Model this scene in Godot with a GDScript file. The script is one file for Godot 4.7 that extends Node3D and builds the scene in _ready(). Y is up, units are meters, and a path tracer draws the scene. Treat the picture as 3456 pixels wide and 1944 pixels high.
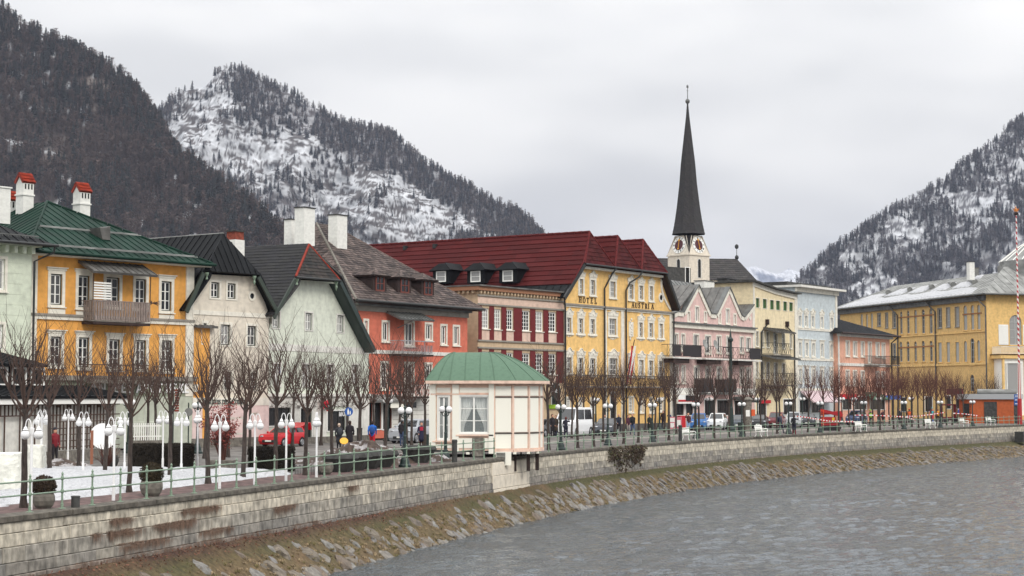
extends Node3D
# A riverside promenade in a small alpine town, late winter, overcast. Metres, y up, the promenade at y = 0, the river at y = -3.25.

const WATER := -3.25
const FOOT := -1.66        # foot of the quay wall

var M := {}
var T := {}
var used := {}
var cache := {}
var rng := RandomNumberGenerator.new()


class G:                   # collects triangles; corners are given counter-clockwise seen from outside
	var v := PackedVector3Array()
	var n := PackedVector3Array()
	var c := PackedColorArray()
	var col := Color(1, 1, 1)
	var xf := Transform3D.IDENTITY

	func put(a: Vector3, m: Vector3) -> void:
		v.append(xf * a)
		n.append((xf.basis * m).normalized())
		c.append(col)

	func tri(a: Vector3, b: Vector3, d: Vector3) -> void:
		var m := (b - a).cross(d - a)
		if m.length_squared() < 1e-14:
			return
		m = m.normalized()
		put(a, m); put(d, m); put(b, m)

	func quad(a: Vector3, b: Vector3, d: Vector3, e: Vector3) -> void:
		tri(a, b, d)
		tri(a, d, e)

	func sq(a: Vector3, b: Vector3, d: Vector3, e: Vector3, na: Vector3, nb: Vector3, nd: Vector3, ne: Vector3) -> void:
		put(a, na); put(d, nd); put(b, nb)
		put(a, na); put(e, ne); put(d, nd)

	func box(l: Vector3, h: Vector3) -> void:
		var p := [Vector3(l.x, l.y, l.z), Vector3(h.x, l.y, l.z), Vector3(h.x, h.y, l.z), Vector3(l.x, h.y, l.z), Vector3(l.x, l.y, h.z), Vector3(h.x, l.y, h.z), Vector3(h.x, h.y, h.z), Vector3(l.x, h.y, h.z)]
		for f in [[4, 5, 6, 7], [1, 0, 3, 2], [5, 1, 2, 6], [0, 4, 7, 3], [7, 6, 2, 3], [0, 1, 5, 4]]:
			quad(p[f[0]], p[f[1]], p[f[2]], p[f[3]])

	func cbox(at: Vector3, s: Vector3) -> void:
		box(at - s / 2, at + s / 2)

	func bar(a: Vector3, b: Vector3, w: float, h: float, up := Vector3.UP) -> void:   # a square bar from a to b
		var z := (b - a).normalized()
		var x := up.cross(z).normalized()
		var y := z.cross(x)
		var q := []
		for e in [a, b]:
			for s in [[-1, -1], [1, -1], [1, 1], [-1, 1]]:
				q.append(e + x * w * 0.5 * s[0] + y * h * 0.5 * s[1])
		for i in 4:
			var j := (i + 1) % 4
			quad(q[i], q[j], q[4 + j], q[4 + i])
		quad(q[3], q[2], q[1], q[0])
		quad(q[4], q[5], q[6], q[7])

	func tube(pts: Array, rad: Array, sides := 6, caps := true) -> void:
		var rings := []
		var dirs := []
		var ref := Vector3.ZERO
		for i in pts.size():
			var t: Vector3 = (pts[mini(i + 1, pts.size() - 1)] - pts[maxi(i - 1, 0)]).normalized()
			if ref == Vector3.ZERO:
				ref = t.cross(Vector3.RIGHT if absf(t.x) < 0.8 else Vector3.FORWARD).normalized()
			ref = (ref - t * ref.dot(t)).normalized()
			var o := t.cross(ref)
			var r := []
			var d := []
			for k in sides:
				var a := TAU * k / sides
				var w: Vector3 = ref * cos(a) + o * sin(a)
				r.append(pts[i] + w * rad[i])
				d.append(w)
			rings.append(r)
			dirs.append(d)
		for i in pts.size() - 1:
			for k in sides:
				var j := (k + 1) % sides
				sq(rings[i][k], rings[i][j], rings[i + 1][j], rings[i + 1][k], dirs[i][k], dirs[i][j], dirs[i + 1][j], dirs[i + 1][k])
		if caps:
			for k in range(1, sides - 1):
				tri(rings[0][0], rings[0][k + 1], rings[0][k])
				tri(rings[-1][0], rings[-1][k], rings[-1][k + 1])

	func lathe(prof: Array, seg := 12, at := Vector3.ZERO) -> void:        # prof: Vector2(radius, height) from the bottom up
		for i in prof.size() - 1:
			var p: Vector2 = prof[i]
			var q: Vector2 = prof[i + 1]
			var s := (q - p)
			var m := Vector2(s.y, -s.x).normalized()
			for k in seg:
				var a := TAU * k / seg
				var b := TAU * (k + 1) / seg
				var ca := Vector3(cos(a), 0, -sin(a))
				var cb := Vector3(cos(b), 0, -sin(b))
				var na := ca * m.x + Vector3.UP * m.y
				var nb := cb * m.x + Vector3.UP * m.y
				sq(at + ca * p.x + Vector3.UP * p.y, at + cb * p.x + Vector3.UP * p.y, at + cb * q.x + Vector3.UP * q.y, at + ca * q.x + Vector3.UP * q.y, na, nb, nb, na)

	func ball(at: Vector3, r: Vector3, seg := 12, rings := 8) -> void:
		for i in rings:
			var t0 := PI * i / rings - PI / 2
			var t1 := PI * (i + 1) / rings - PI / 2
			for k in seg:
				var a := TAU * k / seg
				var b := TAU * (k + 1) / seg
				var q := []
				for e in [[a, t0], [b, t0], [b, t1], [a, t1]]:
					q.append(Vector3(cos(e[1]) * cos(e[0]), sin(e[1]), -cos(e[1]) * sin(e[0])))
				sq(at + q[0] * r, at + q[1] * r, at + q[2] * r, at + q[3] * r, (q[0] / r).normalized(), (q[1] / r).normalized(), (q[2] / r).normalized(), (q[3] / r).normalized())

	func poly(p: PackedVector2Array, z: float, flip := false) -> void:     # a flat face in the xy plane facing +z
		var t := Geometry2D.triangulate_polygon(p)
		for i in range(0, t.size(), 3):
			var a := p[t[i]]
			var b := p[t[i + 1]]
			var d := p[t[i + 2]]
			if ((b - a).cross(d - a) < 0) != flip:
				var s := b
				b = d
				d = s
			tri(Vector3(a.x, a.y, z), Vector3(b.x, b.y, z), Vector3(d.x, d.y, z))

	func prism(p: PackedVector2Array, z0: float, z1: float, front := true, back := true) -> void:   # p counter-clockwise
		if Geometry2D.is_polygon_clockwise(p):
			p.reverse()
		# Godot calls a y-down polygon clockwise; make the order counter-clockwise for y up
		var area := 0.0
		for i in p.size():
			area += p[i].cross(p[(i + 1) % p.size()])
		if area < 0:
			p.reverse()
		for i in p.size():
			var a := p[i]
			var b := p[(i + 1) % p.size()]
			quad(Vector3(a.x, a.y, z1), Vector3(a.x, a.y, z0), Vector3(b.x, b.y, z0), Vector3(b.x, b.y, z1))
		if front:
			poly(p, z1)
		if back:
			poly(p, z0, true)

	func mesh() -> ArrayMesh:
		var m := ArrayMesh.new()
		if v.is_empty():
			return m
		var a := []
		a.resize(Mesh.ARRAY_MAX)
		a[Mesh.ARRAY_VERTEX] = v
		a[Mesh.ARRAY_NORMAL] = n
		a[Mesh.ARRAY_COLOR] = c
		m.add_surface_from_arrays(Mesh.PRIMITIVE_TRIANGLES, a)
		return m


func numbered(called: String) -> String:
	used[called] = used.get(called, -1) + 1
	return called if used[called] == 0 else "%s_%03d" % [called, used[called]]

func tag(o: Node, label := "", category := "", group := "", kind := "") -> Node:
	if label: o.set_meta("label", label)
	if category: o.set_meta("category", category)
	if group: o.set_meta("group", group)
	if kind: o.set_meta("kind", kind)
	return o

func part(called: String, g, mat, parent: Node, kind := "") -> MeshInstance3D:    # g: a G or a Mesh
	var o := MeshInstance3D.new()
	o.name = called
	o.mesh = g.mesh() if g is G else g
	o.material_override = M[mat] if mat is String else mat
	if kind: o.set_meta("kind", kind)
	parent.add_child(o, true)
	return o

func solo(called: String, g, mat, label: String, category: String, group := "", at := Vector3.ZERO) -> MeshInstance3D:
	var o := part(numbered(called), g, mat, self)
	o.position = at
	tag(o, label, category, group)
	return o

func setting(called: String, g, mat, label := "") -> MeshInstance3D:
	var o := part(numbered(called), g, mat, self)
	tag(o, label, "", "", "structure")
	return o

func thing(called: String, label: String, category: String, at := Vector3.ZERO, turn := 0.0, group := "") -> Node3D:
	var o := Node3D.new()
	o.name = numbered(called)
	add_child(o)
	o.position = at
	o.rotation.y = turn
	tag(o, label, category, group)
	return o

func again(src: Node3D, label: String, at: Vector3, turn := 0.0, scl := Vector3.ONE) -> Node3D:      # a copy with its parts
	var o: Node3D = src.duplicate()
	o.name = numbered(src.name.rstrip("0123456789").rstrip("_"))
	add_child(o)
	o.position = at
	o.rotation.y = turn
	o.scale = scl
	o.set_meta("label", label)
	return o

func scatter(called: String, mesh: Mesh, mat, xfs: Array, cols: Array, parent: Node) -> MultiMeshInstance3D:
	var mm := MultiMesh.new()
	mm.transform_format = MultiMesh.TRANSFORM_3D
	mm.use_colors = true
	mm.mesh = mesh
	mm.instance_count = xfs.size()
	for i in xfs.size():
		mm.set_instance_transform(i, xfs[i])
		mm.set_instance_color(i, cols[i])
	var o := MultiMeshInstance3D.new()
	o.name = numbered(called) if parent == self else called
	o.multimesh = mm
	o.material_override = M[mat]
	o.set_meta("kind", "stuff")
	parent.add_child(o, true)
	return o

func rnd(a: float, b: float) -> float:
	return rng.randf_range(a, b)

func tone(c: Color, amount: float) -> Color:
	var k := 1.0 + rnd(-amount, amount)
	return Color(c.r * k, c.g * k, c.b * k)

# ---------------------------------------------------------------- textures and materials

func noise_image(size: int, freq: float, lo: float, hi: float, oct := 4, seed_ := 1, power := 1.0, kind := FastNoiseLite.TYPE_SIMPLEX_SMOOTH, ridged := false) -> Image:
	var f := FastNoiseLite.new()
	f.seed = seed_
	f.noise_type = kind
	f.frequency = freq
	f.fractal_type = FastNoiseLite.FRACTAL_RIDGED if ridged else FastNoiseLite.FRACTAL_FBM
	f.fractal_octaves = oct
	var im := f.get_seamless_image(size, size)
	var b := im.get_data()
	for i in b.size():
		b[i] = mini(255, int(255.0 * lerpf(lo, hi, pow(b[i] / 255.0, power))))
	return Image.create_from_data(size, size, false, Image.FORMAT_L8, b)

func squeezed(im: Image, w: int, h: int, tiles := 1) -> Image:       # stretches the pattern along one axis: the picture is shrunk across it and tiled
	im.resize(w, h, Image.INTERPOLATE_BILINEAR)
	return im

func tex(im: Image) -> ImageTexture:
	return ImageTexture.create_from_image(im)

func make_textures() -> void:
	T.plaster = tex(noise_image(512, 0.02, 0.9, 1.04, 5, 3))
	T.grime = tex(noise_image(512, 0.008, 0.5, 1.0, 5, 7, 0.8))
	T.grain = tex(noise_image(512, 0.08, 0.0, 1.0, 4, 9))
	T.cloth = tex(noise_image(256, 0.03, 0.75, 1.0, 4, 17))
	# vertical runs: the pattern is fine across and long down
	var s := noise_image(1024, 0.014, 0.42, 1.08, 5, 11, 0.6)
	T.streak = tex(squeezed(s, 192, 1024))
	T.runs = tex(squeezed(noise_image(1024, 0.012, 0.82, 1.06, 5, 15, 0.45), 192, 1024))
	var w := noise_image(1024, 0.016, 0.0, 1.0, 6, 21)
	T.water = tex(w)
	T.stain = tex(noise_image(512, 0.01, 0.68, 1.0, 5, 27, 0.6))
	T.rock = tex(noise_image(512, 0.012, 0.45, 1.0, 6, 31, 0.9, FastNoiseLite.TYPE_SIMPLEX_SMOOTH, true))
	T.snow = tex(noise_image(512, 0.006, 0.0, 1.0, 5, 41))

func mk(called: String, c: Color, rough := 0.85, t = null, sc = 0.3, bump = null, bump_cm := 0.0, o := {}) -> StandardMaterial3D:
	var m := StandardMaterial3D.new()
	m.resource_name = called
	m.albedo_color = c
	m.roughness = rough
	m.vertex_color_use_as_albedo = true
	if t:
		m.albedo_texture = t
	if bump:
		m.heightmap_enabled = true
		m.heightmap_texture = bump
		m.heightmap_scale = bump_cm
	if t or bump:
		m.uv1_triplanar = true
		m.uv1_world_triplanar = true
		m.uv1_scale = sc if sc is Vector3 else Vector3.ONE * sc
	for k in o:
		m.set(k, o[k])
	M[called] = m
	return m

func rgb(r: int, g: int, b: int) -> Color:
	return Color(r / 255.0, g / 255.0, b / 255.0)

func lin(r: int, g: int, b: int) -> Color:         # a vertex colour from sRGB bytes
	return rgb(r, g, b).srgb_to_linear()

func make_materials() -> void:
	var S: ImageTexture = T.plaster
	var X: ImageTexture = T.grain
	for a in [["orange", 240, 168, 74], ["mint", 222, 228, 211], ["mint_pale", 213, 222, 200], ["cream", 228, 218, 200], ["salmon", 222, 114, 88], ["beige", 208, 180, 145], ["oxblood", 118, 30, 33],
			["rosebeige", 224, 192, 172], ["hotel_yellow", 248, 200, 118], ["trim", 236, 231, 216], ["pink", 230, 192, 184], ["vanilla", 240, 222, 180], ["sky_blue", 200, 211, 215], ["peach", 232, 170, 142],
			["ochre", 228, 186, 114], ["ochre_warm", 240, 196, 118], ["plaster_white", 228, 226, 218], ["apricot_trim", 240, 205, 184], ["grey_trim", 150, 144, 134], ["pink_plinth", 232, 205, 200],
			["sage", 190, 196, 178], ["church", 228, 217, 198], ["orange_render", 196, 92, 44]]:
		mk(a[0], muted(rgb(a[1], a[2], a[3]), 0.12), 0.92, S, 0.22, X, 0.4, {"detail_enabled": true, "detail_albedo": T.runs, "detail_blend_mode": BaseMaterial3D.BLEND_MODE_MUL, "detail_uv_layer": BaseMaterial3D.DETAIL_UV_2, "uv2_triplanar": true, "uv2_world_triplanar": true, "uv2_scale": Vector3(0.16, 0.06, 0.16)})
	mk("white_paint", rgb(238, 238, 233), 0.5)
	mk("panel_white", rgb(240, 238, 226), 0.6)
	mk("dark_frame", rgb(52, 62, 54), 0.6)
	mk("grey_frame", rgb(122, 124, 122), 0.6)
	mk("shutter_green", rgb(60, 98, 52), 0.7)
	mk("shutter_grey", rgb(176, 178, 176), 0.7)
	mk("pane", rgb(28, 30, 34), 0.08, null, 0.3, null, 0.0, {"metallic_specular": 0.45})
	mk("pane_dim", rgb(74, 74, 74), 0.1, null, 0.3, null, 0.0, {"metallic_specular": 0.5})
	mk("pane_pale", rgb(150, 150, 148), 0.12, null, 0.3, null, 0.0, {"metallic_specular": 0.6})
	mk("clear_glass", Color(0.9, 0.95, 0.95, 0.12), 0.03, null, 0.3, null, 0.0, {"transparency": BaseMaterial3D.TRANSPARENCY_ALPHA})
	mk("shop_dark", rgb(30, 28, 28), 0.25)
	mk("inside", rgb(78, 66, 58), 0.9)
	mk("green_metal", rgb(27, 62, 50), 0.6, T.grime, 0.12, null, 0.0, {"metallic_specular": 0.25})
	mk("verdigris", rgb(92, 117, 99), 0.75, T.runs, 0.3, null, 0.0, {"metallic_specular": 0.25})
	mk("black_metal", rgb(30, 32, 35), 0.6, T.grime, 0.15, null, 0.0, {"metallic_specular": 0.25})
	mk("grey_metal", rgb(120, 122, 120), 0.5, T.grime, 0.2)
	mk("pale_metal", rgb(172, 173, 170), 0.6, T.grime, 0.12, null, 0.0, {"metallic_specular": 0.25})
	mk("rusty_metal", rgb(118, 116, 112), 0.6, T.grime, 0.3)
	mk("shingle", Color(1, 1, 1), 0.85, T.grime, 0.6, X, 1.0)
	mk("clay_tile", Color(1, 1, 1), 0.8, T.cloth, 1.0, null, 0.0, {"metallic_specular": 0.2})
	mk("dark_iron", rgb(38, 40, 40), 0.55)
	mk("lamp_green", rgb(32, 48, 45), 0.45)
	mk("rail_green", rgb(142, 164, 142), 0.5, T.cloth, 2.0)
	mk("lamp_white", rgb(238, 238, 238), 0.35)
	mk("globe", rgb(240, 240, 240), 0.25, null, 0.3, null, 0.0, {"backlight_enabled": true, "backlight": Color(0.5, 0.5, 0.5)})
	mk("weathered", rgb(168, 152, 144), 0.85, T.grime, Vector3(3, 0.5, 3))
	mk("old_wood", rgb(104, 78, 66), 0.85, T.grime, Vector3(3, 0.5, 3))
	mk("dark_wood", rgb(62, 44, 40), 0.8, T.grime, 0.6)
	mk("brick_red", rgb(164, 82, 62), 0.9, T.grime, 1.0)
	mk("chimney_white", rgb(232, 232, 226), 0.85, S, 0.3)
	mk("red_tile", rgb(176, 62, 40), 0.7, T.grime, 1.2)
	mk("bark", rgb(92, 81, 75), 0.95, T.grime, Vector3(3, 0.8, 3), X, 1.5)
	mk("twig", rgb(80, 63, 56), 0.95)
	mk("twig_red", rgb(94, 60, 52), 0.95)
	mk("concrete", rgb(146, 140, 130), 0.9, T.grime, 0.8, X, 0.6)
	mk("concrete_dark", rgb(84, 84, 82), 0.9, T.grime, 0.5, X, 0.6)
	mk("cap_stone", Color(1, 1, 1), 0.9, T.grime, 0.7, X, 1.0)
	mk("wall_stone", Color(1, 1, 1), 0.92, T.streak, Vector3(0.24, 0.09, 0.24), X, 0.8, {"detail_enabled": true, "detail_albedo": T.stain, "detail_blend_mode": BaseMaterial3D.BLEND_MODE_MUL, "detail_uv_layer": BaseMaterial3D.DETAIL_UV_2, "uv2_triplanar": true, "uv2_world_triplanar": true, "uv2_scale": Vector3(0.35, 0.5, 0.35)})
	mk("mortar", rgb(112, 104, 96), 0.95, T.grime, 0.8)
	mk("boulder", Color(1, 1, 1), 0.85, T.rock, 0.35, X, 2.0)
	mk("soil", Color(1, 1, 1), 0.98, T.grime, 0.9, X, 4.0)
	mk("blade", Color(1, 1, 1), 0.9)
	mk("ground", rgb(132, 128, 124), 0.9, T.grime, 0.12)
	mk("asphalt", rgb(122, 116, 112), 0.9, T.grime, 0.15, X, 0.4)
	mk("paving", rgb(162, 156, 148), 0.9, T.grime, 0.25, X, 0.4)
	mk("paver", Color(1, 1, 1), 0.9, T.grime, 0.5, X, 0.5)
	mk("snow", rgb(192, 193, 196), 0.85, T.plaster, 0.6, T.snow, 22.0)
	mk("dirty_snow", Color(1, 1, 1), 0.8, T.grime, 0.7, T.grain, 4.0)
	mk("river", rgb(42, 53, 60), 0.05, null, Vector3(0.3, 0.3, 0.3), T.water, 10.0, {"metallic_specular": 0.6})
	mk("hill", Color(1, 1, 1), 0.95, T.grime, 0.012)
	mk("conifer", Color(1, 1, 1), 0.95)
	mk("rubber", rgb(28, 28, 30), 0.8)
	mk("chrome", rgb(180, 182, 186), 0.3, null, 0.3, null, 0.0, {"metallic": 0.6})
	mk("car_glass", rgb(24, 28, 32), 0.06, null, 0.3, null, 0.0, {"metallic_specular": 0.7})
	mk("skinned", Color(1, 1, 1), 0.85)
	mk("print", Color(1, 1, 1), 0.6)
	mk("hedge", Color(1, 1, 1), 0.9)
	mk("tarp", rgb(222, 222, 212), 0.6, null, 0.4, T.snow, 8.0)
	mk("curtain", rgb(238, 238, 234), 0.9, null, 0.3, null, 0.0, {"backlight_enabled": true, "backlight": Color(0.4, 0.4, 0.4)})
	mk("balcony_black", rgb(40, 36, 38), 0.7)
	mk("sign_blue", rgb(30, 84, 160), 0.5)
	mk("cloth_red", rgb(186, 28, 40), 0.8)

func muted(c: Color, k: float) -> Color:
	var l := c.r * 0.3 + c.g * 0.59 + c.b * 0.11
	return c.lerp(Color(l, l, l), k)

func sky_and_light() -> void:
	var w := 1024
	var h := 512
	var im := Image.create(w, h, false, Image.FORMAT_RGBF)
	var f := FastNoiseLite.new()
	f.seed = 5
	f.frequency = 1.0
	f.fractal_octaves = 5
	for j in h:
		var el := PI / 2 - PI * (j + 0.5) / h
		var s := sin(el)
		for i in w:
			if el < -0.06:
				im.set_pixel(i, j, Color(0.22, 0.22, 0.22))
				continue
			var az := TAU * (i + 0.5) / w
			var d := Vector3(cos(az) * cos(el), s, sin(az) * cos(el))
			# layered cloud: long flat banks low down, softer and larger overhead
			var k := 1.0 / (0.12 + maxf(s, 0.0))
			var a := f.get_noise_3d(d.x * k * 0.75, 3.0, d.z * k * 0.75)
			var b := f.get_noise_3d(d.x * 5.0, s * 26.0, d.z * 5.0 + 9.0)
			var t := clampf(0.5 + 0.9 * a + 0.75 * b, 0.0, 1.0)
			var lum := 0.64 * (1.0 + 2.7 * maxf(s, 0.0))
			var c := Color(0.975, 0.985, 1.0).lerp(Color(1.02, 1.015, 1.005), t) * (lum * lerpf(0.88, 1.10, t))
			im.set_pixel(i, j, c)
	var m := PanoramaSkyMaterial.new()
	m.panorama = ImageTexture.create_from_image(im)
	var sky := Sky.new()
	sky.sky_material = m
	var e := Environment.new()
	e.background_mode = Environment.BG_SKY
	e.sky = sky
	e.tonemap_mode = Environment.TONE_MAPPER_LINEAR
	e.tonemap_exposure = 0.97
	e.sdfgi_enabled = true
	e.ssao_enabled = true
	e.ssil_enabled = true
	e.fog_enabled = true
	e.fog_density = 0.00006
	e.fog_light_color = Color(0.86, 0.9, 1.0)
	var we := WorldEnvironment.new()
	we.name = "world_environment"
	we.environment = e
	add_child(we)
	var sun := DirectionalLight3D.new()
	sun.name = "overcast_sun"
	sun.light_energy = 0.5
	sun.light_angular_distance = 18.0
	sun.light_color = Color(1.0, 0.97, 0.93)
	sun.shadow_enabled = true
	add_child(sun)
	sun.look_at_from_position(Vector3(40, 60, 30), Vector3(0, 0, -30))

func camera() -> void:
	var c := Camera3D.new()
	c.name = "camera"
	c.fov = rad_to_deg(2.0 * atan(972.0 / 5800.0))
	c.near = 0.5
	c.far = 30000.0
	add_child(c)
	c.position = Vector3(0, 3.35, 0)
	c.rotation.x = atan(363.0 / 5800.0)
	c.current = true

# ---------------------------------------------------------------- the quay line (depth d in front of the camera is -z)

func quay_x(d: float) -> float:
	var e := clampf(d, 38.0, 205.0)
	var t := (e - 120.0) / 70.0
	var x := (((-2.78434562 * t + 1.86286075) * t + 12.68425273) * t + 30.9430345) * t + 9.28901919
	return x + (d - e) * quay_slope(e)

func quay_slope(d: float) -> float:
	var t := (clampf(d, 38.0, 205.0) - 120.0) / 70.0
	return (((-11.13738248 * t + 5.58858225) * t + 25.36850546) * t + 30.9430345) / 70.0

func quay(d: float, off := 0.0, y := 0.0) -> Vector3:      # off > 0 towards the river
	var s := quay_slope(d)
	var l := sqrt(s * s + 1.0)
	return Vector3(quay_x(d) + off / l, y, -(d - off * s / l))

func quay_turn(d: float) -> float:                          # turn that lays local +x along the quay, away from the camera, +z towards the river
	return atan2(1.0, quay_slope(d))

func quay_steps(d0: float, d1: float, step: float) -> Array:
	var a := [d0]
	var d := d0
	while d < d1:
		var s := quay_slope(d)
		d += step / sqrt(s * s + 1.0)
		a.append(d)
	return a

func strip(g: G, ds: Array, o0: float, y0: float, o1: float, y1: float) -> void:   # o0 inland of o1
	for i in ds.size() - 1:
		g.quad(quay(ds[i], o0, y0), quay(ds[i], o1, y1), quay(ds[i + 1], o1, y1), quay(ds[i + 1], o0, y0))

func bank_width(d: float) -> float:
	return 2.1 + 0.35 * smoothstep(75.0, 55.0, d) + 2.3 * smoothstep(125.0, 195.0, d)

func lawn(d: float, t: float) -> Vector3:                   # the bank from the wall foot (t = 0) to below the water (t = 1)
	var y := lerpf(FOOT - 0.15 * smoothstep(140.0, 200.0, d), WATER - 0.35, pow(t, 1.15))
	return quay(d, 0.36 + bank_width(d) * 1.12 * t, y)

func build_ground() -> void:
	var ds := quay_steps(-60.0, 420.0, 4.0)
	var g := G.new()
	# one sheet inland of the quay out to the mountains
	for i in ds.size() - 1:
		var a := quay(ds[i], -0.3, -0.12)
		var b := quay(ds[i + 1], -0.3, -0.12)
		g.quad(Vector3(-4000, -0.12, a.z), a, b, Vector3(-4000, -0.12, b.z))
	var e := quay(ds[-1], -0.3, -0.12)
	g.quad(Vector3(-4000, -0.12, e.z), e, Vector3(5000, -0.12, -3500), Vector3(-4000, -0.12, -6000))
	g.tri(Vector3(5000, -0.12, -3500), Vector3(5000, -0.12, -6000), Vector3(-4000, -0.12, -6000))
	setting("ground", g, "ground", "grey asphalt street and yards behind the riverside promenade")
	# the raised promenade along the river with its kerb towards the street
	g = G.new()
	var dp := quay_steps(20.0, 260.0, 2.5)
	strip(g, dp, -11.5, 0.0, -0.3, 0.0)
	setting("promenade", g, "asphalt", "worn brown grey asphalt promenade behind the green railing")
	g = G.new()
	strip(g, dp, -11.75, 0.0, -11.5, 0.004)
	strip(g, dp, -11.75, -0.12, -11.75, 0.0)
	setting("kerb", g, "concrete", "pale kerb between the promenade and the street")
	# a paler band of pavement on the street side of the trees
	g = G.new()
	strip(g, quay_steps(85.0, 230.0, 2.5), -8.6, 0.006, -5.6, 0.006)
	setting("pavement", g, "paving", "pale paving band between the two rows of trees")
	# brown clinker pavers just behind the wall
	g = G.new()
	strip(g, dp.slice(0, 30), -2.5, 0.004, -0.42, 0.004)
	var edge := part("clinker_path", g, "concrete_dark", self)
	tag(edge, "reddish brown clinker paving strip behind the quay wall", "", "", "structure")
	g = G.new()
	for d in quay_steps(40.0, 86.0, 0.42):
		for k in 5:
			g.col = tone(lin(122, 96, 92), 0.22)
			var o := -2.5 + 0.41 * k
			g.quad(quay(d, o, 0.008), quay(d, o + 0.40, 0.008), quay(d + 0.38, o + 0.40, 0.008), quay(d + 0.38, o, 0.008))
	part("paver", g, "paver", edge, "stuff")

func build_river() -> void:
	var g := G.new()
	var f := FastNoiseLite.new()
	f.seed = 4
	f.frequency = 0.5
	f.fractal_octaves = 3
	f.fractal_gain = 0.6
	var wave := func(x: float, z: float) -> Vector3:
		var k := f.get_noise_2d(x * 2.0 + z * 0.4, z * 3.0 - x * 0.3)
		var big := f.get_noise_2d(x * 0.22 + 90.0, z * 0.3)
		return Vector3(x, WATER + 0.08 * k * (1.0 + 1.1 * big) + 0.03 * big, z)
	# a ruffled sheet in the reach before the promenade, the flat river all round it
	var xs := []
	for i in 330: xs.append(-14.0 + i * 0.33)
	var zs := []
	var z := 48.0
	while z < 215.0:
		zs.append(z)
		z += lerpf(0.26, 0.75, (z - 48.0) / 167.0)
	var old := []
	for a in zs:
		var row := []
		for x in xs:
			row.append(wave.call(x + (a - 48.0) * 0.05, -a))
		if old:
			for i in xs.size() - 1:
				var q := [old[i], old[i + 1], row[i + 1], row[i]]
				if q[1].x < quay_x(-q[1].z) + 0.8: continue
				g.quad(q[0], q[1], q[2], q[3])
		old = row
	g.quad(Vector3(-200, WATER - 0.06, 80), Vector3(900, WATER - 0.06, 80), Vector3(900, WATER - 0.06, -48), Vector3(-13, WATER - 0.06, -48))
	g.quad(Vector3(92.5, WATER - 0.02, -48), Vector3(900, WATER - 0.02, -48), Vector3(900, WATER - 0.02, -215), Vector3(101, WATER - 0.02, -215))
	g.quad(Vector3(55, WATER - 0.02, -215), Vector3(900, WATER - 0.02, -215), Vector3(900, WATER - 0.02, -420), Vector3(200, WATER - 0.02, -420))
	setting("river", g, "river", "grey green river ruffled by small ripples")

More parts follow.
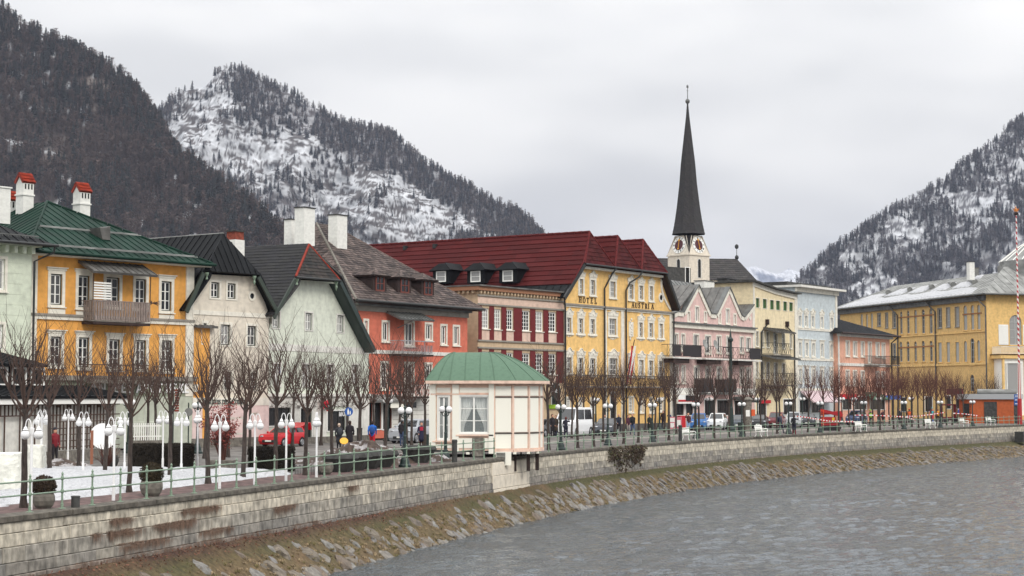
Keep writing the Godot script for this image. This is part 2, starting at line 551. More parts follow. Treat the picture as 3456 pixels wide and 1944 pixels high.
func build_bank() -> void:
	var bank := setting("river_bank", G.new(), "soil", "steep river bank of set stones, dead grass and leaves")
	var g := G.new()
	var f := FastNoiseLite.new()
	f.seed = 8
	f.frequency = 0.35
	f.fractal_octaves = 3
	var ds := quay_steps(36.0, 250.0, 0.5)
	var nt := 10
	var colr := func(p: Vector3, t: float, d: float) -> Color:
		var k := f.get_noise_3d(p.x * 1.5, p.y * 3.0, p.z * 1.5)
		var c := lin(138, 114, 84).lerp(lin(116, 106, 72), clampf(0.5 + k, 0, 1))
		var green := smoothstep(0.1, 0.25, t) * (1.0 - smoothstep(0.3, 0.5, t)) * clampf(0.7 + 1.2 * f.get_noise_2d(d * 0.5, 40.0), 0, 1)
		if d > 100.0:
			green = 1.0 - smoothstep(0.22, 0.36, t)
		c = c.lerp(lin(92, 92, 54), green * 0.85)
		var litter := (1.0 - smoothstep(0.1, 0.3, t)) * (1.0 - smoothstep(74.0, 92.0, d)) * clampf(0.9 + k, 0, 1)
		c = c.lerp(lin(104, 76, 62), litter)
		return c.lerp(lin(70, 62, 54), smoothstep(0.86, 0.93, t))
	for i in ds.size() - 1:
		for j in nt:
			var q := []
			for e in [[i, j], [i, j + 1], [i + 1, j + 1], [i + 1, j]]:
				var t: float = e[1] / float(nt)
				var p := lawn(ds[e[0]], t)
				p.y += 0.07 * f.get_noise_2d(ds[e[0]] * 4.0, t * 8.0) * (1.0 if t > 0.05 else 0.0)
				q.append([p, colr.call(p, t, ds[e[0]])])
			for tr in [[0, 1, 2], [0, 2, 3]]:
				var m: Vector3 = (q[tr[1]][0] - q[tr[0]][0]).cross(q[tr[2]][0] - q[tr[0]][0]).normalized()
				for k in [0, 2, 1]:
					g.col = q[tr[k]][1]
					g.put(q[tr[k]][0], m)
	bank.mesh = g.mesh()
	# stones set into the slope
	var kinds := []
	for s in 8:
		kinds.append(stone_mesh(100 + s, lin([150, 140, 160, 146, 130, 156, 150, 136][s], [147, 130, 158, 136, 120, 150, 146, 122][s], [142, 116, 154, 122, 110, 142, 144, 108][s])))
	var near := []
	rng.seed = 77
	for d in quay_steps(40.0, 215.0, 0.64):
		for row in 4:
			var t := 0.36 + row * 0.175 + rnd(-0.07, 0.07)
			var dd: float = d + rnd(-0.35, 0.35)
			var dense := 0.5 + 0.38 * smoothstep(72.0, 115.0, dd) + (0.3 if row == 3 else 0.0) - (0.15 if row == 0 else 0.0)
			if rng.randf() < dense:
				near.append([dd, t])
	var xs := []
	var cs := []
	var n := 0
	for e in near:
		var d: float = e[0]
		var p := lawn(d, e[1])
		var slope := (lawn(d, e[1] + 0.05) - lawn(d, e[1] - 0.05)).normalized()
		var along := (quay(d + 0.5) - quay(d - 0.5)).normalized()
		var up := along.cross(slope).normalized()
		if up.y < 0: up = -up
		var s := rnd(0.28, 0.54) * (1.0 if e[1] < 0.75 else 1.15) * (1.0 + 0.25 * smoothstep(110, 190, d))
		var x := (slope + along * rnd(-0.1, 0.75)).normalized()
		var b := Basis(x, up, x.cross(up)).scaled_local(Vector3(s * rnd(0.9, 1.35), s * rnd(0.38, 0.52), s * rnd(0.8, 1.2)))
		b = b.rotated(along, rnd(-0.12, 0.1))
		var xf := Transform3D(b, p - up * 0.05)
		var c := tone(lin(146, 142, 138).lerp(lin(130, 116, 100), rng.randf()), 0.2)
		if n < 300 and d < 150.0:
			var o := part("stone", kinds[n % 8], "boulder", bank)
			o.transform = xf
			n += 1
		else:
			xs.append(xf)
			cs.append(c)
	scatter("stone", stone_mesh(103), "boulder", xs, cs, bank)
	# dead grass hanging over the stones, green turf and leaf litter
	var blade := G.new()
	for k in 9:
		var a := TAU * k / 9.0 + rnd(-0.3, 0.3)
		var o := Vector3(cos(a), 0, sin(a))
		var w := o.cross(Vector3.UP) * 0.05
		var r := rnd(0.5, 1.0)
		var m := o * r * 0.45 + Vector3.UP * rnd(0.35, 0.7)
		var e := o * r + Vector3.UP * rnd(-0.1, 0.35)
		blade.quad(-w, w, m + w * 0.7, m - w * 0.7)
		blade.tri(m - w * 0.7, m + w * 0.7, e)
	var bm := blade.mesh()
	xs = []
	cs = []
	for d in quay_steps(38.0, 215.0, 0.16):
		for k in 5:
			var t := rng.randf()
			t = pow(t, 0.8)
			if t > 0.93: continue
			var dd: float = d + rnd(-0.1, 0.1)
			var p := lawn(dd, t)
			var s := rnd(0.12, 0.27) if t > 0.38 else rnd(0.05, 0.10)
			var green := t < 0.38 and f.get_noise_2d(dd * 0.5, 40.0) > -0.35 + 0.3 * rng.randf()
			var c := tone(lin(152, 134, 106), 0.28) if rng.randf() < 0.72 else tone(lin(112, 104, 66), 0.3)
			if green: c = tone(lin(94, 98, 56), 0.3)
			xs.append(Transform3D(Basis(Vector3.UP, rnd(0, TAU)).scaled(Vector3(s, s * rnd(0.8, 1.3), s) * (1.0 + 0.5 * smoothstep(110, 170, dd))), p))
			cs.append(c)
	scatter("dead_grass", bm, "blade", xs, cs, bank)
	var leaf := G.new()
	leaf.quad(Vector3(-0.5, 0, -0.3), Vector3(-0.4, 0.1, 0.35), Vector3(0.5, 0, 0.3), Vector3(0.4, 0.16, -0.3))
	xs = []
	cs = []
	for d in quay_steps(38.0, 96.0, 0.03):
		var t := absf(rng.randfn(0.0, 0.16))
		if t > 0.6 or rng.randf() < smoothstep(70.0, 96.0, d): continue
		xs.append(Transform3D(Basis(Vector3(rnd(-1, 1), rnd(0, 2), rnd(-1, 1)).normalized(), rnd(0, TAU)).scaled(Vector3.ONE * rnd(0.04, 0.09)), lawn(d + rnd(-0.03, 0.03), t) + Vector3.UP * 0.04))
		cs.append(tone(lin(118, 80, 64), 0.4))
	scatter("fallen_leaves", leaf.mesh(), "blade", xs, cs, bank)

func stone_mesh(seed_: int, c := Color.WHITE) -> ArrayMesh:                  # an angular block: a ball cut by a few planes
	rng.seed = seed_
	var g := G.new()
	g.col = c
	var planes := []
	for k in 9:
		planes.append([Vector3(rnd(-1, 1), rnd(-0.6, 1), rnd(-1, 1)).normalized(), rnd(0.55, 0.85)])
	planes.append([Vector3(rnd(-0.2, 0.2), 1, rnd(-0.2, 0.2)).normalized(), 0.62])
	var seg := 9
	var rings := 5
	var at := func(i: int, k: int) -> Vector3:
		var ph := PI * i / rings - PI / 2
		var th: float = TAU * (k % seg) / seg
		var p := Vector3(cos(ph) * cos(th), sin(ph), -cos(ph) * sin(th))
		for q in planes:
			var h: float = p.dot(q[0])
			if h > q[1]:
				p -= q[0] * (h - q[1])
		return p
	for i in rings:
		for k in seg:
			g.quad(at.call(i, k), at.call(i, k + 1), at.call(i + 1, k + 1), at.call(i + 1, k))
	return g.mesh()

func build_wall() -> void:
	rng.seed = 5
	var ds := quay_steps(30.0, 260.0, 1.2)
	var wall := thing("quay_wall", "long pale stone quay wall under the promenade railing, streaked with dark stains", "wall")
	tag(wall, "", "", "", "structure")
	wall.remove_meta("category")
	var core := G.new()
	strip(core, ds, 0.27, -0.15, 0.33, -2.4)
	strip(core, ds, -0.45, 0.0, 0.30, -0.012)
	part("mortar_core", core, "mortar", wall)
	# coping slabs
	var left := 300
	var rest := G.new()
	for d in quay_steps(38.0, 210.0, 1.25):
		var d1: float = d + 1.235 / sqrt(1.0 + quay_slope(d) * quay_slope(d))
		var g := G.new()
		g.col = tone(lin(118, 112, 102), 0.1)
		var y := 0.012 + rnd(-0.004, 0.004)
		slab(g, d, d1, -0.42, 0.42, y - 0.17, y)
		part("coping_slab", g, "cap_stone", wall)
	var uneven := FastNoiseLite.new()
	# courses of blocks; past the kiosk they are smaller
	for c in 5:
		var d := 38.0 + rnd(0, 0.8)
		while d < 212.0:
			var s := quay_slope(d)
			var k := 1.0 / sqrt(1.0 + s * s)
			var far := d > 97.0
			var l := rnd(0.7, 1.6) if not far else rnd(0.75, 1.15)
			var tops: Array = [-0.165, -0.48, -0.85, -1.27, -1.62, -2.1]
			var d1 := d + l * k
			if d < 97.0 and d1 > 92.0 and d > 90.0:
				d1 = minf(d1, 97.5)
			var pale := 1.0 - smoothstep(0.25, 0.95, -tops[c] / 1.6 + rnd(-0.18, 0.18))
			var cc := lin(172, 166, 156).lerp(lin(242, 232, 212), pale)
			if c >= 2: cc = cc.lerp(lin(150, 148, 146), rnd(0.1, 0.6))
			if c == 4: cc = cc.lerp(lin(166, 148, 134), rnd(0.0, 0.7))
			cc = tone(cc, 0.08)
			var g := rest
			if left > 0 and d > 44.0 and d < 150.0:
				g = G.new()
			g.col = cc
			var o := 0.34 + rnd(-0.012, 0.014)
			var mid := (d + d1) * 0.5
			slab(g, d + 0.004, d1 - 0.004, 0.1, o, tops[c + 1] + 0.007 + (0.05 * uneven.get_noise_2d(mid * 6.0, c * 40.0 + 40.0) if c < 4 else 0.0), tops[c] - (0.005 - 0.05 * uneven.get_noise_2d(mid * 6.0, c * 40.0) if c else 0.0), 0.04 * c)
			if g != rest:
				part("stone_block", g, "wall_stone", wall)
				left -= 1
			d = d1
	part("stone_block", rest, "wall_stone", wall, "stuff")
	for c in 3:
		for k in 3:
			var fg := G.new()
			slab(fg, 91.4 + k * 2.0, 93.38 + k * 2.0, 0.2, 0.44, -2.3 + c * 0.7, -1.62 + c * 0.7, 0.04 * (2 - c))
			part("facing_slab", fg, "church", wall)
	# dead grass growing out of the joints of the near part
	var tuft := G.new()
	for k in 14:
		var a := Vector3(rnd(-1, 1), 0, 0)
		var o := Vector3(rnd(-0.5, 0.5), rnd(-1.0, 0.1), rnd(0.25, 0.6))
		var w := Vector3(0.035, 0, 0)
		var m := a + Vector3(o.x * 0.4, 0.12, o.z * 0.8)
		tuft.quad(a - w, a + w, m + w * 0.7, m - w * 0.7)
		tuft.tri(m - w * 0.7, m + w * 0.7, a + o)
	var xs := []
	var cs := []
	for e in [[53.0, 54.8, -0.85, 40], [55.6, 58.5, -0.85, 60], [53.0, 54.2, -0.48, 20], [57.5, 60.0, -0.48, 55], [53.5, 56.5, -1.3, 60], [58.5, 61.0, -1.27, 40], [64.5, 66.5, -0.87, 35], [72.0, 73.0, -0.5, 18], [51.0, 64.0, -1.64, 120], [66.0, 68.5, -1.64, 25], [52.0, 52.4, -0.85, 6]]:
		for k in e[3]:
			var d := rnd(e[0], e[1])
			var h: float = e[2] + rnd(-0.09, 0.05)
			xs.append(Transform3D(Basis(Vector3.UP, quay_turn(d)).scaled_local(Vector3(0.28, rnd(0.22, 0.42), 0.3)), quay(d, 0.34 - 0.03 * h, h)))
			cs.append(tone(lin(124, 100, 84), 0.35))
	scatter("dry_grass", tuft.mesh(), "blade", xs, cs, wall)

func slab(g: G, d0: float, d1: float, o0: float, o1: float, y0: float, y1: float, batter := 0.0) -> void:     # a block between two depths along the quay with softened front edges
	var b := 0.018
	var a := [quay(d0, o0, y0), quay(d1, o0, y0), quay(d1, o0, y1), quay(d0, o0, y1)]
	var f := [quay(d0, o1 - b + batter, y0), quay(d1, o1 - b + batter, y0), quay(d1, o1 - b + batter, y1), quay(d0, o1 - b + batter, y1)]
	var dd := b / (d1 - d0) * (d1 - d0)
	var e := [quay(d0 + dd, o1 + batter, y0 + b), quay(d1 - dd, o1 + batter, y0 + b), quay(d1 - dd, o1 + batter, y1 - b), quay(d0 + dd, o1 + batter, y1 - b)]
	g.quad(e[0], e[1], e[2], e[3])
	for i in 4:
		var j := (i + 1) % 4
		g.quad(f[i], f[j], e[j], e[i])
		g.quad(a[i], a[j], f[j], f[i])

func build_railing() -> void:
	var post := G.new()
	post.lathe([Vector2(0.11, 0), Vector2(0.11, 0.02), Vector2(0.045, 0.03), Vector2(0.045, 0.16), Vector2(0.032, 0.17), Vector2(0.03, 0.46), Vector2(0.05, 0.48), Vector2(0.055, 0.52), Vector2(0.05, 0.56), Vector2(0.03, 0.58), Vector2(0.028, 0.84), Vector2(0.05, 0.86), Vector2(0.055, 0.90), Vector2(0.05, 0.94), Vector2(0.03, 0.96), Vector2(0.025, 1.0), Vector2(0.04, 1.03), Vector2(0.0, 1.1)], 8)
	var pm := post.mesh()
	for run in [["railing", 40.0, 92.4, "green iron railing along the quay left of the pavilion"], ["railing", 97.5, 214.0, "green iron railing along the quay right of the pavilion"]]:
		var r := thing(run[0], run[3], "railing")
		var ds := quay_steps(run[1], run[2], 1.68)
		var n := 0
		for d in ds:
			var o := part("post", pm, "rail_green", r)
			o.position = quay(d, -0.05, 0.01)
		for h in [0.52, 0.90]:
			for i in ds.size() - 1:
				var g := G.new()
				g.tube([quay(ds[i], -0.05, h), quay(ds[i + 1], -0.05, h)], [0.024, 0.024], 6, false)
				part("rail", g, "rail_green", r)

# ---------------------------------------------------------------- building kit: every house has its own axes, x along its front, y up, z out of the front

const STYLE := {             # casing width, casing, outer frame, sash, bars across (columns), bars along (rows), lintel 0 none 1 flat 2 scrolled, sill, glass, arched
	"villa": [0.2, "trim", "dark_frame", "white_paint", 2, 3, 1, 1, "pane", false],
	"plain_dark": [0.16, "trim", "dark_frame", "white_paint", 2, 2, 0, 0, "pane", false],
	"plain_grey": [0.1, "plaster_white", "grey_frame", "white_paint", 2, 2, 0, 0, "pane_pale", false],
	"white_box": [0.16, "trim", "white_paint", "white_paint", 2, 1, 0, 1, "pane", false],
	"many": [0.0, "trim", "white_paint", "white_paint", 3, 5, 0, 1, "pane", false],
	"baroque": [0.24, "trim", "grey_trim", "white_paint", 2, 3, 2, 1, "pane", false],
	"baroque_wide": [0.24, "trim", "grey_trim", "white_paint", 4, 3, 2, 1, "pane", false],
	"rose": [0.15, "trim", "white_paint", "white_paint", 2, 1, 0, 1, "pane", false],
	"slim": [0.1, "trim", "grey_frame", "white_paint", 2, 3, 0, 1, "pane", false],
	"shutter": [0.06, "trim", "shutter_green", "shutter_green", 2, 7, 0, 0, "shutter_green", false],
	"stucco": [0.24, "trim", "white_paint", "white_paint", 2, 2, 2, 1, "pane", false],
	"stucco_flat": [0.24, "trim", "white_paint", "white_paint", 2, 2, 1, 1, "pane", false],
	"peach": [0.16, "trim", "white_paint", "white_paint", 2, 1, 0, 1, "pane_pale", false],
	"arch": [0.1, "ochre_warm", "shutter_grey", "shutter_grey", 2, 3, 0, 1, "pane", true],
	"arch_closed": [0.1, "ochre_warm", "shutter_grey", "shutter_grey", 2, 9, 0, 1, "shutter_grey", true],
	"tall": [0.1, "grey_trim", "shutter_grey", "shutter_grey", 2, 3, 0, 1, "pane", false],
	"tall_closed": [0.1, "ochre_warm", "shutter_grey", "shutter_grey", 2, 9, 0, 1, "shutter_grey", false],
	"ground": [0.12, "trim", "white_paint", "white_paint", 3, 4, 0, 1, "pane", false],
	"shop": [0.1, "white_paint", "dark_iron", "dark_iron", 3, 1, 0, 0, "shop_dark", false],
	"lancet": [0.12, "plaster_white", "dark_iron", "dark_iron", 1, 4, 0, 0, "shop_dark", true],
	"bay": [0.1, "white_paint", "white_paint", "white_paint", 1, 1, 0, 1, "pane_pale", false],
}

func frame_box(g: G, w: float, h: float, t: float, z0: float, z1: float) -> void:      # a ring of four butted bars, inside edge w x h
	g.box(Vector3(-w / 2 - t, -h / 2 - t, z0), Vector3(-w / 2, h / 2 + t, z1))
	g.box(Vector3(w / 2, -h / 2 - t, z0), Vector3(w / 2 + t, h / 2 + t, z1))
	g.box(Vector3(-w / 2, h / 2, z0), Vector3(w / 2, h / 2 + t, z1))
	g.box(Vector3(-w / 2, -h / 2 - t, z0), Vector3(w / 2, -h / 2, z1))

func arch_ring(g: G, r0: float, r1: float, y: float, z0: float, z1: float) -> void:
	var n := 8
	for i in n:
		var a := PI * i / n
		var b := PI * (i + 1) / n
		g.prism(PackedVector2Array([Vector2(cos(a) * r0, y + sin(a) * r0), Vector2(cos(a) * r1, y + sin(a) * r1), Vector2(cos(b) * r1, y + sin(b) * r1), Vector2(cos(b) * r0, y + sin(b) * r0)]), z0, z1)

func window_set(style: String, w: float, h: float) -> Dictionary:
	var key := "%s %.2f %.2f" % [style, w, h]
	if cache.has(key):
		return cache[key]
	var s: Array = STYLE[style]
	var out := {}
	var cw: float = s[0]
	var g := G.new()
	if cw > 0.0:
		g.box(Vector3(-w / 2 - cw, -h / 2, -0.03), Vector3(-w / 2 + 0.012, h / 2, 0.04))
		g.box(Vector3(w / 2 - 0.012, -h / 2, -0.03), Vector3(w / 2 + cw, h / 2, 0.04))
		if s[9]:
			arch_ring(g, w / 2 - 0.012, w / 2 + cw, h / 2, -0.03, 0.04)
		else:
			g.box(Vector3(-w / 2 - cw, h / 2 - 0.012, -0.03), Vector3(w / 2 + cw, h / 2 + cw, 0.045))
		g.box(Vector3(-w / 2 - cw, -h / 2 - cw * 0.6, -0.03), Vector3(w / 2 + cw, -h / 2 + 0.012, 0.045))
		out.casing = g.mesh()
	g = G.new()
	if s[6] == 1:
		g.box(Vector3(-w / 2 - cw - 0.08, h / 2 + cw + 0.002, -0.02), Vector3(w / 2 + cw + 0.08, h / 2 + cw + 0.14, 0.08))
		g.box(Vector3(-w / 2 - cw - 0.14, h / 2 + cw + 0.142, -0.02), Vector3(w / 2 + cw + 0.14, h / 2 + cw + 0.2, 0.17))
	elif s[6] == 2:
		var p := PackedVector2Array()
		var y: float = h / 2 + cw + 0.002
		p.append(Vector2(-w / 2 - cw - 0.06, y))
		p.append(Vector2(w / 2 + cw + 0.06, y))
		for i in 13:
			var t := i / 12.0
			var x := lerpf(w / 2 + cw + 0.1, -w / 2 - cw - 0.1, t)
			p.append(Vector2(x, y + 0.24 + 0.30 * pow(sin(PI * t), 2.0) + 0.07 * cos(TAU * 2.0 * t)))
		g.prism(p, -0.02, 0.09)
		for i in 12:
			var a := p[2 + i]
			var b := p[3 + i]
			g.prism(PackedVector2Array([a + Vector2(0, 0.004), a + Vector2(0, 0.07), b + Vector2(0, 0.07), b + Vector2(0, 0.004)]), -0.02, 0.15)
		g.ball(Vector3(0, y + 0.2, 0.09), Vector3(0.12, 0.14, 0.06), 8, 6)
	if s[6]:
		out.lintel = g.mesh()
	if s[7]:
		g = G.new()
		g.box(Vector3(-w / 2 - cw - 0.05, -h / 2 - cw * 0.6 - 0.07, -0.02), Vector3(w / 2 + cw + 0.05, -h / 2 - cw * 0.6 - 0.002, 0.14))
		out.sill = g.mesh()
	g = G.new()
	var fw := minf(0.075, w * 0.1)
	var iw := w - 2 * fw
	var ih := h - 2 * fw
	g.xf = Transform3D(Basis.IDENTITY, Vector3.ZERO)
	frame_box(g, iw, ih, fw - 0.002, -0.19, -0.1)
	if s[9]:
		arch_ring(g, w / 2 - fw, w / 2 - 0.003, h / 2, -0.19, -0.1)
	out.frame = g.mesh()
	g = G.new()
	var cols: int = s[4]
	for i in range(1, cols):
		var x: float = -iw / 2 + iw * i / cols
		var t := 0.045 if cols == 2 else 0.03
		g.box(Vector3(x - t, -ih / 2, -0.175), Vector3(x + t, ih / 2 + (w / 2 - fw if s[9] else 0.0), -0.115))
	for i in range(1, s[5]):
		var y: float = -ih / 2 + ih * i / s[5]
		g.box(Vector3(-iw / 2, y - 0.022, -0.17), Vector3(iw / 2, y + 0.022, -0.12))
	frame_box(g, iw - 0.09, ih - 0.09, 0.044, -0.18, -0.125)
	out.sash = g.mesh()
	g = G.new()
	g.box(Vector3(-w / 2 + 0.02, -h / 2 + 0.02, -0.16), Vector3(w / 2 - 0.02, h / 2 - 0.02, -0.145))
	if s[9]:
		for i in 8:
			var a := PI * i / 8
			var b := PI * (i + 1) / 8
			var r := w / 2 - 0.02
			g.prism(PackedVector2Array([Vector2(0, h / 2 - 0.019), Vector2(cos(a) * r, h / 2 - 0.019 + sin(a) * r), Vector2(cos(b) * r, h / 2 - 0.019 + sin(b) * r)]), -0.16, -0.145)
	out.pane = g.mesh()
	if s[9]:               # the masonry that closes the corners beside the arch
		g = G.new()
		for sx in [-1.0, 1.0]:
			var p := PackedVector2Array([Vector2(sx * w / 2, h / 2), Vector2(sx * w / 2, h / 2 + w / 2), Vector2(0, h / 2 + w / 2)])
			for i in range(1, 8):
				var a := PI / 2 * (1.0 - i / 8.0)
				p.append(Vector2(sx * cos(a) * w / 2, h / 2 + sin(a) * w / 2))
			g.prism(p, -0.2, -0.002)
		out.spandrel = g.mesh()
	cache[key] = out
	return out

func window(b: Node3D, r: Array, style: String, wall_mat = "trim", called := "window") -> Node3D:        # r: centre x, centre y, width, height (of the square part)
	var w: float = snappedf(r[2], 0.04)
	var h: float = snappedf(r[3], 0.04)
	var m := window_set(style, w, h)
	var s: Array = STYLE[style]
	var o := MeshInstance3D.new()
	o.name = called
	o.position = Vector3(r[0], r[1], 0)
	if m.has("casing"):
		o.mesh = m.casing
		o.material_override = M[s[1]]
	else:
		o.mesh = m.sill
		o.material_override = M[s[1]]
	b.add_child(o, true)
	part("frame", m.frame, s[2], o)
	part("sash", m.sash, s[3], o)
	var pm: String = s[8]
	if pm == "pane":
		var k := rng.randf()
		pm = "pane" if k < 0.55 else ("pane_dim" if k < 0.82 else "pane_pale")
	part("pane", m.pane, pm, o)
	if m.has("lintel"): part("lintel", m.lintel, s[1], o)
	if m.has("sill") and m.has("casing"): part("sill", m.sill, s[1], o)
	if m.has("spandrel"): part("spandrel", m.spandrel, wall_mat, o)
	return o

func facade(outline: PackedVector2Array, holes: Array, deep := 0.22) -> G:       # a wall front with real openings; holes are Rect2
	var g := G.new()
	var xs := []
	var lo := Vector2(1e9, 1e9)
	var hi := Vector2(-1e9, -1e9)
	for p in outline:
		xs.append(p.x)
		lo = lo.min(p)
		hi = hi.max(p)
	for r in holes:
		xs.append(r.position.x)
		xs.append(r.end.x)
	xs.sort()
	var square := outline.size() == 4 and absf(outline[0].y - outline[1].y) < 0.001 and absf(outline[2].y - outline[3].y) < 0.001 and absf(outline[0].x - outline[3].x) < 0.001
	for i in xs.size() - 1:
		var x0: float = xs[i]
		var x1: float = xs[i + 1]
		if x1 - x0 < 0.0005:
			continue
		var cut := []
		for r in holes:
			if r.position.x < x0 + 0.0002 and r.end.x > x1 - 0.0002:
				cut.append([r.position.y, r.end.y])
		cut.sort_custom(func(a, b): return a[0] < b[0])
		var y := lo.y
		for c in cut + [[hi.y, hi.y]]:
			if c[0] - y > 0.001:
				var q := PackedVector2Array([Vector2(x0, y), Vector2(x1, y), Vector2(x1, c[0]), Vector2(x0, c[0])])
				if square:
					g.poly(q, 0.0)
				else:
					for e in Geometry2D.intersect_polygons(q, outline):
						g.poly(e, 0.0)
			y = maxf(y, c[1])
	for r in holes:
		var a: Vector2 = r.position
		var e: Vector2 = r.end
		g.quad(Vector3(a.x, a.y, 0), Vector3(a.x, a.y, -deep), Vector3(a.x, e.y, -deep), Vector3(a.x, e.y, 0))
		g.quad(Vector3(e.x, a.y, -deep), Vector3(e.x, a.y, 0), Vector3(e.x, e.y, 0), Vector3(e.x, e.y, -deep))
		g.quad(Vector3(a.x, e.y, 0), Vector3(a.x, e.y, -deep), Vector3(e.x, e.y, -deep), Vector3(e.x, e.y, 0))
		g.quad(Vector3(a.x, a.y, -deep), Vector3(a.x, a.y, 0), Vector3(e.x, a.y, 0), Vector3(e.x, a.y, -deep))
		g.quad(Vector3(a.x, a.y, -deep), Vector3(e.x, a.y, -deep), Vector3(e.x, e.y, -deep), Vector3(a.x, e.y, -deep))
	return g

func house(called: String, label: String, at: Vector3, turn: float, outline: Array, deep: float, mat: String, wins: Array) -> Node3D:
	var b := thing(called, label, "building", at, turn)
	var p := PackedVector2Array(outline)
	var holes := []
	for w in wins:
		var st: Array = STYLE[w[0]]
		for r in w[1]:
			r[2] = snappedf(r[2], 0.04)
			r[3] = snappedf(r[3], 0.04)
			holes.append(Rect2(r[0] - r[2] / 2, r[1] - r[3] / 2, r[2], r[3] + (r[2] / 2 if st[9] else 0.0)))
	var g := facade(p, holes)
	g.prism(p, -deep, 0.0, false, true)
	part("wall", g, mat, b)
	for w in wins:
		for r in w[1]:
			window(b, r, w[0], mat, "door" if w[0] == "door" else "window")
	return b

func bit(b: Node, called: String, mat, l: Vector3, h: Vector3) -> MeshInstance3D:
	var g := G.new()
	g.box(l, h)
	return part(called, g, mat, b)

# ---------------------------------------------------------------- roofs

func plane_axes(p: Array) -> Array:        # [origin, eave direction, upslope, normal]; p[0] -> p[1] is the eave, counter-clockwise from outside
	var u: Vector3 = (p[1] - p[0]).normalized()
	var n := Vector3.ZERO
	for i in range(1, p.size() - 1):
		n += (p[i] - p[0]).cross(p[i + 1] - p[0])
	n = n.normalized()
	return [p[0], u, n.cross(u).normalized(), n]

func flat_poly(p: Array, ax: Array) -> PackedVector2Array:
	var q := PackedVector2Array()
	for e in p:
		q.append(Vector2((e - ax[0]).dot(ax[1]), (e - ax[0]).dot(ax[2])))
	return q

func roof_sheet(b: Node3D, p: Array, mat, called := "roof", thick := 0.14) -> MeshInstance3D:
	var ax := plane_axes(p)
	var g := G.new()
	g.xf = Transform3D(Basis(ax[1], ax[2], ax[3]), ax[0])
	g.prism(flat_poly(p, ax), -thick, 0.0)
	return part(called, g, mat, b)

func roof_panels(b: Node3D, p: Array, mat, wide: float, called := "roof", shift := 0.0) -> MeshInstance3D:   # standing seam metal, a sheet per panel
	var r := roof_sheet(b, p, mat, called)
	var ax := plane_axes(p)
	var q := flat_poly(p, ax)
	var lo := 1e9
	var hi := -1e9
	var top := -1e9
	for e in q:
		lo = minf(lo, e.x)
		hi = maxf(hi, e.x)
		top = maxf(top, e.y)
	var x := lo + shift
	while x < hi:
		for e in Geometry2D.intersect_polygons(PackedVector2Array([Vector2(x + 0.03, -1), Vector2(x + wide - 0.03, -1), Vector2(x + wide - 0.03, top + 1), Vector2(x + 0.03, top + 1)]), q):
			var g := G.new()
			g.xf = Transform3D(Basis(ax[1], ax[2], ax[3]), ax[0])
			g.prism(e, 0.002, 0.012, true, false)
			part("panel", g, mat, r)
		for e in Geometry2D.intersect_polygons(PackedVector2Array([Vector2(x - 0.016, -1), Vector2(x + 0.016, -1), Vector2(x + 0.016, top + 1), Vector2(x - 0.016, top + 1)]), q):
			var g := G.new()
			g.xf = Transform3D(Basis(ax[1], ax[2], ax[3]), ax[0])
			g.prism(e, 0.002, 0.055, true, false)
			part("seam", g, mat, r)
		x += wide
	return r

func roof_courses(b: Node3D, p: Array, mat: String, course: float, seg: float, lift: float, ca: Color, cb: Color, base: String, var_ := 0.15, called := "roof", rib := 0.0) -> MeshInstance3D:
	var r := roof_sheet(b, p, base, called)
	var ax := plane_axes(p)
	var q := flat_poly(p, ax)
	var g := G.new()
	g.xf = Transform3D(Basis(ax[1], ax[2], ax[3]), ax[0])
	var lo := Vector2(1e9, 1e9)
	var hi := Vector2(-1e9, -1e9)
	for e in q:
		lo = lo.min(e)
		hi = hi.max(e)
	var f := FastNoiseLite.new()
	f.seed = 3
	f.frequency = 0.35
	var row := 0
	var y := lo.y
	while y < hi.y - 0.01:
		var x := lo.x - seg * (0.5 if row % 2 else 0.0)
		while x < hi.x:
			var c := ca.lerp(cb, clampf(0.5 + f.get_noise_2d(x, y * 2.0) * 0.9 + rnd(-0.45, 0.45), 0, 1))
			g.col = tone(c, var_)
			var k := lift * (rnd(0.75, 1.25) if seg < 1.0 else 1.0)
			var cell := PackedVector2Array([Vector2(x, y), Vector2(x + seg - 0.01, y), Vector2(x + seg - 0.01, y + course), Vector2(x, y + course)])
			var inside := true
			for e in cell:
				inside = inside and Geometry2D.is_point_in_polygon(e, q)
			var pieces: Array = [cell] if inside else Geometry2D.intersect_polygons(cell, q)
			for e in pieces:
				var t := Geometry2D.triangulate_polygon(e)
				var at := func(v: Vector2) -> Vector3:
					return Vector3(v.x, v.y, 0.004 + k * (1.0 - (v.y - y) / course * 0.8))
				for i in range(0, t.size(), 3):
					var a: Vector2 = e[t[i]]
					var d: Vector2 = e[t[i + 1]]
					var h: Vector2 = e[t[i + 2]]
					if (d - a).cross(h - a) < 0:
						var s := d
						d = h
						h = s
					g.tri(at.call(a), at.call(d), at.call(h))
				if inside:
					g.quad(Vector3(x, y, 0.0), Vector3(x + seg - 0.01, y, 0.0), Vector3(x + seg - 0.01, y, 0.004 + k), Vector3(x, y, 0.004 + k))
					if rib > 0.0:
						g.box(Vector3(x + seg * 0.35, y, k * 0.5), Vector3(x + seg * 0.65, y + course * 0.96, k + rib))
			x += seg
		y += course
		row += 1
	part("shingles" if rib == 0.0 else "roof_tiles", g, mat, r, "stuff")
	return r

func ridge_caps(b: Node3D, a: Vector3, e: Vector3, w: float, mat: String, step := 0.45, col := Color(1, 1, 1), called := "ridge_cap") -> void:
	var n := maxi(1, int(a.distance_to(e) / step))
	var o: Node3D = null
	for i in n:
		var g := G.new()
		g.col = tone(col, 0.12)
		var p := a.lerp(e, i / float(n))
		var q := a.lerp(e, (i + 0.94) / float(n))
		g.tube([p, q], [w, w * 0.85], 6)
		part(called, g, mat, b)

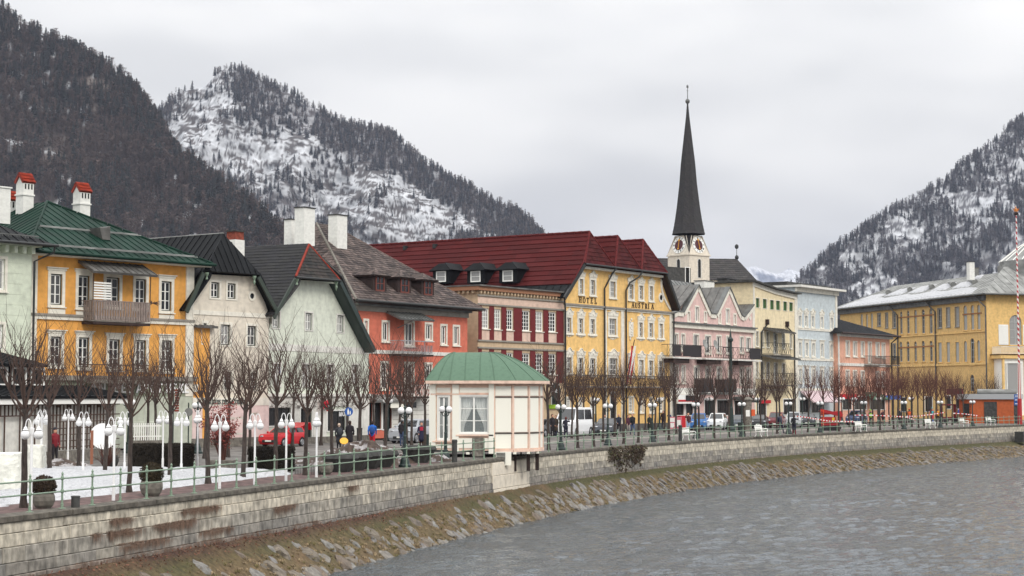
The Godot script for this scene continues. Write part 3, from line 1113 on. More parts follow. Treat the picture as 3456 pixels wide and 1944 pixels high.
func gutter(b: Node3D, a: Vector3, e: Vector3, mat := "dark_iron", r := 0.09) -> void:
	var g := G.new()
	g.tube([a, e], [r, r], 7)
	part("gutter", g, mat, b)

func pipe(b: Node3D, pts: Array, r: float, mat := "dark_iron", called := "downpipe") -> void:
	var g := G.new()
	var rr := []
	for p in pts: rr.append(r)
	g.tube(pts, rr, 7)
	part(called, g, mat, b)

func chimney(b: Node3D, at: Vector3, s: Vector3, mat: String, cap_mat := "concrete_dark", hood := "") -> Node3D:       # at: centre of its foot
	var g := G.new()
	g.box(Vector3(-s.x / 2, 0, -s.z / 2), Vector3(s.x / 2, s.y, s.z / 2))
	var c := part("chimney", g, mat, b)
	c.position = at
	if hood == "":
		g = G.new()
		g.box(Vector3(-s.x / 2 - 0.07, s.y + 0.002, -s.z / 2 - 0.07), Vector3(s.x / 2 + 0.07, s.y + 0.09, s.z / 2 + 0.07))
		part("cap", g, cap_mat, c)
		return c
	g = G.new()             # a little tiled saddle roof on stubs, smoke holes under it
	g.box(Vector3(-s.x / 2 - 0.06, s.y * 0.62, -s.z / 2 - 0.06), Vector3(s.x / 2 + 0.06, s.y * 0.62 + 0.1, s.z / 2 + 0.06))
	part("collar", g, mat, c)
	for q in [[-0.3, 0.5, 0], [0.0, 0.5, 0], [0.3, 0.5, 0], [0.5, -0.25, 1], [0.5, 0.25, 1]]:
		g = G.new()
		g.cbox(Vector3(s.x * q[0], s.y * 0.86, s.z * q[1]), Vector3(0.03 if q[2] else s.x * 0.13, s.y * 0.14, s.z * 0.16 if q[2] else 0.03))
		part("smoke_hole", g, "shop_dark", c)
	g = G.new()
	var hx := s.x / 2 + 0.02
	for x in [-hx, hx]:
		g.prism(PackedVector2Array([Vector2(-s.z / 2, 0), Vector2(s.z / 2, 0), Vector2(0, s.z * 0.55)]), 0, 0.02)
	g = G.new()
	g.xf = Transform3D(Basis(Vector3.UP, PI / 2), Vector3(0, s.y, 0))
	g.prism(PackedVector2Array([Vector2(-s.z / 2, 0), Vector2(s.z / 2, 0), Vector2(0, s.z * 0.62)]), -s.x / 2, s.x / 2)
	part("gable", g, mat, c)
	for z in [-1.0, 1.0]:
		var a := Vector3(-s.x / 2 - 0.1, s.y - 0.06, z * (s.z / 2 + 0.1))
		var e := Vector3(s.x / 2 + 0.1, s.y - 0.06, z * (s.z / 2 + 0.1))
		var t := Vector3(0, s.z * 0.62 + 0.15, -z * (s.z / 2 + 0.1))
		var pp := [a, e, e + t, a + t] if z > 0 else [e, a, a + t, e + t]
		roof_courses(c, pp, "clay_tile", 0.28, 0.28, 0.05, lin(160, 62, 44), lin(130, 50, 38), "red_tile", 0.15, "hood")
	return c

func balcony(b: Node3D, x0: float, x1: float, y: float, deep: float, high: float, mat: String, kind := "bars", floor_mat := "concrete") -> Node3D:
	var fl := bit(b, "balcony", floor_mat, Vector3(x0, y - 0.16, 0.0), Vector3(x1, y, deep))
	var g := G.new()
	var corners := [Vector3(x0 + 0.05, y, 0.0), Vector3(x0 + 0.05, y, deep - 0.05), Vector3(x1 - 0.05, y, deep - 0.05), Vector3(x1 - 0.05, y, 0.0)]
	for i in 3:
		var a: Vector3 = corners[i]
		var e: Vector3 = corners[i + 1]
		g.bar(a + Vector3.UP * high, e + Vector3.UP * high, 0.07, 0.06)
		g.bar(a + Vector3.UP * 0.1, e + Vector3.UP * 0.1, 0.05, 0.04)
	part("handrail", g, mat, fl)
	for i in 3:
		var a: Vector3 = corners[i]
		var e: Vector3 = corners[i + 1]
		var step := 0.13 if kind == "bars" else (0.2 if kind == "boards" else 0.6)
		var n := int(a.distance_to(e) / step)
		g = G.new()
		for k in range(0 if i == 1 else 1, n + 1):
			var p := a.lerp(e, k / float(maxi(n, 1)))
			if kind == "boards":
				var t := (e - a).normalized() * 0.085
				var q := p + Vector3.UP * 0.12
				g.bar(p + Vector3.UP * 0.08, p + Vector3.UP * (high - 0.02), 0.15 if absf(t.x) > 0.01 else 0.03, 0.03 if absf(t.x) > 0.01 else 0.15, Vector3.FORWARD)
			elif kind == "solid":
				pass
			else:
				g.bar(p + Vector3.UP * 0.1, p + Vector3.UP * high, 0.025, 0.025, Vector3.FORWARD)
				if kind == "scroll" and k < n:
					var q := a.lerp(e, (k + 1) / float(n))
					g.bar(p + Vector3.UP * 0.15, q + Vector3.UP * (high - 0.05), 0.02, 0.02)
					g.bar(q + Vector3.UP * 0.15, p + Vector3.UP * (high - 0.05), 0.02, 0.02)
		if kind == "solid":
			g.bar(a + Vector3.UP * high * 0.52, e + Vector3.UP * high * 0.52, 0.03, high * 0.88)
		part("balustrade", g, mat, fl)
	return fl

func canopy(b: Node3D, x0: float, x1: float, y_wall: float, y_edge: float, deep: float, mat: String) -> void:
	roof_panels(b, [Vector3(x0, y_edge, deep), Vector3(x1, y_edge, deep), Vector3(x1, y_wall, 0.02), Vector3(x0, y_wall, 0.02)], mat, 0.5, "canopy")

func letters(b: Node3D, text: String, at: Vector3, size: float, mat, serif := false, called := "lettering", wide := 0.0, mono := false) -> MeshInstance3D:
	var t := TextMesh.new()
	var f := SystemFont.new()
	f.font_names = PackedStringArray(["Droid Serif" if serif else ("Droid Sans Mono" if mono else "Droid Sans")])
	f.font_weight = 700
	t.font = f
	t.font_size = 64
	t.text = text
	t.pixel_size = size / 46.0
	t.depth = 0.04
	t.horizontal_alignment = HORIZONTAL_ALIGNMENT_LEFT
	t.vertical_alignment = VERTICAL_ALIGNMENT_BOTTOM
	t.curve_step = 2.0
	var o := part(called, t, mat, b)
	o.position = at - Vector3(0, size * 0.33, 0)
	if wide > 0.0:
		var w := t.get_aabb().size.x
		if w > 0.01:
			o.scale.x = wide / w
	return o

func spaced(b: Node3D, text: String, x0: float, x1: float, y: float, size: float, mat) -> void:      # single raised letters, evenly set
	for i in text.length():
		letters(b, text[i], Vector3(lerpf(x0, x1 - size * 0.7, i / float(text.length() - 1)), y, 0.02), size, mat, true, "sign_letter")

# ---------------------------------------------------------------- the houses, from left to right

func build_houses() -> void:
	rng.seed = 12
	low_shop()
	mint_house()
	orange_house()
	cream_house()
	green_house()
	salmon_house()
	oxblood_house()
	hotel()
	pink_house()
	vanilla_house()
	blue_house()
	peach_house()
	residence()
	church()

func low_shop() -> void:
	var w := 12.53
	var b := thing("low_shop", "low flat roofed shop with white fascia and lattice before the orange house", "building", Vector3(-25.41, 0, -84.00), 1.2789)
	bit(b, "wall", "plaster_white", Vector3(0, -0.12, -5), Vector3(w, 2.9, -0.3))
	bit(b, "plinth", "concrete", Vector3(-0.1, -0.12, -0.29), Vector3(w + 0.05, 0.45, -0.02))
	bit(b, "fascia", "white_paint", Vector3(-0.4, 2.91, -5.3), Vector3(w + 0.3, 3.3, 0.4))
	roof_panels(b, [Vector3(-0.5, 3.32, 0.5), Vector3(w + 0.4, 3.32, 0.5), Vector3(w + 0.4, 3.9, -2.6), Vector3(-0.5, 3.9, -2.6)], "black_metal", 0.6)
	bit(b, "upper_wall", "dark_wood", Vector3(-0.2, 3.3, -6), Vector3(w * 0.62, 5.0, -2.6))
	for i in 5:
		window(b, [0.9 + i * 1.75, 4.35, 1.1, 0.8], "shop").position.z = -2.4
	roof_panels(b, [Vector3(-0.6, 5.0, -2.0), Vector3(w * 0.66, 5.0, -2.0), Vector3(w * 0.66, 6.0, -6.2), Vector3(-0.6, 6.0, -6.2)], "black_metal", 0.6)
	# brown lattice for climbing plants on the front
	var n := int(w / 0.34)
	for i in n:
		if i < n * 0.42 and i % 4 != 0:
			bit(b, "lattice_bar", "old_wood", Vector3(i * 0.34, 2.35, -0.16), Vector3(i * 0.34 + 0.05, 2.88, -0.11))
			continue
		bit(b, "lattice_bar", "old_wood", Vector3(i * 0.34, 0.5, -0.16), Vector3(i * 0.34 + 0.06, 2.95, -0.1))
		if i % 3 == 0:
			bit(b, "lattice_knob", "old_wood", Vector3(i * 0.34 - 0.06, 2.72, -0.1), Vector3(i * 0.34 + 0.13, 2.95, -0.03))
	for y in [2.3, 2.85]:
		bit(b, "lattice_rail", "old_wood", Vector3(0, y, -0.1), Vector3(w, y + 0.06, -0.05))
	for y in [0.62, 0.95, 1.28, 1.61, 1.95]:
		bit(b, "lattice_rail", "old_wood", Vector3(w * 0.44, y, -0.1), Vector3(w, y + 0.05, -0.05))

func mint_house() -> void:
	var w := 7.15
	var h := 12.19
	var b := house("mint_house", "pale mint house at the left edge with corbelled eaves and dark roof", Vector3(-33.15, 0, -96.90), 0.9032, [Vector2(0, 0), Vector2(w, 0), Vector2(w, h), Vector2(0, h)], 9.0, "mint_pale",
		[["white_box", [[4.81, 10.46, 0.92, 1.83], [4.83, 6.67, 0.81, 1.72]]], ["white_box", [[1.6, h - 2.3, 1.0, 2.0], [1.6, h - 6.0, 1.0, 2.0]]]])
	# board joints of the rendered front
	for i in 9:
		bit(b, "joint", "sage", Vector3(0.0, h - 1.0 - i * 0.62, 0.0), Vector3(w - 0.6, h - 0.985 - i * 0.62, 0.012))
	for i in 12:
		bit(b, "corbel", "mint_pale", Vector3(w - 0.35 - i * 0.62, h - 0.42, 0.0), Vector3(w - 0.13 - i * 0.62, h - 0.02, 0.5))
	bit(b, "cornice", "mint_pale", Vector3(-0.3, h, -9), Vector3(w + 0.3, h + 0.16, 0.6))
	var e := h + 0.17
	roof_panels(b, [Vector3(-4, e, 0.95), Vector3(w + 0.95, e, 0.95), Vector3(w * 0.5 - 1.6, e + 2.9, -4.5), Vector3(-4, e + 2.9, -4.5)], "black_metal", 0.6)
	roof_panels(b, [Vector3(w + 0.95, e, 0.95), Vector3(w + 0.95, e, -10), Vector3(w * 0.5 - 1.6, e + 2.9, -4.5)], "green_metal", 0.6)
	gutter(b, Vector3(-4, e - 0.05, 1.05), Vector3(w + 1.1, e - 0.05, 1.05))
	var g := G.new()
	for i in 46:
		g.box(Vector3(-2 + i * 0.2, e + 0.2, 0.3), Vector3(-2 + i * 0.2 + 0.05, e + 0.52, 0.34))
	g.box(Vector3(-2.1, e + 0.45, 0.34), Vector3(w + 0.2, e + 0.52, 0.37))
	g.box(Vector3(-2.1, e + 0.25, 0.34), Vector3(w + 0.2, e + 0.3, 0.37))
	part("snow_guard", g, "grey_metal", b)
	chimney(b, Vector3(7.63, 13.90, -4.00), Vector3(1.0, 2.2, 0.8), "chimney_white", "chimney_white")
	pipe(b, [Vector3(w + 0.9, e - 0.1, 1.0), Vector3(w + 0.9, e - 0.45, 0.9), Vector3(w + 0.1, e - 1.0, 0.12), Vector3(w + 0.1, 0, 0.12)], 0.07)

func orange_house() -> void:
	var w := 12.89
	var h := 12.05
	var vc := 8.16
	var b := house("orange_house", "bright orange house with a green metal hip roof and wooden balcony", Vector3(-29.19, 0, -104.01), 0.9032, [Vector2(0, 0), Vector2(w, 0), Vector2(w, h), Vector2(0, h)], 14.0, "orange", [
		["villa", [[1.88, 9.87, 0.88, 1.91], [3.96, 9.84, 0.86, 1.98], [6.21, 9.91, 1.06, 1.89], [8.46, 9.90, 0.88, 1.90], [10.59, 9.85, 0.87, 1.96], [1.92, 6.08, 0.80, 1.81], [4.02, 6.04, 0.84, 1.88], [6.41, 5.98, 0.88, 1.87], [8.55, 5.98, 0.84, 1.89], [10.67, 5.96, 0.89, 1.98]]],
		["shop", [[4.77, 2.46, 0.71, 1.15], [5.92, 2.46, 1.12, 1.16], [8.45, 2.47, 0.92, 1.64], [9.65, 2.47, 1.31, 1.65], [10.87, 2.46, 0.95, 1.53]]]])
	for x in [[0.0, 0.43], [12.23, w]]:
		bit(b, "pilaster", "trim", Vector3(x[0], 3.3, -0.01), Vector3(x[1], h - 0.02, 0.09))
	for y in [[vc - 0.16, vc + 0.06, 0.12, "trim"], [vc + 0.062, vc + 0.2, 0.2, "grey_trim"]]:
		bit(b, "string_course", y[3], Vector3(-0.05, y[0], -0.01), Vector3(w + 0.05, y[1], y[2]))
	for x in [[1.91, 8.55, 0.87, 0.72], [3.99, 8.53, 0.86, 0.64], [10.61, 8.55, 0.87, 0.64]]:
		bit(b, "apron", "trim", Vector3(x[0] - x[2] / 2 - 0.2, vc + 0.21, -0.01), Vector3(x[0] + x[2] / 2 + 0.2, x[1] + x[3] / 2 - 0.25, 0.05))
	# shop floor
	var gv := 4.29
	bit(b, "shop_cornice", "grey_trim", Vector3(-0.05, gv, -0.01), Vector3(w + 0.1, gv + 0.3, 0.35))
	bit(b, "shop_sign_band", mk("band_grey", rgb(138, 144, 126), 0.9), Vector3(0.02, gv - 1.0, -0.01), Vector3(w - 0.02, gv - 0.002, 0.06))
	var n := 0
	var at: Array = [4.08, 4.68, 5.28, 6.5, 7.07, 7.71, 8.32, 8.84, 9.42, 10.07, 10.7, 11.23, 11.78, 12.29]
	for ch in "LANDESAPOTHEKE":
		letters(b, ch, Vector3(at[n] - 0.25, gv - 0.78, 0.14), 0.62, "lamp_white", false, "sign_letter")
		n += 1
	bit(b, "wall_lamp", "trim", Vector3(12.84, gv - 0.7, 0.06), Vector3(13.15, gv - 0.2, 0.3))
	var sw: Array = [[4.77, 2.46, 0.71, 1.15], [5.92, 2.46, 1.12, 1.16], [8.45, 2.47, 0.92, 1.64], [9.65, 2.47, 1.31, 1.65], [10.87, 2.46, 0.95, 1.53]]
	var sh := []
	for r in sw: sh.append(Rect2(r[0] - r[2] / 2, r[1] - r[3] / 2, r[2], r[3]))
	var sg := facade(PackedVector2Array([Vector2(0.01, 0), Vector2(w - 0.01, 0), Vector2(w - 0.01, gv - 0.003), Vector2(0.01, gv - 0.003)]), sh, 0.05)
	var sf := part("shop_front", sg, "sage", b)
	sf.position.z = 0.05
	# posters in the shop windows
	for p in [[8.03, 0.9, 2.4, 1.0, lin(70, 130, 160)], [10.41, 0.7, 2.6, 1.3, lin(40, 80, 140)], [9.29, 1.0, 1.5, 0.4, lin(230, 230, 225)]]:
		var g := G.new()
		g.col = p[4]
		g.box(Vector3(p[0], p[1], -0.1), Vector3(p[0] + p[3], p[2], -0.08))
		part("poster", g, "print", b)
	# balconies and the tin canopy over the upper one
	var bx := [3.82, 8.32]
	balcony(b, bx[0], bx[1], 7.95, 1.15, 1.3, "weathered", "boards", "dark_wood")
	balcony(b, bx[0], bx[1], 4.27, 1.15, 1.0, "old_wood", "bars", "concrete")
	canopy(b, 3.48, 8.62, 11.76, 11.04, 1.5, "rusty_metal")
	for x in bx:
		pipe(b, [Vector3(x, 7.95 + 1.3, 1.1), Vector3(x, 11.10, 1.15)], 0.03, "dark_iron", "canopy_post")
	var g := G.new()
	for i in 8:
		g.box(Vector3(bx[0] + 0.1, 9.17 + 0.02 + i * 0.16, 1.0), Vector3(bx[0] + 1.45, 9.17 + 0.12 + i * 0.16, 1.04))
	part("privacy_screen", g, "white_paint", b)
	g = G.new()
	for i in 40:
		var a := rnd(0, TAU)
		g.tube([Vector3(bx[1] + 0.2, 9.26, 1.1), Vector3(bx[1] + 0.4 + 0.4 * cos(a), 9.26 + rnd(-0.15, 0.2), 1.1 + 0.3 * sin(a))], [0.02, 0.01], 3)
	part("dry_plant", g, "twig", b)
	# hip roof of green sheet metal
	var e := h + 0.02
	var a := Vector3(6.45, 16.17, -7.24)
	var o := 0.95
	roof_panels(b, [Vector3(-o, e, o), Vector3(w + o, e, o), a], "green_metal", 0.62)
	roof_panels(b, [Vector3(-o, e, -15), Vector3(-o, e, o), a, Vector3(a.x, a.y, -15)], "green_metal", 0.62)
	roof_panels(b, [Vector3(w + o, e, o), Vector3(w + o, e, -15), Vector3(a.x, a.y, -15), a], "green_metal", 0.62)
	bit(b, "eave_board", "trim", Vector3(-o + 0.1, e - 0.2, 0.02), Vector3(w + o - 0.1, e - 0.13, o - 0.1))
	gutter(b, Vector3(-o, e - 0.04, o + 0.08), Vector3(w + o + 0.1, e - 0.04, o + 0.08), "green_metal", 0.1)
	ridge_caps(b, a + Vector3.UP * 0.04, Vector3(w + o, e + 0.05, o), 0.09, "green_metal", 1.0)
	ridge_caps(b, a + Vector3.UP * 0.04, Vector3(-o, e + 0.05, o), 0.09, "green_metal", 1.0)
	for t in [0.07, 0.42]:          # snow guards: two tubes on brackets
		for k in 2:
			var y: float = t + 0.02 * k
			var l := Vector3(-o, e, o).lerp(a, y) + Vector3.UP * 0.16
			var r := Vector3(w + o, e, o).lerp(a, y) + Vector3.UP * 0.16
			pipe(b, [l.lerp(r, 0.03), l.lerp(r, 0.97)], 0.03, "pale_metal", "snow_guard")
	var wv := Vector3(w * 0.5, e, o).lerp(a, 0.33) + Vector3(0.4, 0.2, 0)
	g = G.new()
	g.prism(PackedVector2Array([Vector2(-0.55, 0.5), Vector2(0, 0.55), Vector2(0.3, 0.65), Vector2(0.3, -0.25), Vector2(-0.3, -0.25)]), -0.8, 0.25)
	part("roof_hatch", g, "rusty_metal", b).position = wv
	chimney(b, Vector3(5.25, 15.57, -8.01) - Vector3(0, 0.6, 0), Vector3(0.82, 2.5, 0.8), "chimney_white", "", "hood")
	chimney(b, Vector3(9.05, 15.43, -6.96) - Vector3(0, 0.8, 0), Vector3(0.82, 2.5, 0.8), "chimney_white", "", "hood")
	chimney(b, Vector3(5.45, 16.14, -6.92) - Vector3(0, 2.4, 3.0), Vector3(0.9, 2.7, 0.8), "chimney_white", "", "hood")
	# narrow orange link towards the cream house
	var k := house("orange_link", "narrow orange link with a small tin roof between the orange and the cream house", Vector3(-29.19, 0, -104.01) + Vector3(0, 0, 0), 0.9032, [Vector2(w + 0.12, 0), Vector2(w + 1.5, 0), Vector2(w + 1.5, vc - 0.2), Vector2(w + 0.12, vc - 0.2)], 3.0, "orange", [])
	roof_panels(k, [Vector3(w + 0.05, vc - 0.18, 0.4), Vector3(w + 1.9, vc - 0.18, 0.4), Vector3(w + 1.9, vc + 0.15, -2.0), Vector3(w + 0.05, vc + 0.15, -2.0)], "rusty_metal", 0.5)

func cream_house() -> void:
	var w := 7.22
	var p := [Vector2(0, 0), Vector2(w, 0), Vector2(7.16, 9.00), Vector2(5.95, 11.57), Vector2(1.24, 11.49), Vector2(-0.01, 10.14), Vector2(0, 9.92)]
	p[2].x = w
	p[5].x = 0.2
	var b := house("cream_house", "narrow cream gable house with black metal half hipped roof and old inn lettering", Vector3(-21.21, 0, -114.14), 0.9472, p, 11.0, "cream", [
		["plain_dark", [[2.00, 10.46, 0.79, 1.06], [3.55, 10.46, 0.81, 1.07], [3.01, 7.47, 0.93, 1.38], [5.54, 7.46, 0.89, 1.40], [3.28, 4.35, 0.73, 1.15], [5.78, 4.33, 0.62, 1.20], [1.08, 7.52, 0.32, 1.34]]],
		["plain_dark", [[2.46, 1.33, 0.81, 1.03], [3.54, 1.25, 0.58, 0.90], [4.44, 1.27, 0.44, 0.97], [5.80, 1.64, 0.60, 0.77]]]])
	bit(b, "string_course", "trim", Vector3(-0.02, 8.75, -0.01), Vector3(w + 0.02, 9.05, 0.06))
	bit(b, "pink_base", "pink_plinth", Vector3(0.01, 0.0, 0.001), Vector3(w + 0.05, 2.67, 0.045))
	bit(b, "sign_band", "trim", Vector3(0.01, 2.67 + 0.004, -0.01), Vector3(w + 0.03, 3.21, 0.06))
	bit(b, "plinth", "concrete", Vector3(-0.05, -0.12, 0.001), Vector3(w + 0.08, 0.5, 0.1))
	letters(b, "Gasthaus zur Salzmühle", Vector3(0.95, 2.75, 0.07), 0.42, "lamp_green", true, "inn_lettering", 4.21)
	var g := G.new()
	var oc := Vector2(5.51, 10.22)
	g.xf = Transform3D(Basis(Vector3.RIGHT, PI / 2), Vector3(oc.x, oc.y, 0))
	g.lathe([Vector2(0.2, 0.0), Vector2(0.2, 0.05), Vector2(0.36, 0.05), Vector2(0.36, -0.02)], 16)
	var om := part("oculus", g, "trim", b)
	g = G.new()
	g.xf = Transform3D(Basis(Vector3.RIGHT, PI / 2), Vector3(oc.x, oc.y, 0))
	g.lathe([Vector2(0.2, 0.012), Vector2(0.0, 0.012)], 16)
	part("pane", g, "pane", om)
	# roof: apex set back, half hip in front, flared verges
	var a := Vector3(3.51, 14.41, -0.77)
	var hl := Vector3(0.24, 11.64, 0.75)
	var hr := Vector3(5.43, 11.66, 0.75)
	var lo := Vector3(-0.31 - 0.9, 10.08 - 1.1, 0.7)
	var ro := Vector3(7.39, 9.30, 0.70)
	roof_panels(b, [hl, hr, a], "black_metal", 0.55)
	var back := Vector3(0, 0, -11.5)
	roof_panels(b, [lo + Vector3(0, 0, -12), lo, hl, a, Vector3(a.x, a.y, lo.z - 12)], "black_metal", 0.6)
	roof_panels(b, [ro, ro + Vector3(0, 0, -12), Vector3(a.x, a.y, ro.z - 12), a, hr], "black_metal", 0.6)
	for s in [[hl, lo], [hr, ro]]:
		g = G.new()
		g.bar(s[0] + Vector3(0, -0.16, -0.05), s[1] + Vector3(0, -0.16, -0.05), 0.12, 0.3)
		part("verge_board", g, "dark_frame", b)
	pipe(b, [a + Vector3.UP * 0.06, Vector3(a.x, a.y + 0.06, -11)], 0.05, "pale_metal", "ridge_flashing")
	roof_panels(b, [Vector3(0.4, a.y - 2.3, -5.2), Vector3(0.4, a.y - 2.3, -7.6), Vector3(a.x - 0.3, a.y - 0.75, -7.6), Vector3(a.x - 0.3, a.y - 0.75, -5.2)], "black_metal", 0.6, "dormer_roof")
	g = G.new()
	g.prism(PackedVector2Array([Vector2(0.6, a.y - 2.4), Vector2(2.4, a.y - 1.2), Vector2(2.4, a.y - 2.4)]), -7.4, -5.4)
	part("dormer", g, "black_metal", b)
	for x in [hl + Vector3(0.35, -0.1, -0.1), hr + Vector3(-0.35, -0.1, -0.1)]:
		g = G.new()
		g.lathe([Vector2(0, -0.7), Vector2(0.1, -0.45), Vector2(0.06, -0.3), Vector2(0.14, -0.1), Vector2(0.14, 0.0)], 6, x)
		part("hanging_finial", g, "rail_green", b)
	chimney(b, Vector3(9.88, 13.95, -6.00) - Vector3(0, 1.2, 0), Vector3(0.9, 1.38 + 1.2, 0.85), "brick_red", "concrete_dark")
	bit(b, "chimney_shaft", "chimney_white", Vector3(9.88, 13.95, -6.00) - Vector3(0.5, 1.5, 0.48), Vector3(9.86, 14.73, -6.00) + Vector3(0.5, 0, 0.48))

func green_house() -> void:
	var w := 13.32
	var p := [Vector2(0, 0), Vector2(w, 0), Vector2(13.22, 6.99), Vector2(8.76, 11.78), Vector2(3.60, 11.65), Vector2(1.23, 9.41), Vector2(0.06, 7.87)]
	p[2].x = w
	p[6].x = 0.0
	var b := house("pale_green_house", "broad pale green gable house with steep slate roof and dark green verge boards", Vector3(-17.04, 0, -120.00), 1.0973, p, 13.0, "mint", [
		["plain_grey", [[0.96, 8.66, 0.88, 1.17], [5.05, 8.70, 0.91, 1.27], [9.26, 8.69, 0.90, 1.32], [4.77, 4.80, 0.99, 1.59], [7.93, 4.84, 0.92, 1.57], [11.35, 5.01, 0.88, 1.33], [1.12, 4.79, 0.84, 1.61]]],
		["shop", [[1.51, 1.87, 2.76, 1.26], [8.83, 1.48, 2.50, 1.46]]], ["shop", [[4.82, 1.29, 1.53, 2.32]]]])
	bit(b, "string_course", "plaster_white", Vector3(0.02, 6.51, -0.01), Vector3(w - 0.02, 6.99, 0.035))
	var gv := 3.34
	bit(b, "shop_front", "plaster_white", Vector3(0.02, gv - 0.06, -0.01), Vector3(w + 0.02, gv + 0.16, 0.22))
	for s in [[0.0, 0.05], [2.97, 3.88], [5.70, 7.40], [10.18, w]]:
		bit(b, "shop_pier", "plaster_white", Vector3(s[0] + 0.02, 0.0, -0.01), Vector3(s[1] - 0.02, gv - 0.07, 0.07))
	bit(b, "shop_lintel", "plaster_white", Vector3(0.03, 2.54, -0.015), Vector3(w - 0.03, gv - 0.075, 0.065))
	letters(b, "HER\nMODE", Vector3(9.26, 1.80, -0.09), 0.36, "lamp_white")
	bit(b, "plinth", "concrete", Vector3(-0.02, -0.12, 0.001), Vector3(w, 0.35, 0.12))
	# bare vine trained over the shop front
	var g := G.new()
	for i in 170:
		var x := rnd(0.2, w - 0.6)
		var y := rnd(gv - 0.95, gv - 0.25)
		g.tube([Vector3(x, y, 0.12), Vector3(x + rnd(-0.3, 0.3), y + rnd(-0.15, 0.15), 0.2), Vector3(x + rnd(-0.6, 0.6), y + rnd(-0.2, 0.2), 0.14)], [0.018, 0.015, 0.008], 3, false)
	part("bare_vine", g, "twig", b)
	# red bow
	g = G.new()
	var bow := Vector3(6.85, 2.77, 0.35)
	for s in [-1.0, 1.0]:
		g.ball(bow + Vector3(s * 0.32, 0.08, 0), Vector3(0.32, 0.2, 0.12), 8, 6)
		g.bar(bow, bow + Vector3(s * 0.4 - 0.2, -0.55, 0), 0.16, 0.04, Vector3.BACK)
	g.ball(bow, Vector3(0.13, 0.13, 0.14), 8, 6)
	part("ribbon_bow", g, mk("bow_red", rgb(190, 30, 50), 0.6), b)
	# roof
	var a := Vector3(6.31, 14.44, -0.86)
	var hl := Vector3(2.03, 11.76, 0.90)
	var hr := Vector3(7.74, 11.86, 0.90)
	var lo := Vector3(-0.11, 9.30, 0.85)
	lo = lo + (lo - hl) * 0.15
	var ro := Vector3(12.70, 6.87, 0.85)
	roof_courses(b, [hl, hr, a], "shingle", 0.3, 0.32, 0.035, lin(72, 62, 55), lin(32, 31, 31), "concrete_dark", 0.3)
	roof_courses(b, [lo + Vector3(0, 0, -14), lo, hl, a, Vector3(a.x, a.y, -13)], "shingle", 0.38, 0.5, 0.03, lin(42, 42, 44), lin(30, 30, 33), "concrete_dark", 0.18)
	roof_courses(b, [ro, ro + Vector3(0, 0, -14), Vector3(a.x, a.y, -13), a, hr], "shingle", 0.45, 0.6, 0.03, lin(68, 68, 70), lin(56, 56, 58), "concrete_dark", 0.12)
	ridge_caps(b, a, hl, 0.1, "clay_tile", 0.45, lin(150, 66, 54))
	ridge_caps(b, a, hr, 0.1, "clay_tile", 0.45, lin(150, 66, 54))
	ridge_caps(b, a, Vector3(a.x, a.y, -13), 0.1, "shingle", 0.45, lin(70, 70, 72))
	gutter(b, hl + Vector3(0, -0.05, 0.08), hr + Vector3(0, -0.05, 0.08), "dark_iron", 0.08)
	for s in [[hr, ro]]:
		g = G.new()
		g.bar(s[0] + Vector3(0.1, -0.12, -0.04), s[1] + Vector3(0.1, -0.12, -0.04), 0.16, 0.34)
		part("verge_board", g, "lamp_green", b)
	g = G.new()
	g.quad(hr + Vector3(0, -0.3, -0.1), ro + Vector3(0, -0.3, -0.1), ro + Vector3(-0.1, -0.25, -0.9), hr + Vector3(-0.1, -0.25, -0.9))
	part("soffit", g, "lamp_green", b)
	g = G.new()
	g.bar(hl + Vector3(0, -0.2, -0.05), lo + Vector3(0, -0.2, -0.05), 0.1, 0.26)
	part("verge_board", g, "dark_frame", b)
	for x in [hl + Vector3(0.3, -0.1, -0.1), hr + Vector3(-0.3, -0.1, -0.1)]:
		g = G.new()
		g.lathe([Vector2(0, -0.75), Vector2(0.11, -0.45), Vector2(0.06, -0.3), Vector2(0.15, -0.1), Vector2(0.15, 0.0)], 6, x)
		part("hanging_finial", g, "rail_green", b)

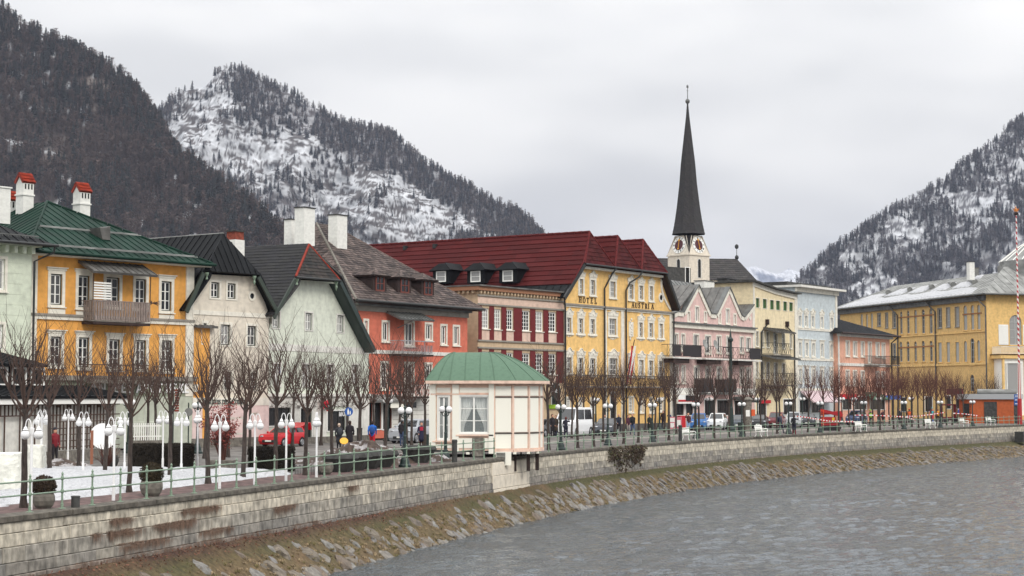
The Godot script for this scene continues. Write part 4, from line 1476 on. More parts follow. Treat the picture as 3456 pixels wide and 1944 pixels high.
func salmon_house() -> void:
	var w := 13.99
	var h := 10.67
	var u0 := -1.6
	var b := house("salmon_house", "salmon red house with large weathered shingle hip roof and three dormers", Vector3(-11.34, 0, -134.00), 1.0003, [Vector2(u0, 0), Vector2(w, 0), Vector2(w, h), Vector2(u0, h)], 14.0, "salmon", [
		["white_box", [[2.44, 8.41, 0.77, 1.46], [-0.09, 8.50, 0.40, 1.36], [5.64, 8.31, 1.14, 1.85], [8.33, 8.55, 0.83, 1.26], [10.47, 8.38, 0.73, 1.50], [12.31, 8.37, 0.77, 1.51], [2.32, 4.90, 0.82, 2.04], [5.64, 4.64, 1.09, 2.57], [8.29, 4.97, 0.81, 1.87], [10.48, 4.95, 0.71, 1.83], [12.30, 4.95, 0.73, 1.81]]],
		["shop", [[0.23, 1.80, 1.17, 2.14], [1.50, 1.76, 0.89, 2.09], [2.73, 1.74, 1.21, 2.11]]]])
	bit(b, "cornice", "grey_trim", Vector3(u0, h - 0.75, -0.01), Vector3(w + 0.06, h - 0.35, 0.12))
	bit(b, "cornice", "grey_metal", Vector3(u0, h - 0.345, -0.01), Vector3(w + 0.1, h, 0.45))
	bit(b, "string_course", "plaster_white", Vector3(u0, 6.64, -0.01), Vector3(w + 0.02, 6.93, 0.08))
	var gv := 3.33
	bit(b, "shop_front", "plaster_white", Vector3(3.36, 0.0, 0.001), Vector3(w + 0.03, gv, 0.05))
	for i in 7:
		bit(b, "boarding_joint", "grey_trim", Vector3(3.36 + 0.05, 0.35 + i * 0.36, 0.05), Vector3(w - 0.1, 0.375 + i * 0.36, 0.062))
	canopy(b, -0.24, 4.07, gv + 0.1, gv - 0.35, 1.2, "pale_metal")
	bit(b, "shop_sign", "panel_white", Vector3(1.89, gv - 0.95, 0.9), Vector3(3.77, gv - 0.5, 0.98))
	bit(b, "shop_sign", "shop_dark", Vector3(3.83, gv - 0.95, 0.9), Vector3(5.31, gv - 0.5, 0.98))
	balcony(b, 2.93, 7.41, 6.66, 1.15, 1.05, "chrome", "bars", "dark_wood")
	for x in [0.45, 0.75]:
		bit(b, "flower_box", "salmon", Vector3(lerpf(2.93, 7.41, x), 7.48 - 0.1, 1.15), Vector3(lerpf(2.93, 7.41, x) + 0.8, 7.48 + 0.15, 1.35))
	balcony(b, 2.99, 7.25, 3.28, 1.15, 0.9, "white_paint", "bars", "dark_wood")
	canopy(b, 2.44, 7.08, 10.05, 9.44, 1.5, "grey_metal")
	pipe(b, [Vector3(3.88, 8.73, 0.1), Vector3(4.43, 9.38, 1.4)], 0.04, "pale_metal", "canopy_brace")
	# the great shingle roof
	var e := h + 0.02
	var A := Vector3(5.60, 17.81, -9.64)
	var C := Vector3(7.60, 18.09, -9.67)
	C.y = A.y
	C.z = A.z
	var o := 1.0
	var fl := Vector3(u0 - o, e, o)
	var fr := Vector3(w + o, e, o)
	var ca := lin(122, 106, 100)
	var cb := lin(60, 48, 46)
	roof_courses(b, [fl, fr, C, A], "shingle", 0.36, 0.3, 0.04, ca, cb, "dark_wood", 0.3)
	roof_courses(b, [Vector3(u0 - o, e, -16), fl, A], "shingle", 0.36, 0.3, 0.04, ca, cb, "dark_wood", 0.28)
	roof_courses(b, [fr, Vector3(w + o, e, -16), C], "shingle", 0.5, 0.6, 0.04, ca, cb, "dark_wood", 0.2)
	ridge_caps(b, A, fl, 0.11, "concrete", 0.5)
	ridge_caps(b, C, fr, 0.1, "shingle", 0.5, ca)
	gutter(b, fl + Vector3(0, -0.05, 0.1), fr + Vector3(0, -0.05, 0.1), "dark_iron", 0.11)
	bit(b, "soffit", "dark_wood", Vector3(u0 - o + 0.1, e - 0.2, 0.46), Vector3(w + o - 0.1, e - 0.15, o - 0.05))
	# dormers with shingled hip roofs
	for q in [Vector3(2.13, 11.60, -0.36), Vector3(5.48, 11.62, -0.38), Vector3(8.70, 11.60, -0.36)]:
		var d := Node3D.new()
		d.name = "dormer"
		b.add_child(d, true)
		d.position = q
		var g := G.new()
		g.box(Vector3(-0.9, -0.2, -4.0), Vector3(0.9, 1.25, 0.0))
		part("cheeks", g, "dark_wood", d)
		g = G.new()
		frame_box(g, 0.9, 1.0, 0.12, 0.002, 0.06)
		g.box(Vector3(-0.03, -0.5, 0.002), Vector3(0.03, 0.5, 0.05))
		g.box(Vector3(-0.45, -0.03, 0.002), Vector3(-0.031, 0.03, 0.05))
		g.box(Vector3(0.031, -0.03, 0.002), Vector3(0.45, 0.03, 0.05))
		part("frame", g, mk("dormer_red", rgb(110, 58, 48), 0.8), d).position.y = 0.62
		g = G.new()
		g.box(Vector3(-0.44, 0.13, 0.0), Vector3(0.44, 1.1, 0.012))
		part("pane", g, "pane", d)
		var t := Vector3(0, 1.85, -0.5)
		roof_courses(d, [Vector3(-1.15, 1.25, 0.3), Vector3(1.15, 1.25, 0.3), t], "shingle", 0.3, 0.3, 0.03, ca, cb, "dark_wood", 0.25, "dormer_roof")
		roof_courses(d, [Vector3(-1.15, 1.25, -4.2), Vector3(-1.15, 1.25, 0.3), t, t + Vector3(0, 0, -3.7)], "shingle", 0.3, 0.3, 0.03, ca, cb, "dark_wood", 0.25, "dormer_roof")
		roof_courses(d, [Vector3(1.15, 1.25, 0.3), Vector3(1.15, 1.25, -4.2), t + Vector3(0, 0, -3.7), t], "shingle", 0.3, 0.3, 0.03, ca, cb, "dark_wood", 0.25, "dormer_roof")
	chimney(b, Vector3(0.85, 16.24, -7.00) - Vector3(0, 0.8, 0), Vector3(1.35, 2.42 + 0.6, 1.0), "chimney_white")
	chimney(b, Vector3(4.49, 16.51, -6.00) - Vector3(0, 1.6, 0.5), Vector3(1.3, 1.85 + 1.4, 0.95), "chimney_white")
	chimney(b, Vector3(2.70, 16.57, -10.00) - Vector3(0, 1.2, 0), Vector3(0.8, 1.32 + 1.15, 0.8), "chimney_white")

func oxblood_house() -> void:
	var w := 13.25
	var h := 12.78
	var r1: Array = [[1.09, 10.02, 1.14, 1.80], [2.88, 10.01, 1.14, 1.80], [4.70, 10.03, 1.14, 1.82], [7.18, 10.03, 1.28, 1.84], [9.26, 10.04, 1.29, 1.85], [11.35, 10.06, 1.32, 1.84]]
	var r2: Array = [[1.09, 6.28, 1.13, 1.75], [2.88, 6.26, 1.13, 1.79], [4.70, 6.23, 1.13, 1.81], [7.17, 6.22, 1.28, 1.85], [9.25, 6.21, 1.29, 1.88], [11.34, 6.21, 1.31, 1.90]]
	var b := house("oxblood_house", "beige house with dark red window bays left of the yellow hotel", Vector3(-2.95, 0, -148.00), 0.9472, [Vector2(0, 0), Vector2(w, 0), Vector2(w, h), Vector2(0, h)], 16.0, "beige",
		[["many", r1], ["many", r2], ["shop", [[7.85, 2.05, 3.10, 2.06], [11.80, 3.43, 1.12, 1.82]]]])
	for f in [[r1, 11.11, 8.06], [r2, 7.36, 4.51]]:
		var x := 0.05
		for r in f[0] + [[w - 0.1 + 0.0, 0.0, 0.0, 0.0]]:
			var e: float = r[0] - r[2] / 2
			bit(b, "red_pier", "oxblood", Vector3(x, f[2], -0.01), Vector3(e, f[1], 0.05))
			x = r[0] + r[2] / 2
			if r[2] > 0.0:
				bit(b, "rose_panel", "rosebeige", Vector3(e + 0.003, f[2], -0.01), Vector3(x - 0.003, r[1] - r[3] / 2 - 0.12, 0.035))
	for y in [11.96, 11.19, 8.05, 7.44]:
		bit(b, "moulding", "grey_trim", Vector3(-0.05, y - 0.02, -0.01), Vector3(w + 0.02, y + 0.12, 0.14))
	bit(b, "rose_band", "rosebeige", Vector3(0.02, 11.25, -0.01), Vector3(w - 0.02, 11.93 - 0.03, 0.02))
	bit(b, "cornice", "rusty_metal", Vector3(-0.4, h, -16), Vector3(w + 0.3, h + 0.12, 0.55))
	bit(b, "cornice", mk("cornice_brown", rgb(156, 110, 82), 0.8), Vector3(-0.35, h - 0.35, -16), Vector3(w + 0.1, h - 0.003, 0.35))
	for i in 26:
		bit(b, "dentil", "beige", Vector3(0.1 + i * 0.5, h - 0.6, -0.01), Vector3(0.3 + i * 0.5, h - 0.353, 0.25))
		if i < 16:
			bit(b, "dentil", "beige", Vector3(-0.25, h - 0.6, -0.5 - i * 0.5), Vector3(0.01, h - 0.353, -0.3 - i * 0.5))
	bit(b, "shop_floor", "plaster_white", Vector3(0.0, 0.0, 0.001), Vector3(w, 0.6, 0.06))
	var g := G.new()
	g.col = lin(30, 46, 40)
	g.ball(Vector3(10.59, 3.66, 0.9), Vector3(0.75, 0.85, 0.1), 20, 8)
	var sg := part("oval_sign", g, "print", b)
	letters(sg, "Gastein", Vector3(9.95 - 0.25, 3.61, 1.0), 0.3, "lamp_white", true, "lettering", 1.1)
	bit(b, "shop_sign", mk("lime_sign", rgb(150, 190, 40), 0.6), Vector3(10.64, 2.17, 0.05), Vector3(12.64, 2.52, 0.2))

func hotel() -> void:
	var w := 20.86
	var p := [Vector2(0, 0), Vector2(w, 0), Vector2(20.97, 11.99), Vector2(19.19, 15.59), Vector2(3.69, 15.56), Vector2(1.32, 12.98), Vector2(-0.14, 11.98)]
	p[2].x = w
	p[6].x = 0.0
	var b := house("yellow_hotel", "yellow baroque hotel with triple hipped dark red tile roof and white stucco windows", Vector3(4.78, 0, -158.70), 0.9822, p, 30.0, "hotel_yellow", [
		["baroque", [[3.11, 13.60, 0.69, 1.39], [5.22, 13.61, 0.79, 1.40], [12.55, 13.56, 0.85, 1.49], [14.53, 13.58, 0.77, 1.41], [16.59, 13.61, 0.73, 1.44], [0.90, 9.88, 0.81, 1.40], [3.01, 9.88, 0.80, 1.41], [5.15, 9.89, 0.79, 1.40], [14.44, 9.88, 0.74, 1.43], [16.52, 9.90, 0.85, 1.45], [18.61, 9.90, 0.77, 1.45]]],
		["baroque_wide", [[8.97, 13.62, 1.00, 1.50], [8.91, 9.99, 1.35, 1.59]]],
		["baroque", [[0.91, 6.16, 0.86, 1.49], [2.98, 6.12, 0.88, 1.52], [5.15, 6.09, 0.96, 1.55], [14.50, 6.10, 0.93, 1.55], [16.46, 6.06, 0.88, 1.58], [18.56, 6.03, 0.90, 1.58], [12.48, 6.10, 0.85, 1.58]]],
		["baroque_wide", [[9.00, 6.12, 1.52, 1.69]]],
		["ground", [[0.88, 2.67, 0.78, 0.95], [3.05, 2.64, 0.83, 0.93], [5.08, 2.43, 0.67, 1.33], [12.45, 2.47, 0.85, 1.47], [14.54, 2.43, 0.77, 1.49], [16.58, 2.38, 0.82, 1.49], [18.60, 2.43, 0.87, 1.32]]],
		["lancet", [[8.91, 2.10, 1.05, 2.21]]]])
	var c := 11.74
	bit(b, "string_course", "grey_trim", Vector3(-0.05, c, -0.01), Vector3(w + 0.1, c + 0.16, 0.25))
	bit(b, "string_course", "trim", Vector3(-0.02, c - 0.16, -0.01), Vector3(w + 0.05, c - 0.002, 0.12))
	for x in [[0.02, 0.32], [7.30, 7.70], [10.46, 11.06], [w - 0.5, w - 0.02]]:
		bit(b, "pilaster", "trim", Vector3(x[0], 0.1, -0.01), Vector3(x[1], c - 0.17, 0.08))
	bit(b, "plinth", "rusty_metal", Vector3(-0.03, -0.12, 0.001), Vector3(w + 0.03, 0.6, 0.12))
	spaced(b, "HOTEL", 2.60, 5.84, 12.06, 0.52, "dark_wood")
	spaced(b, "AUSTRIA", 12.60, 16.92, 12.01, 0.52, "dark_wood")
	# stucco relief field with no window, oculus
	var q := [[12.47, 9.87, 0.88, 1.44]]
	var g := G.new()
	g.box(Vector3(q[0][0] - q[0][2] / 2, q[0][1] - q[0][3] / 2, -0.01), Vector3(q[0][0] + q[0][2] / 2, q[0][1] + q[0][3] / 2, 0.05))
	for i in 9:
		g.ball(Vector3(q[0][0] + rnd(-0.25, 0.25), q[0][1] + (i - 4) * 0.24, 0.05), Vector3(rnd(0.1, 0.22), rnd(0.1, 0.2), 0.07), 7, 5)
	part("stucco_relief", g, "trim", b)
	for xx in [[0.90, 8.84, 0.81, 0.24], [3.01, 8.85, 0.80, 0.26], [5.14, 8.87, 0.79, 0.23], [8.90, 8.78, 1.35, 0.25], [14.43, 8.81, 0.74, 0.27], [16.51, 8.82, 0.85, 0.25], [18.60, 8.84, 0.77, 0.25]]:
		g = G.new()
		for i in 6:
			g.ball(Vector3(xx[0] + (i - 2.5) * 0.3, xx[1] + 0.08 * absf(i - 2.5), 0.0), Vector3(0.13, 0.13, 0.07), 6, 5)
		part("stucco_garland", g, "trim", b)
	var oc := Vector2(18.61, 13.27)
	g = G.new()
	g.xf = Transform3D(Basis(Vector3.RIGHT, PI / 2), Vector3(oc.x, oc.y, 0))
	g.lathe([Vector2(0.28, 0.0), Vector2(0.28, 0.05), Vector2(0.5, 0.05), Vector2(0.5, -0.02)], 18)
	var om := part("oculus", g, "trim", b)
	g = G.new()
	g.xf = Transform3D(Basis(Vector3.RIGHT, PI / 2), Vector3(oc.x, oc.y, 0))
	g.lathe([Vector2(0.28, 0.012), Vector2(0.0, 0.012)], 18)
	part("pane", g, "pane", om)
	# curved white cove under the right verge
	g = G.new()
	var v0 := Vector2(w - 0.05, p[2].y + 0.3)
	for i in 8:
		var t := i / 8.0
		var t1 := (i + 1) / 8.0
		var a0: Vector2 = p[2].lerp(p[3], t) + Vector2(-0.9 * sin(PI * t) - 0.5, 0.1)
		var a1: Vector2 = p[2].lerp(p[3], t1) + Vector2(-0.9 * sin(PI * t1) - 0.5, 0.1)
		g.prism(PackedVector2Array([a0, a0 + Vector2(0.3, 0.06), a1 + Vector2(0.3, 0.06), a1]), -0.01, 0.1)
	part("cove", g, "trim", b)
	# doorway, awning rail, balcony over the ground floor
	var by := 4.36
	balcony(b, 0.45, 19.58, by - 0.1, 1.0, 1.0, "balcony_black", "bars", "grey_trim")
	# roofs: three hips side by side, ridges running back
	var hl := Vector3(2.43, 15.69, 0.80)
	var hr := Vector3(18.47, 15.72, 0.80)
	var v1 := hl.lerp(hr, 0.352)
	var v2 := hl.lerp(hr, 0.675)
	var A1 := Vector3(5.04, 18.88, -0.23)
	var A2 := Vector3(10.43, 18.88, -0.25)
	var A3 := Vector3(16.48, 19.01, -0.82)
	var ca := lin(94, 39, 39)
	var cb := lin(82, 35, 35)
	var args := ["clay_tile", 0.62, 0.62, 0.07, ca, cb, "oxblood", 0.1]
	for t in [[hl, v1, A1], [v1, v2, A2], [v2, hr, A3]]:
		roof_courses(b, t, "clay_tile", 0.42, 0.42, 0.05, lin(96, 46, 46), lin(76, 37, 38), "oxblood", 0.12)
	var lo := Vector3(0.29, 13.11, 0.80)
	lo.y = 13.62
	lo.x = lo.x - 0.25
	var ll := Vector3(-0.17 - 1.0, 12.47 - 0.1, 0.8)
	var D := -33.0
	roof_courses(b, [Vector3(lo.x, lo.y, D - 3), lo, hl, A1, Vector3(A1.x, A1.y, D + 4.0)], "clay_tile", 0.66, 1.6, 0.07, ca, cb, "oxblood", 0.05)
	roof_panels(b, [Vector3(ll.x, ll.y, D), Vector3(ll.x, ll.y, 0.8), Vector3(lo.x, lo.y - 0.02, 0.8), Vector3(lo.x, lo.y - 0.02, D)], "black_metal", 0.8)
	var rr := Vector3(21.08, 12.29, 0.80)
	roof_courses(b, [rr, Vector3(rr.x, rr.y, D), Vector3(A3.x, A3.y, D), A3, hr], "clay_tile", 0.8, 0.8, 0.06, ca, cb, "oxblood", 0.1)
	for t in [[A1, v1, A2], [A2, v2, A3]]:
		roof_courses(b, [t[1], Vector3(t[1].x, t[1].y, -28), Vector3(t[0].x, t[0].y, -28), t[0]], "clay_tile", 0.8, 0.8, 0.06, ca, cb, "oxblood", 0.1)
		roof_courses(b, [Vector3(t[1].x, t[1].y, -28), t[1], t[2], Vector3(t[2].x, t[2].y, -28)], "clay_tile", 0.66, 1.6, 0.07, ca, cb, "oxblood", 0.05)
	for t in [[A1, D + 4.0], [A2, -28.0], [A3, D]]:
		ridge_caps(b, t[0], Vector3(t[0].x, t[0].y, t[1]), 0.17, "clay_tile", 0.8, ca)
	for t in [[A1, hl], [A1, v1], [A2, v1], [A2, v2], [A3, v2], [A3, hr]]:
		ridge_caps(b, t[0], t[1], 0.13, "clay_tile", 0.6, lin(108, 48, 48))
	gutter(b, hl + Vector3(0, -0.06, 0.1), hr + Vector3(0, -0.06, 0.1), "dark_iron", 0.1)
	for s in [[hl, ll], [hr, rr]]:
		g = G.new()
		g.bar(s[0] + Vector3(0, -0.14, 0.0), s[1] + Vector3(0, -0.14, 0.0), 0.2, 0.34)
		part("verge_board", g, "dark_iron", b)
	g = G.new()
	g.quad(hr + Vector3(0, -0.3, -0.05), rr + Vector3(0, -0.3, -0.05), rr + Vector3(-0.1, -0.28, -0.85), hr + Vector3(-0.1, -0.28, -0.85))
	part("soffit", g, "dark_wood", b)
	bit(b, "eave_board", "trim", Vector3(hl.x + 0.2, hl.y - 0.42, -0.01), Vector3(hr.x - 0.2, hl.y - 0.2, 0.5))
	for s in [[7.10, v1], [11.21, v2]]:
		pipe(b, [s[1] + Vector3(0, -0.1, 0.15), Vector3(s[1].x - 0.4, s[1].y - 0.7, 0.7), Vector3(s[0] + 0.6, s[1].y - 1.3, 0.3), Vector3(s[0], s[1].y - 2.1, 0.2), Vector3(s[0], 0, 0.2)], 0.085)
	pipe(b, [Vector3(ll.x + 0.2, ll.y - 0.1, 0.7), Vector3(-0.1, ll.y - 1.2, 0.25), Vector3(-0.1, 0, 0.25)], 0.085)
	pipe(b, [Vector3(w - 0.05, c, 0.3), Vector3(w - 0.05, 0, 0.25)], 0.085)
	# dormers on the long left slope
	var slope_n := Vector3(-1, 1, 0).normalized()
	for q2 in [Vector3(-0.20, 14.60, -13.87), Vector3(-0.20, 14.45, -9.79), Vector3(-0.20, 14.37, -6.08)]:
		var d := Node3D.new()
		d.name = "dormer"
		b.add_child(d, true)
		d.position = q2 + Vector3(0, -0.4, 0)
		d.rotation.y = -PI / 2
		g = G.new()
		g.box(Vector3(-1.0, 0, -3.2), Vector3(1.0, 1.3, 0))
		part("cheeks", g, "black_metal", d)
		g = G.new()
		frame_box(g, 0.95, 0.85, 0.1, 0.002, 0.06)
		g.box(Vector3(-0.47, -0.02, 0.01), Vector3(0.47, 0.02, 0.05))
		part("frame", g, "white_paint", d).position.y = 0.66
		g = G.new()
		g.box(Vector3(-0.46, 0.24, 0.0), Vector3(0.46, 1.08, 0.012))
		part("pane", g, "pane_pale", d)
		g = G.new()
		for s in [-1.0, 1.0]:
			var pp := [Vector3(-1.25, 1.25, 0.35), Vector3(-1.25, 1.25, -3.4), Vector3(-0.35, 1.95, -3.4), Vector3(-0.35, 1.95, -0.1)]
			if s > 0: pp = [Vector3(1.25, 1.25, -3.4), Vector3(1.25, 1.25, 0.35), Vector3(0.35, 1.95, -0.1), Vector3(0.35, 1.95, -3.4)]
			else: pp = [pp[1], pp[0], pp[3], pp[2]]
			roof_sheet(d, pp, "black_metal", "dormer_roof", 0.08)
		roof_sheet(d, [Vector3(-1.25, 1.25, 0.35), Vector3(1.25, 1.25, 0.35), Vector3(0.35, 1.95, -0.1), Vector3(-0.35, 1.95, -0.1)], "black_metal", "dormer_roof", 0.08)
		roof_sheet(d, [Vector3(-0.36, 1.952, -0.1), Vector3(0.36, 1.952, -0.1), Vector3(0.36, 1.952, -3.4), Vector3(-0.36, 1.952, -3.4)], "black_metal", "dormer_roof", 0.08)
	for t in [0.45, 0.62]:
		bit(b, "roof_step", "dark_iron", A1 + Vector3(-0.9, -0.75, -22 * t - 8), A1 + Vector3(-0.3, -0.3, -22 * t - 7.7))
	# flag on a slanting pole: red, white, red falls into folds
	var f := thing("hanging_flag", "red and white flag hanging from a slanting pole on the yellow hotel", "flag", Vector3(4.78, 0, -158.70), 0.9822)
	var fx := 10.91
	var ft := 8.27
	pipe(f, [Vector3(fx + 0.6, ft - 3.0, 0.0), Vector3(fx, ft + 0.5, 1.3)], 0.045, "dark_wood", "pole")
	for k in 3:
		g = G.new()
		for i in 8:
			var x0 := fx - 0.45 + 0.36 * k
			var pt := func(u: float, t: float) -> Vector3:
				return Vector3(x0 + u * 0.355 - 0.35 * t * (0.5 if k == 2 else 1.0) + 0.06 * sin(t * 5.0), ft - 0.1 - t * 3.7, 1.2 - 0.5 * t + 0.12 * sin((x0 + u) * 6.0 + t * 2.0))
			g.quad(pt.call(0.0, (i + 1) / 8.0), pt.call(1.0, (i + 1) / 8.0), pt.call(1.0, i / 8.0), pt.call(0.0, i / 8.0))
		part("stripe", g, ["cloth_red", "curtain", "cloth_red"][k], f)

func pink_house() -> void:
	var w := 19.64
	var p := [Vector2(0, 0), Vector2(w, 0), Vector2(19.81, 13.49), Vector2(17.16, 12.02), Vector2(16.34, 12.19), Vector2(13.39, 15.13), Vector2(10.21, 12.07), Vector2(8.88, 12.07), Vector2(5.95, 14.99), Vector2(2.57, 11.97), Vector2(1.23, 11.99), Vector2(-0.00, 11.66)]
	p[2].x = w
	p[11].x = 0.0
	var b := house("pink_house", "pale pink house with zigzag row of gables and black balcony railings", Vector3(16.36, 0, -176.05), 0.9942, p, 14.0, "pink", [
		["rose", [[5.74, 11.89, 0.77, 1.54], [3.83, 11.59, 0.42, 0.94], [7.67, 11.69, 0.44, 0.98], [13.07, 11.95, 0.79, 1.57], [11.09, 11.69, 0.48, 1.05], [14.84, 11.70, 0.50, 1.04], [0.92, 9.01, 0.91, 1.33], [2.51, 8.82, 0.69, 1.70], [5.46, 8.81, 1.17, 1.83], [8.24, 8.75, 1.23, 1.88], [10.85, 8.84, 1.00, 1.80], [13.24, 8.84, 0.99, 1.85], [16.54, 8.92, 0.85, 1.73], [18.25, 9.06, 1.07, 1.41]]],
		["rose", [[0.87, 5.51, 0.91, 1.71], [2.53, 5.52, 0.69, 1.69], [5.51, 5.49, 1.04, 1.74], [8.21, 5.07, 1.10, 2.57], [10.87, 5.08, 1.03, 2.57], [13.52, 5.08, 0.82, 2.56], [16.50, 5.45, 0.91, 1.83], [18.23, 5.45, 1.03, 1.82]]],
		["shop", [[1.41, 2.04, 2.36, 1.43], [3.86, 2.02, 1.66, 1.45], [8.57, 2.10, 2.52, 1.69], [12.09, 2.04, 3.58, 1.65], [15.89, 1.98, 2.69, 1.60]]]])
	var c := 10.69
	bit(b, "string_course", "grey_metal", Vector3(-0.05, c + 0.1, -0.01), Vector3(w + 0.1, c + 0.24, 0.5))
	bit(b, "string_course", "trim", Vector3(-0.05, c - 0.35, -0.01), Vector3(w + 0.05, c + 0.098, 0.28))
	# white copings that follow the gables
	for i in range(2, 11):
		var a: Vector2 = p[i]
		var e: Vector2 = p[i + 1]
		var g := G.new()
		g.bar(Vector3(a.x, a.y - 0.12, 0.03), Vector3(e.x, e.y - 0.12, 0.03), 0.3, 0.42, Vector3.BACK)
		g = G.new()
		var d := (e - a).normalized()
		var m := Vector2(-d.y, d.x)
		if m.y > 0: m = -m
		g.prism(PackedVector2Array([a, e, e + m * 0.45, a + m * 0.45]), -0.1, 0.12)
		part("gable_coping", g, "trim", b)
		g = G.new()
		g.prism(PackedVector2Array([a - m * 0.002, e - m * 0.002, e - m * 0.12, a - m * 0.12]), -0.35, 0.2)
		part("gable_flashing", g, "grey_metal", b)
	bit(b, "corner_strip", "trim", Vector3(0, 3.5, -0.01), Vector3(0.3, p[11].y - 0.2, 0.06))
	bit(b, "corner_strip", "trim", Vector3(w - 0.3, 3.5, -0.01), Vector3(w, p[2].y - 0.2, 0.06))
	var g2 := G.new()
	g2.prism(PackedVector2Array([Vector2(18.71, 12.29), Vector2(19.01, 12.00), Vector2(18.69, 11.69), Vector2(18.39, 11.98)]), -0.01, 0.06)
	part("lozenge", g2, "trim", b)
	# roofs behind the gables
	for k in [[p[8], p[10], p[7]], [p[5], p[6], p[4]], [Vector2(w + 0.03, p[2].y + 0.05), p[3], Vector2(w + 0.06, p[2].y - 0.5)]]:
		var t := Vector3(k[0].x, k[0].y + 0.06, -0.05)
		var l := Vector3(k[1].x, k[1].y + 0.06, -0.05)
		var r := Vector3(k[2].x, k[2].y + 0.06, -0.05)
		var back := Vector3(0, 0, -13)
		roof_panels(b, [l + back, l, t, t + back], "rusty_metal", 1.1)
		roof_panels(b, [r, r + back, t + back, t], "rusty_metal", 1.1)
	var y1 := 7.28
	for s in [[-2.23, 4.29], [5.12, 11.90], [12.89, 19.57 - 0.6]]:
		balcony(b, s[0], s[1], y1, 1.3, 1.25, "balcony_black", "scroll", "plaster_white")
		bit(b, "balcony_beam", "dark_wood", Vector3(s[0] + 0.5, y1 - 0.6, 0.0), Vector3(s[0] + 4.0, y1 - 0.17, 1.1))
	for s in [[-2.36, -0.54], [-0.04, 4.03], [15.69, 19.21 - 0.6]]:
		bit(b, "balcony_cloth", "balcony_black", Vector3(s[0], y1 + 0.08, 1.31), Vector3(s[1], y1 + 1.2, 1.335))
	for s in [[4.91, 7.24], [9.82, 12.75]]:
		balcony(b, s[0], s[1], 3.62, 1.2, 1.5, "balcony_black", "solid", "grey_metal")
	for s in [4.55, 7.04, 9.90]:
		g2 = G.new()
		g2.xf = Transform3D(Basis(Vector3.RIGHT, PI / 2.4), Vector3(s, y1 + 1.4, 1.4))
		if s < 8.0:
			g2.lathe([Vector2(0.0, 0.02), Vector2(0.35, 0.05), Vector2(0.5, 0.14), Vector2(0.49, 0.16), Vector2(0.0, 0.05)], 14)
			part("satellite_dish", g2, "pale_metal", b)
	bit(b, "shop_band", "plaster_white", Vector3(0, 3.65 - 0.2, 0.001), Vector3(w, 4.14, 0.15))
	var ay := 3.02
	for s in [[0.05, 4.83]]:
		bit(b, "shop_awning", "white_paint", Vector3(s[0], ay - 0.5, 0.1), Vector3(s[1], ay + 0.4, 0.7))
		bit(b, "awning_stripe", "cloth_red", Vector3(s[0], ay - 0.3, 0.7), Vector3(s[1], ay - 0.1, 0.72))
		bit(b, "shop_sign", "shop_dark", Vector3(s[0] + 1.6, ay - 0.2, 0.73), Vector3(s[0] + 4.2, ay + 0.35, 0.78))
	roof_panels(b, [Vector3(14.22, ay - 0.3, 1.2), Vector3(18.46, ay - 0.3, 1.2), Vector3(18.46, ay + 0.2, 0.05), Vector3(14.22, ay + 0.2, 0.05)], "grey_metal", 0.3, "canopy")

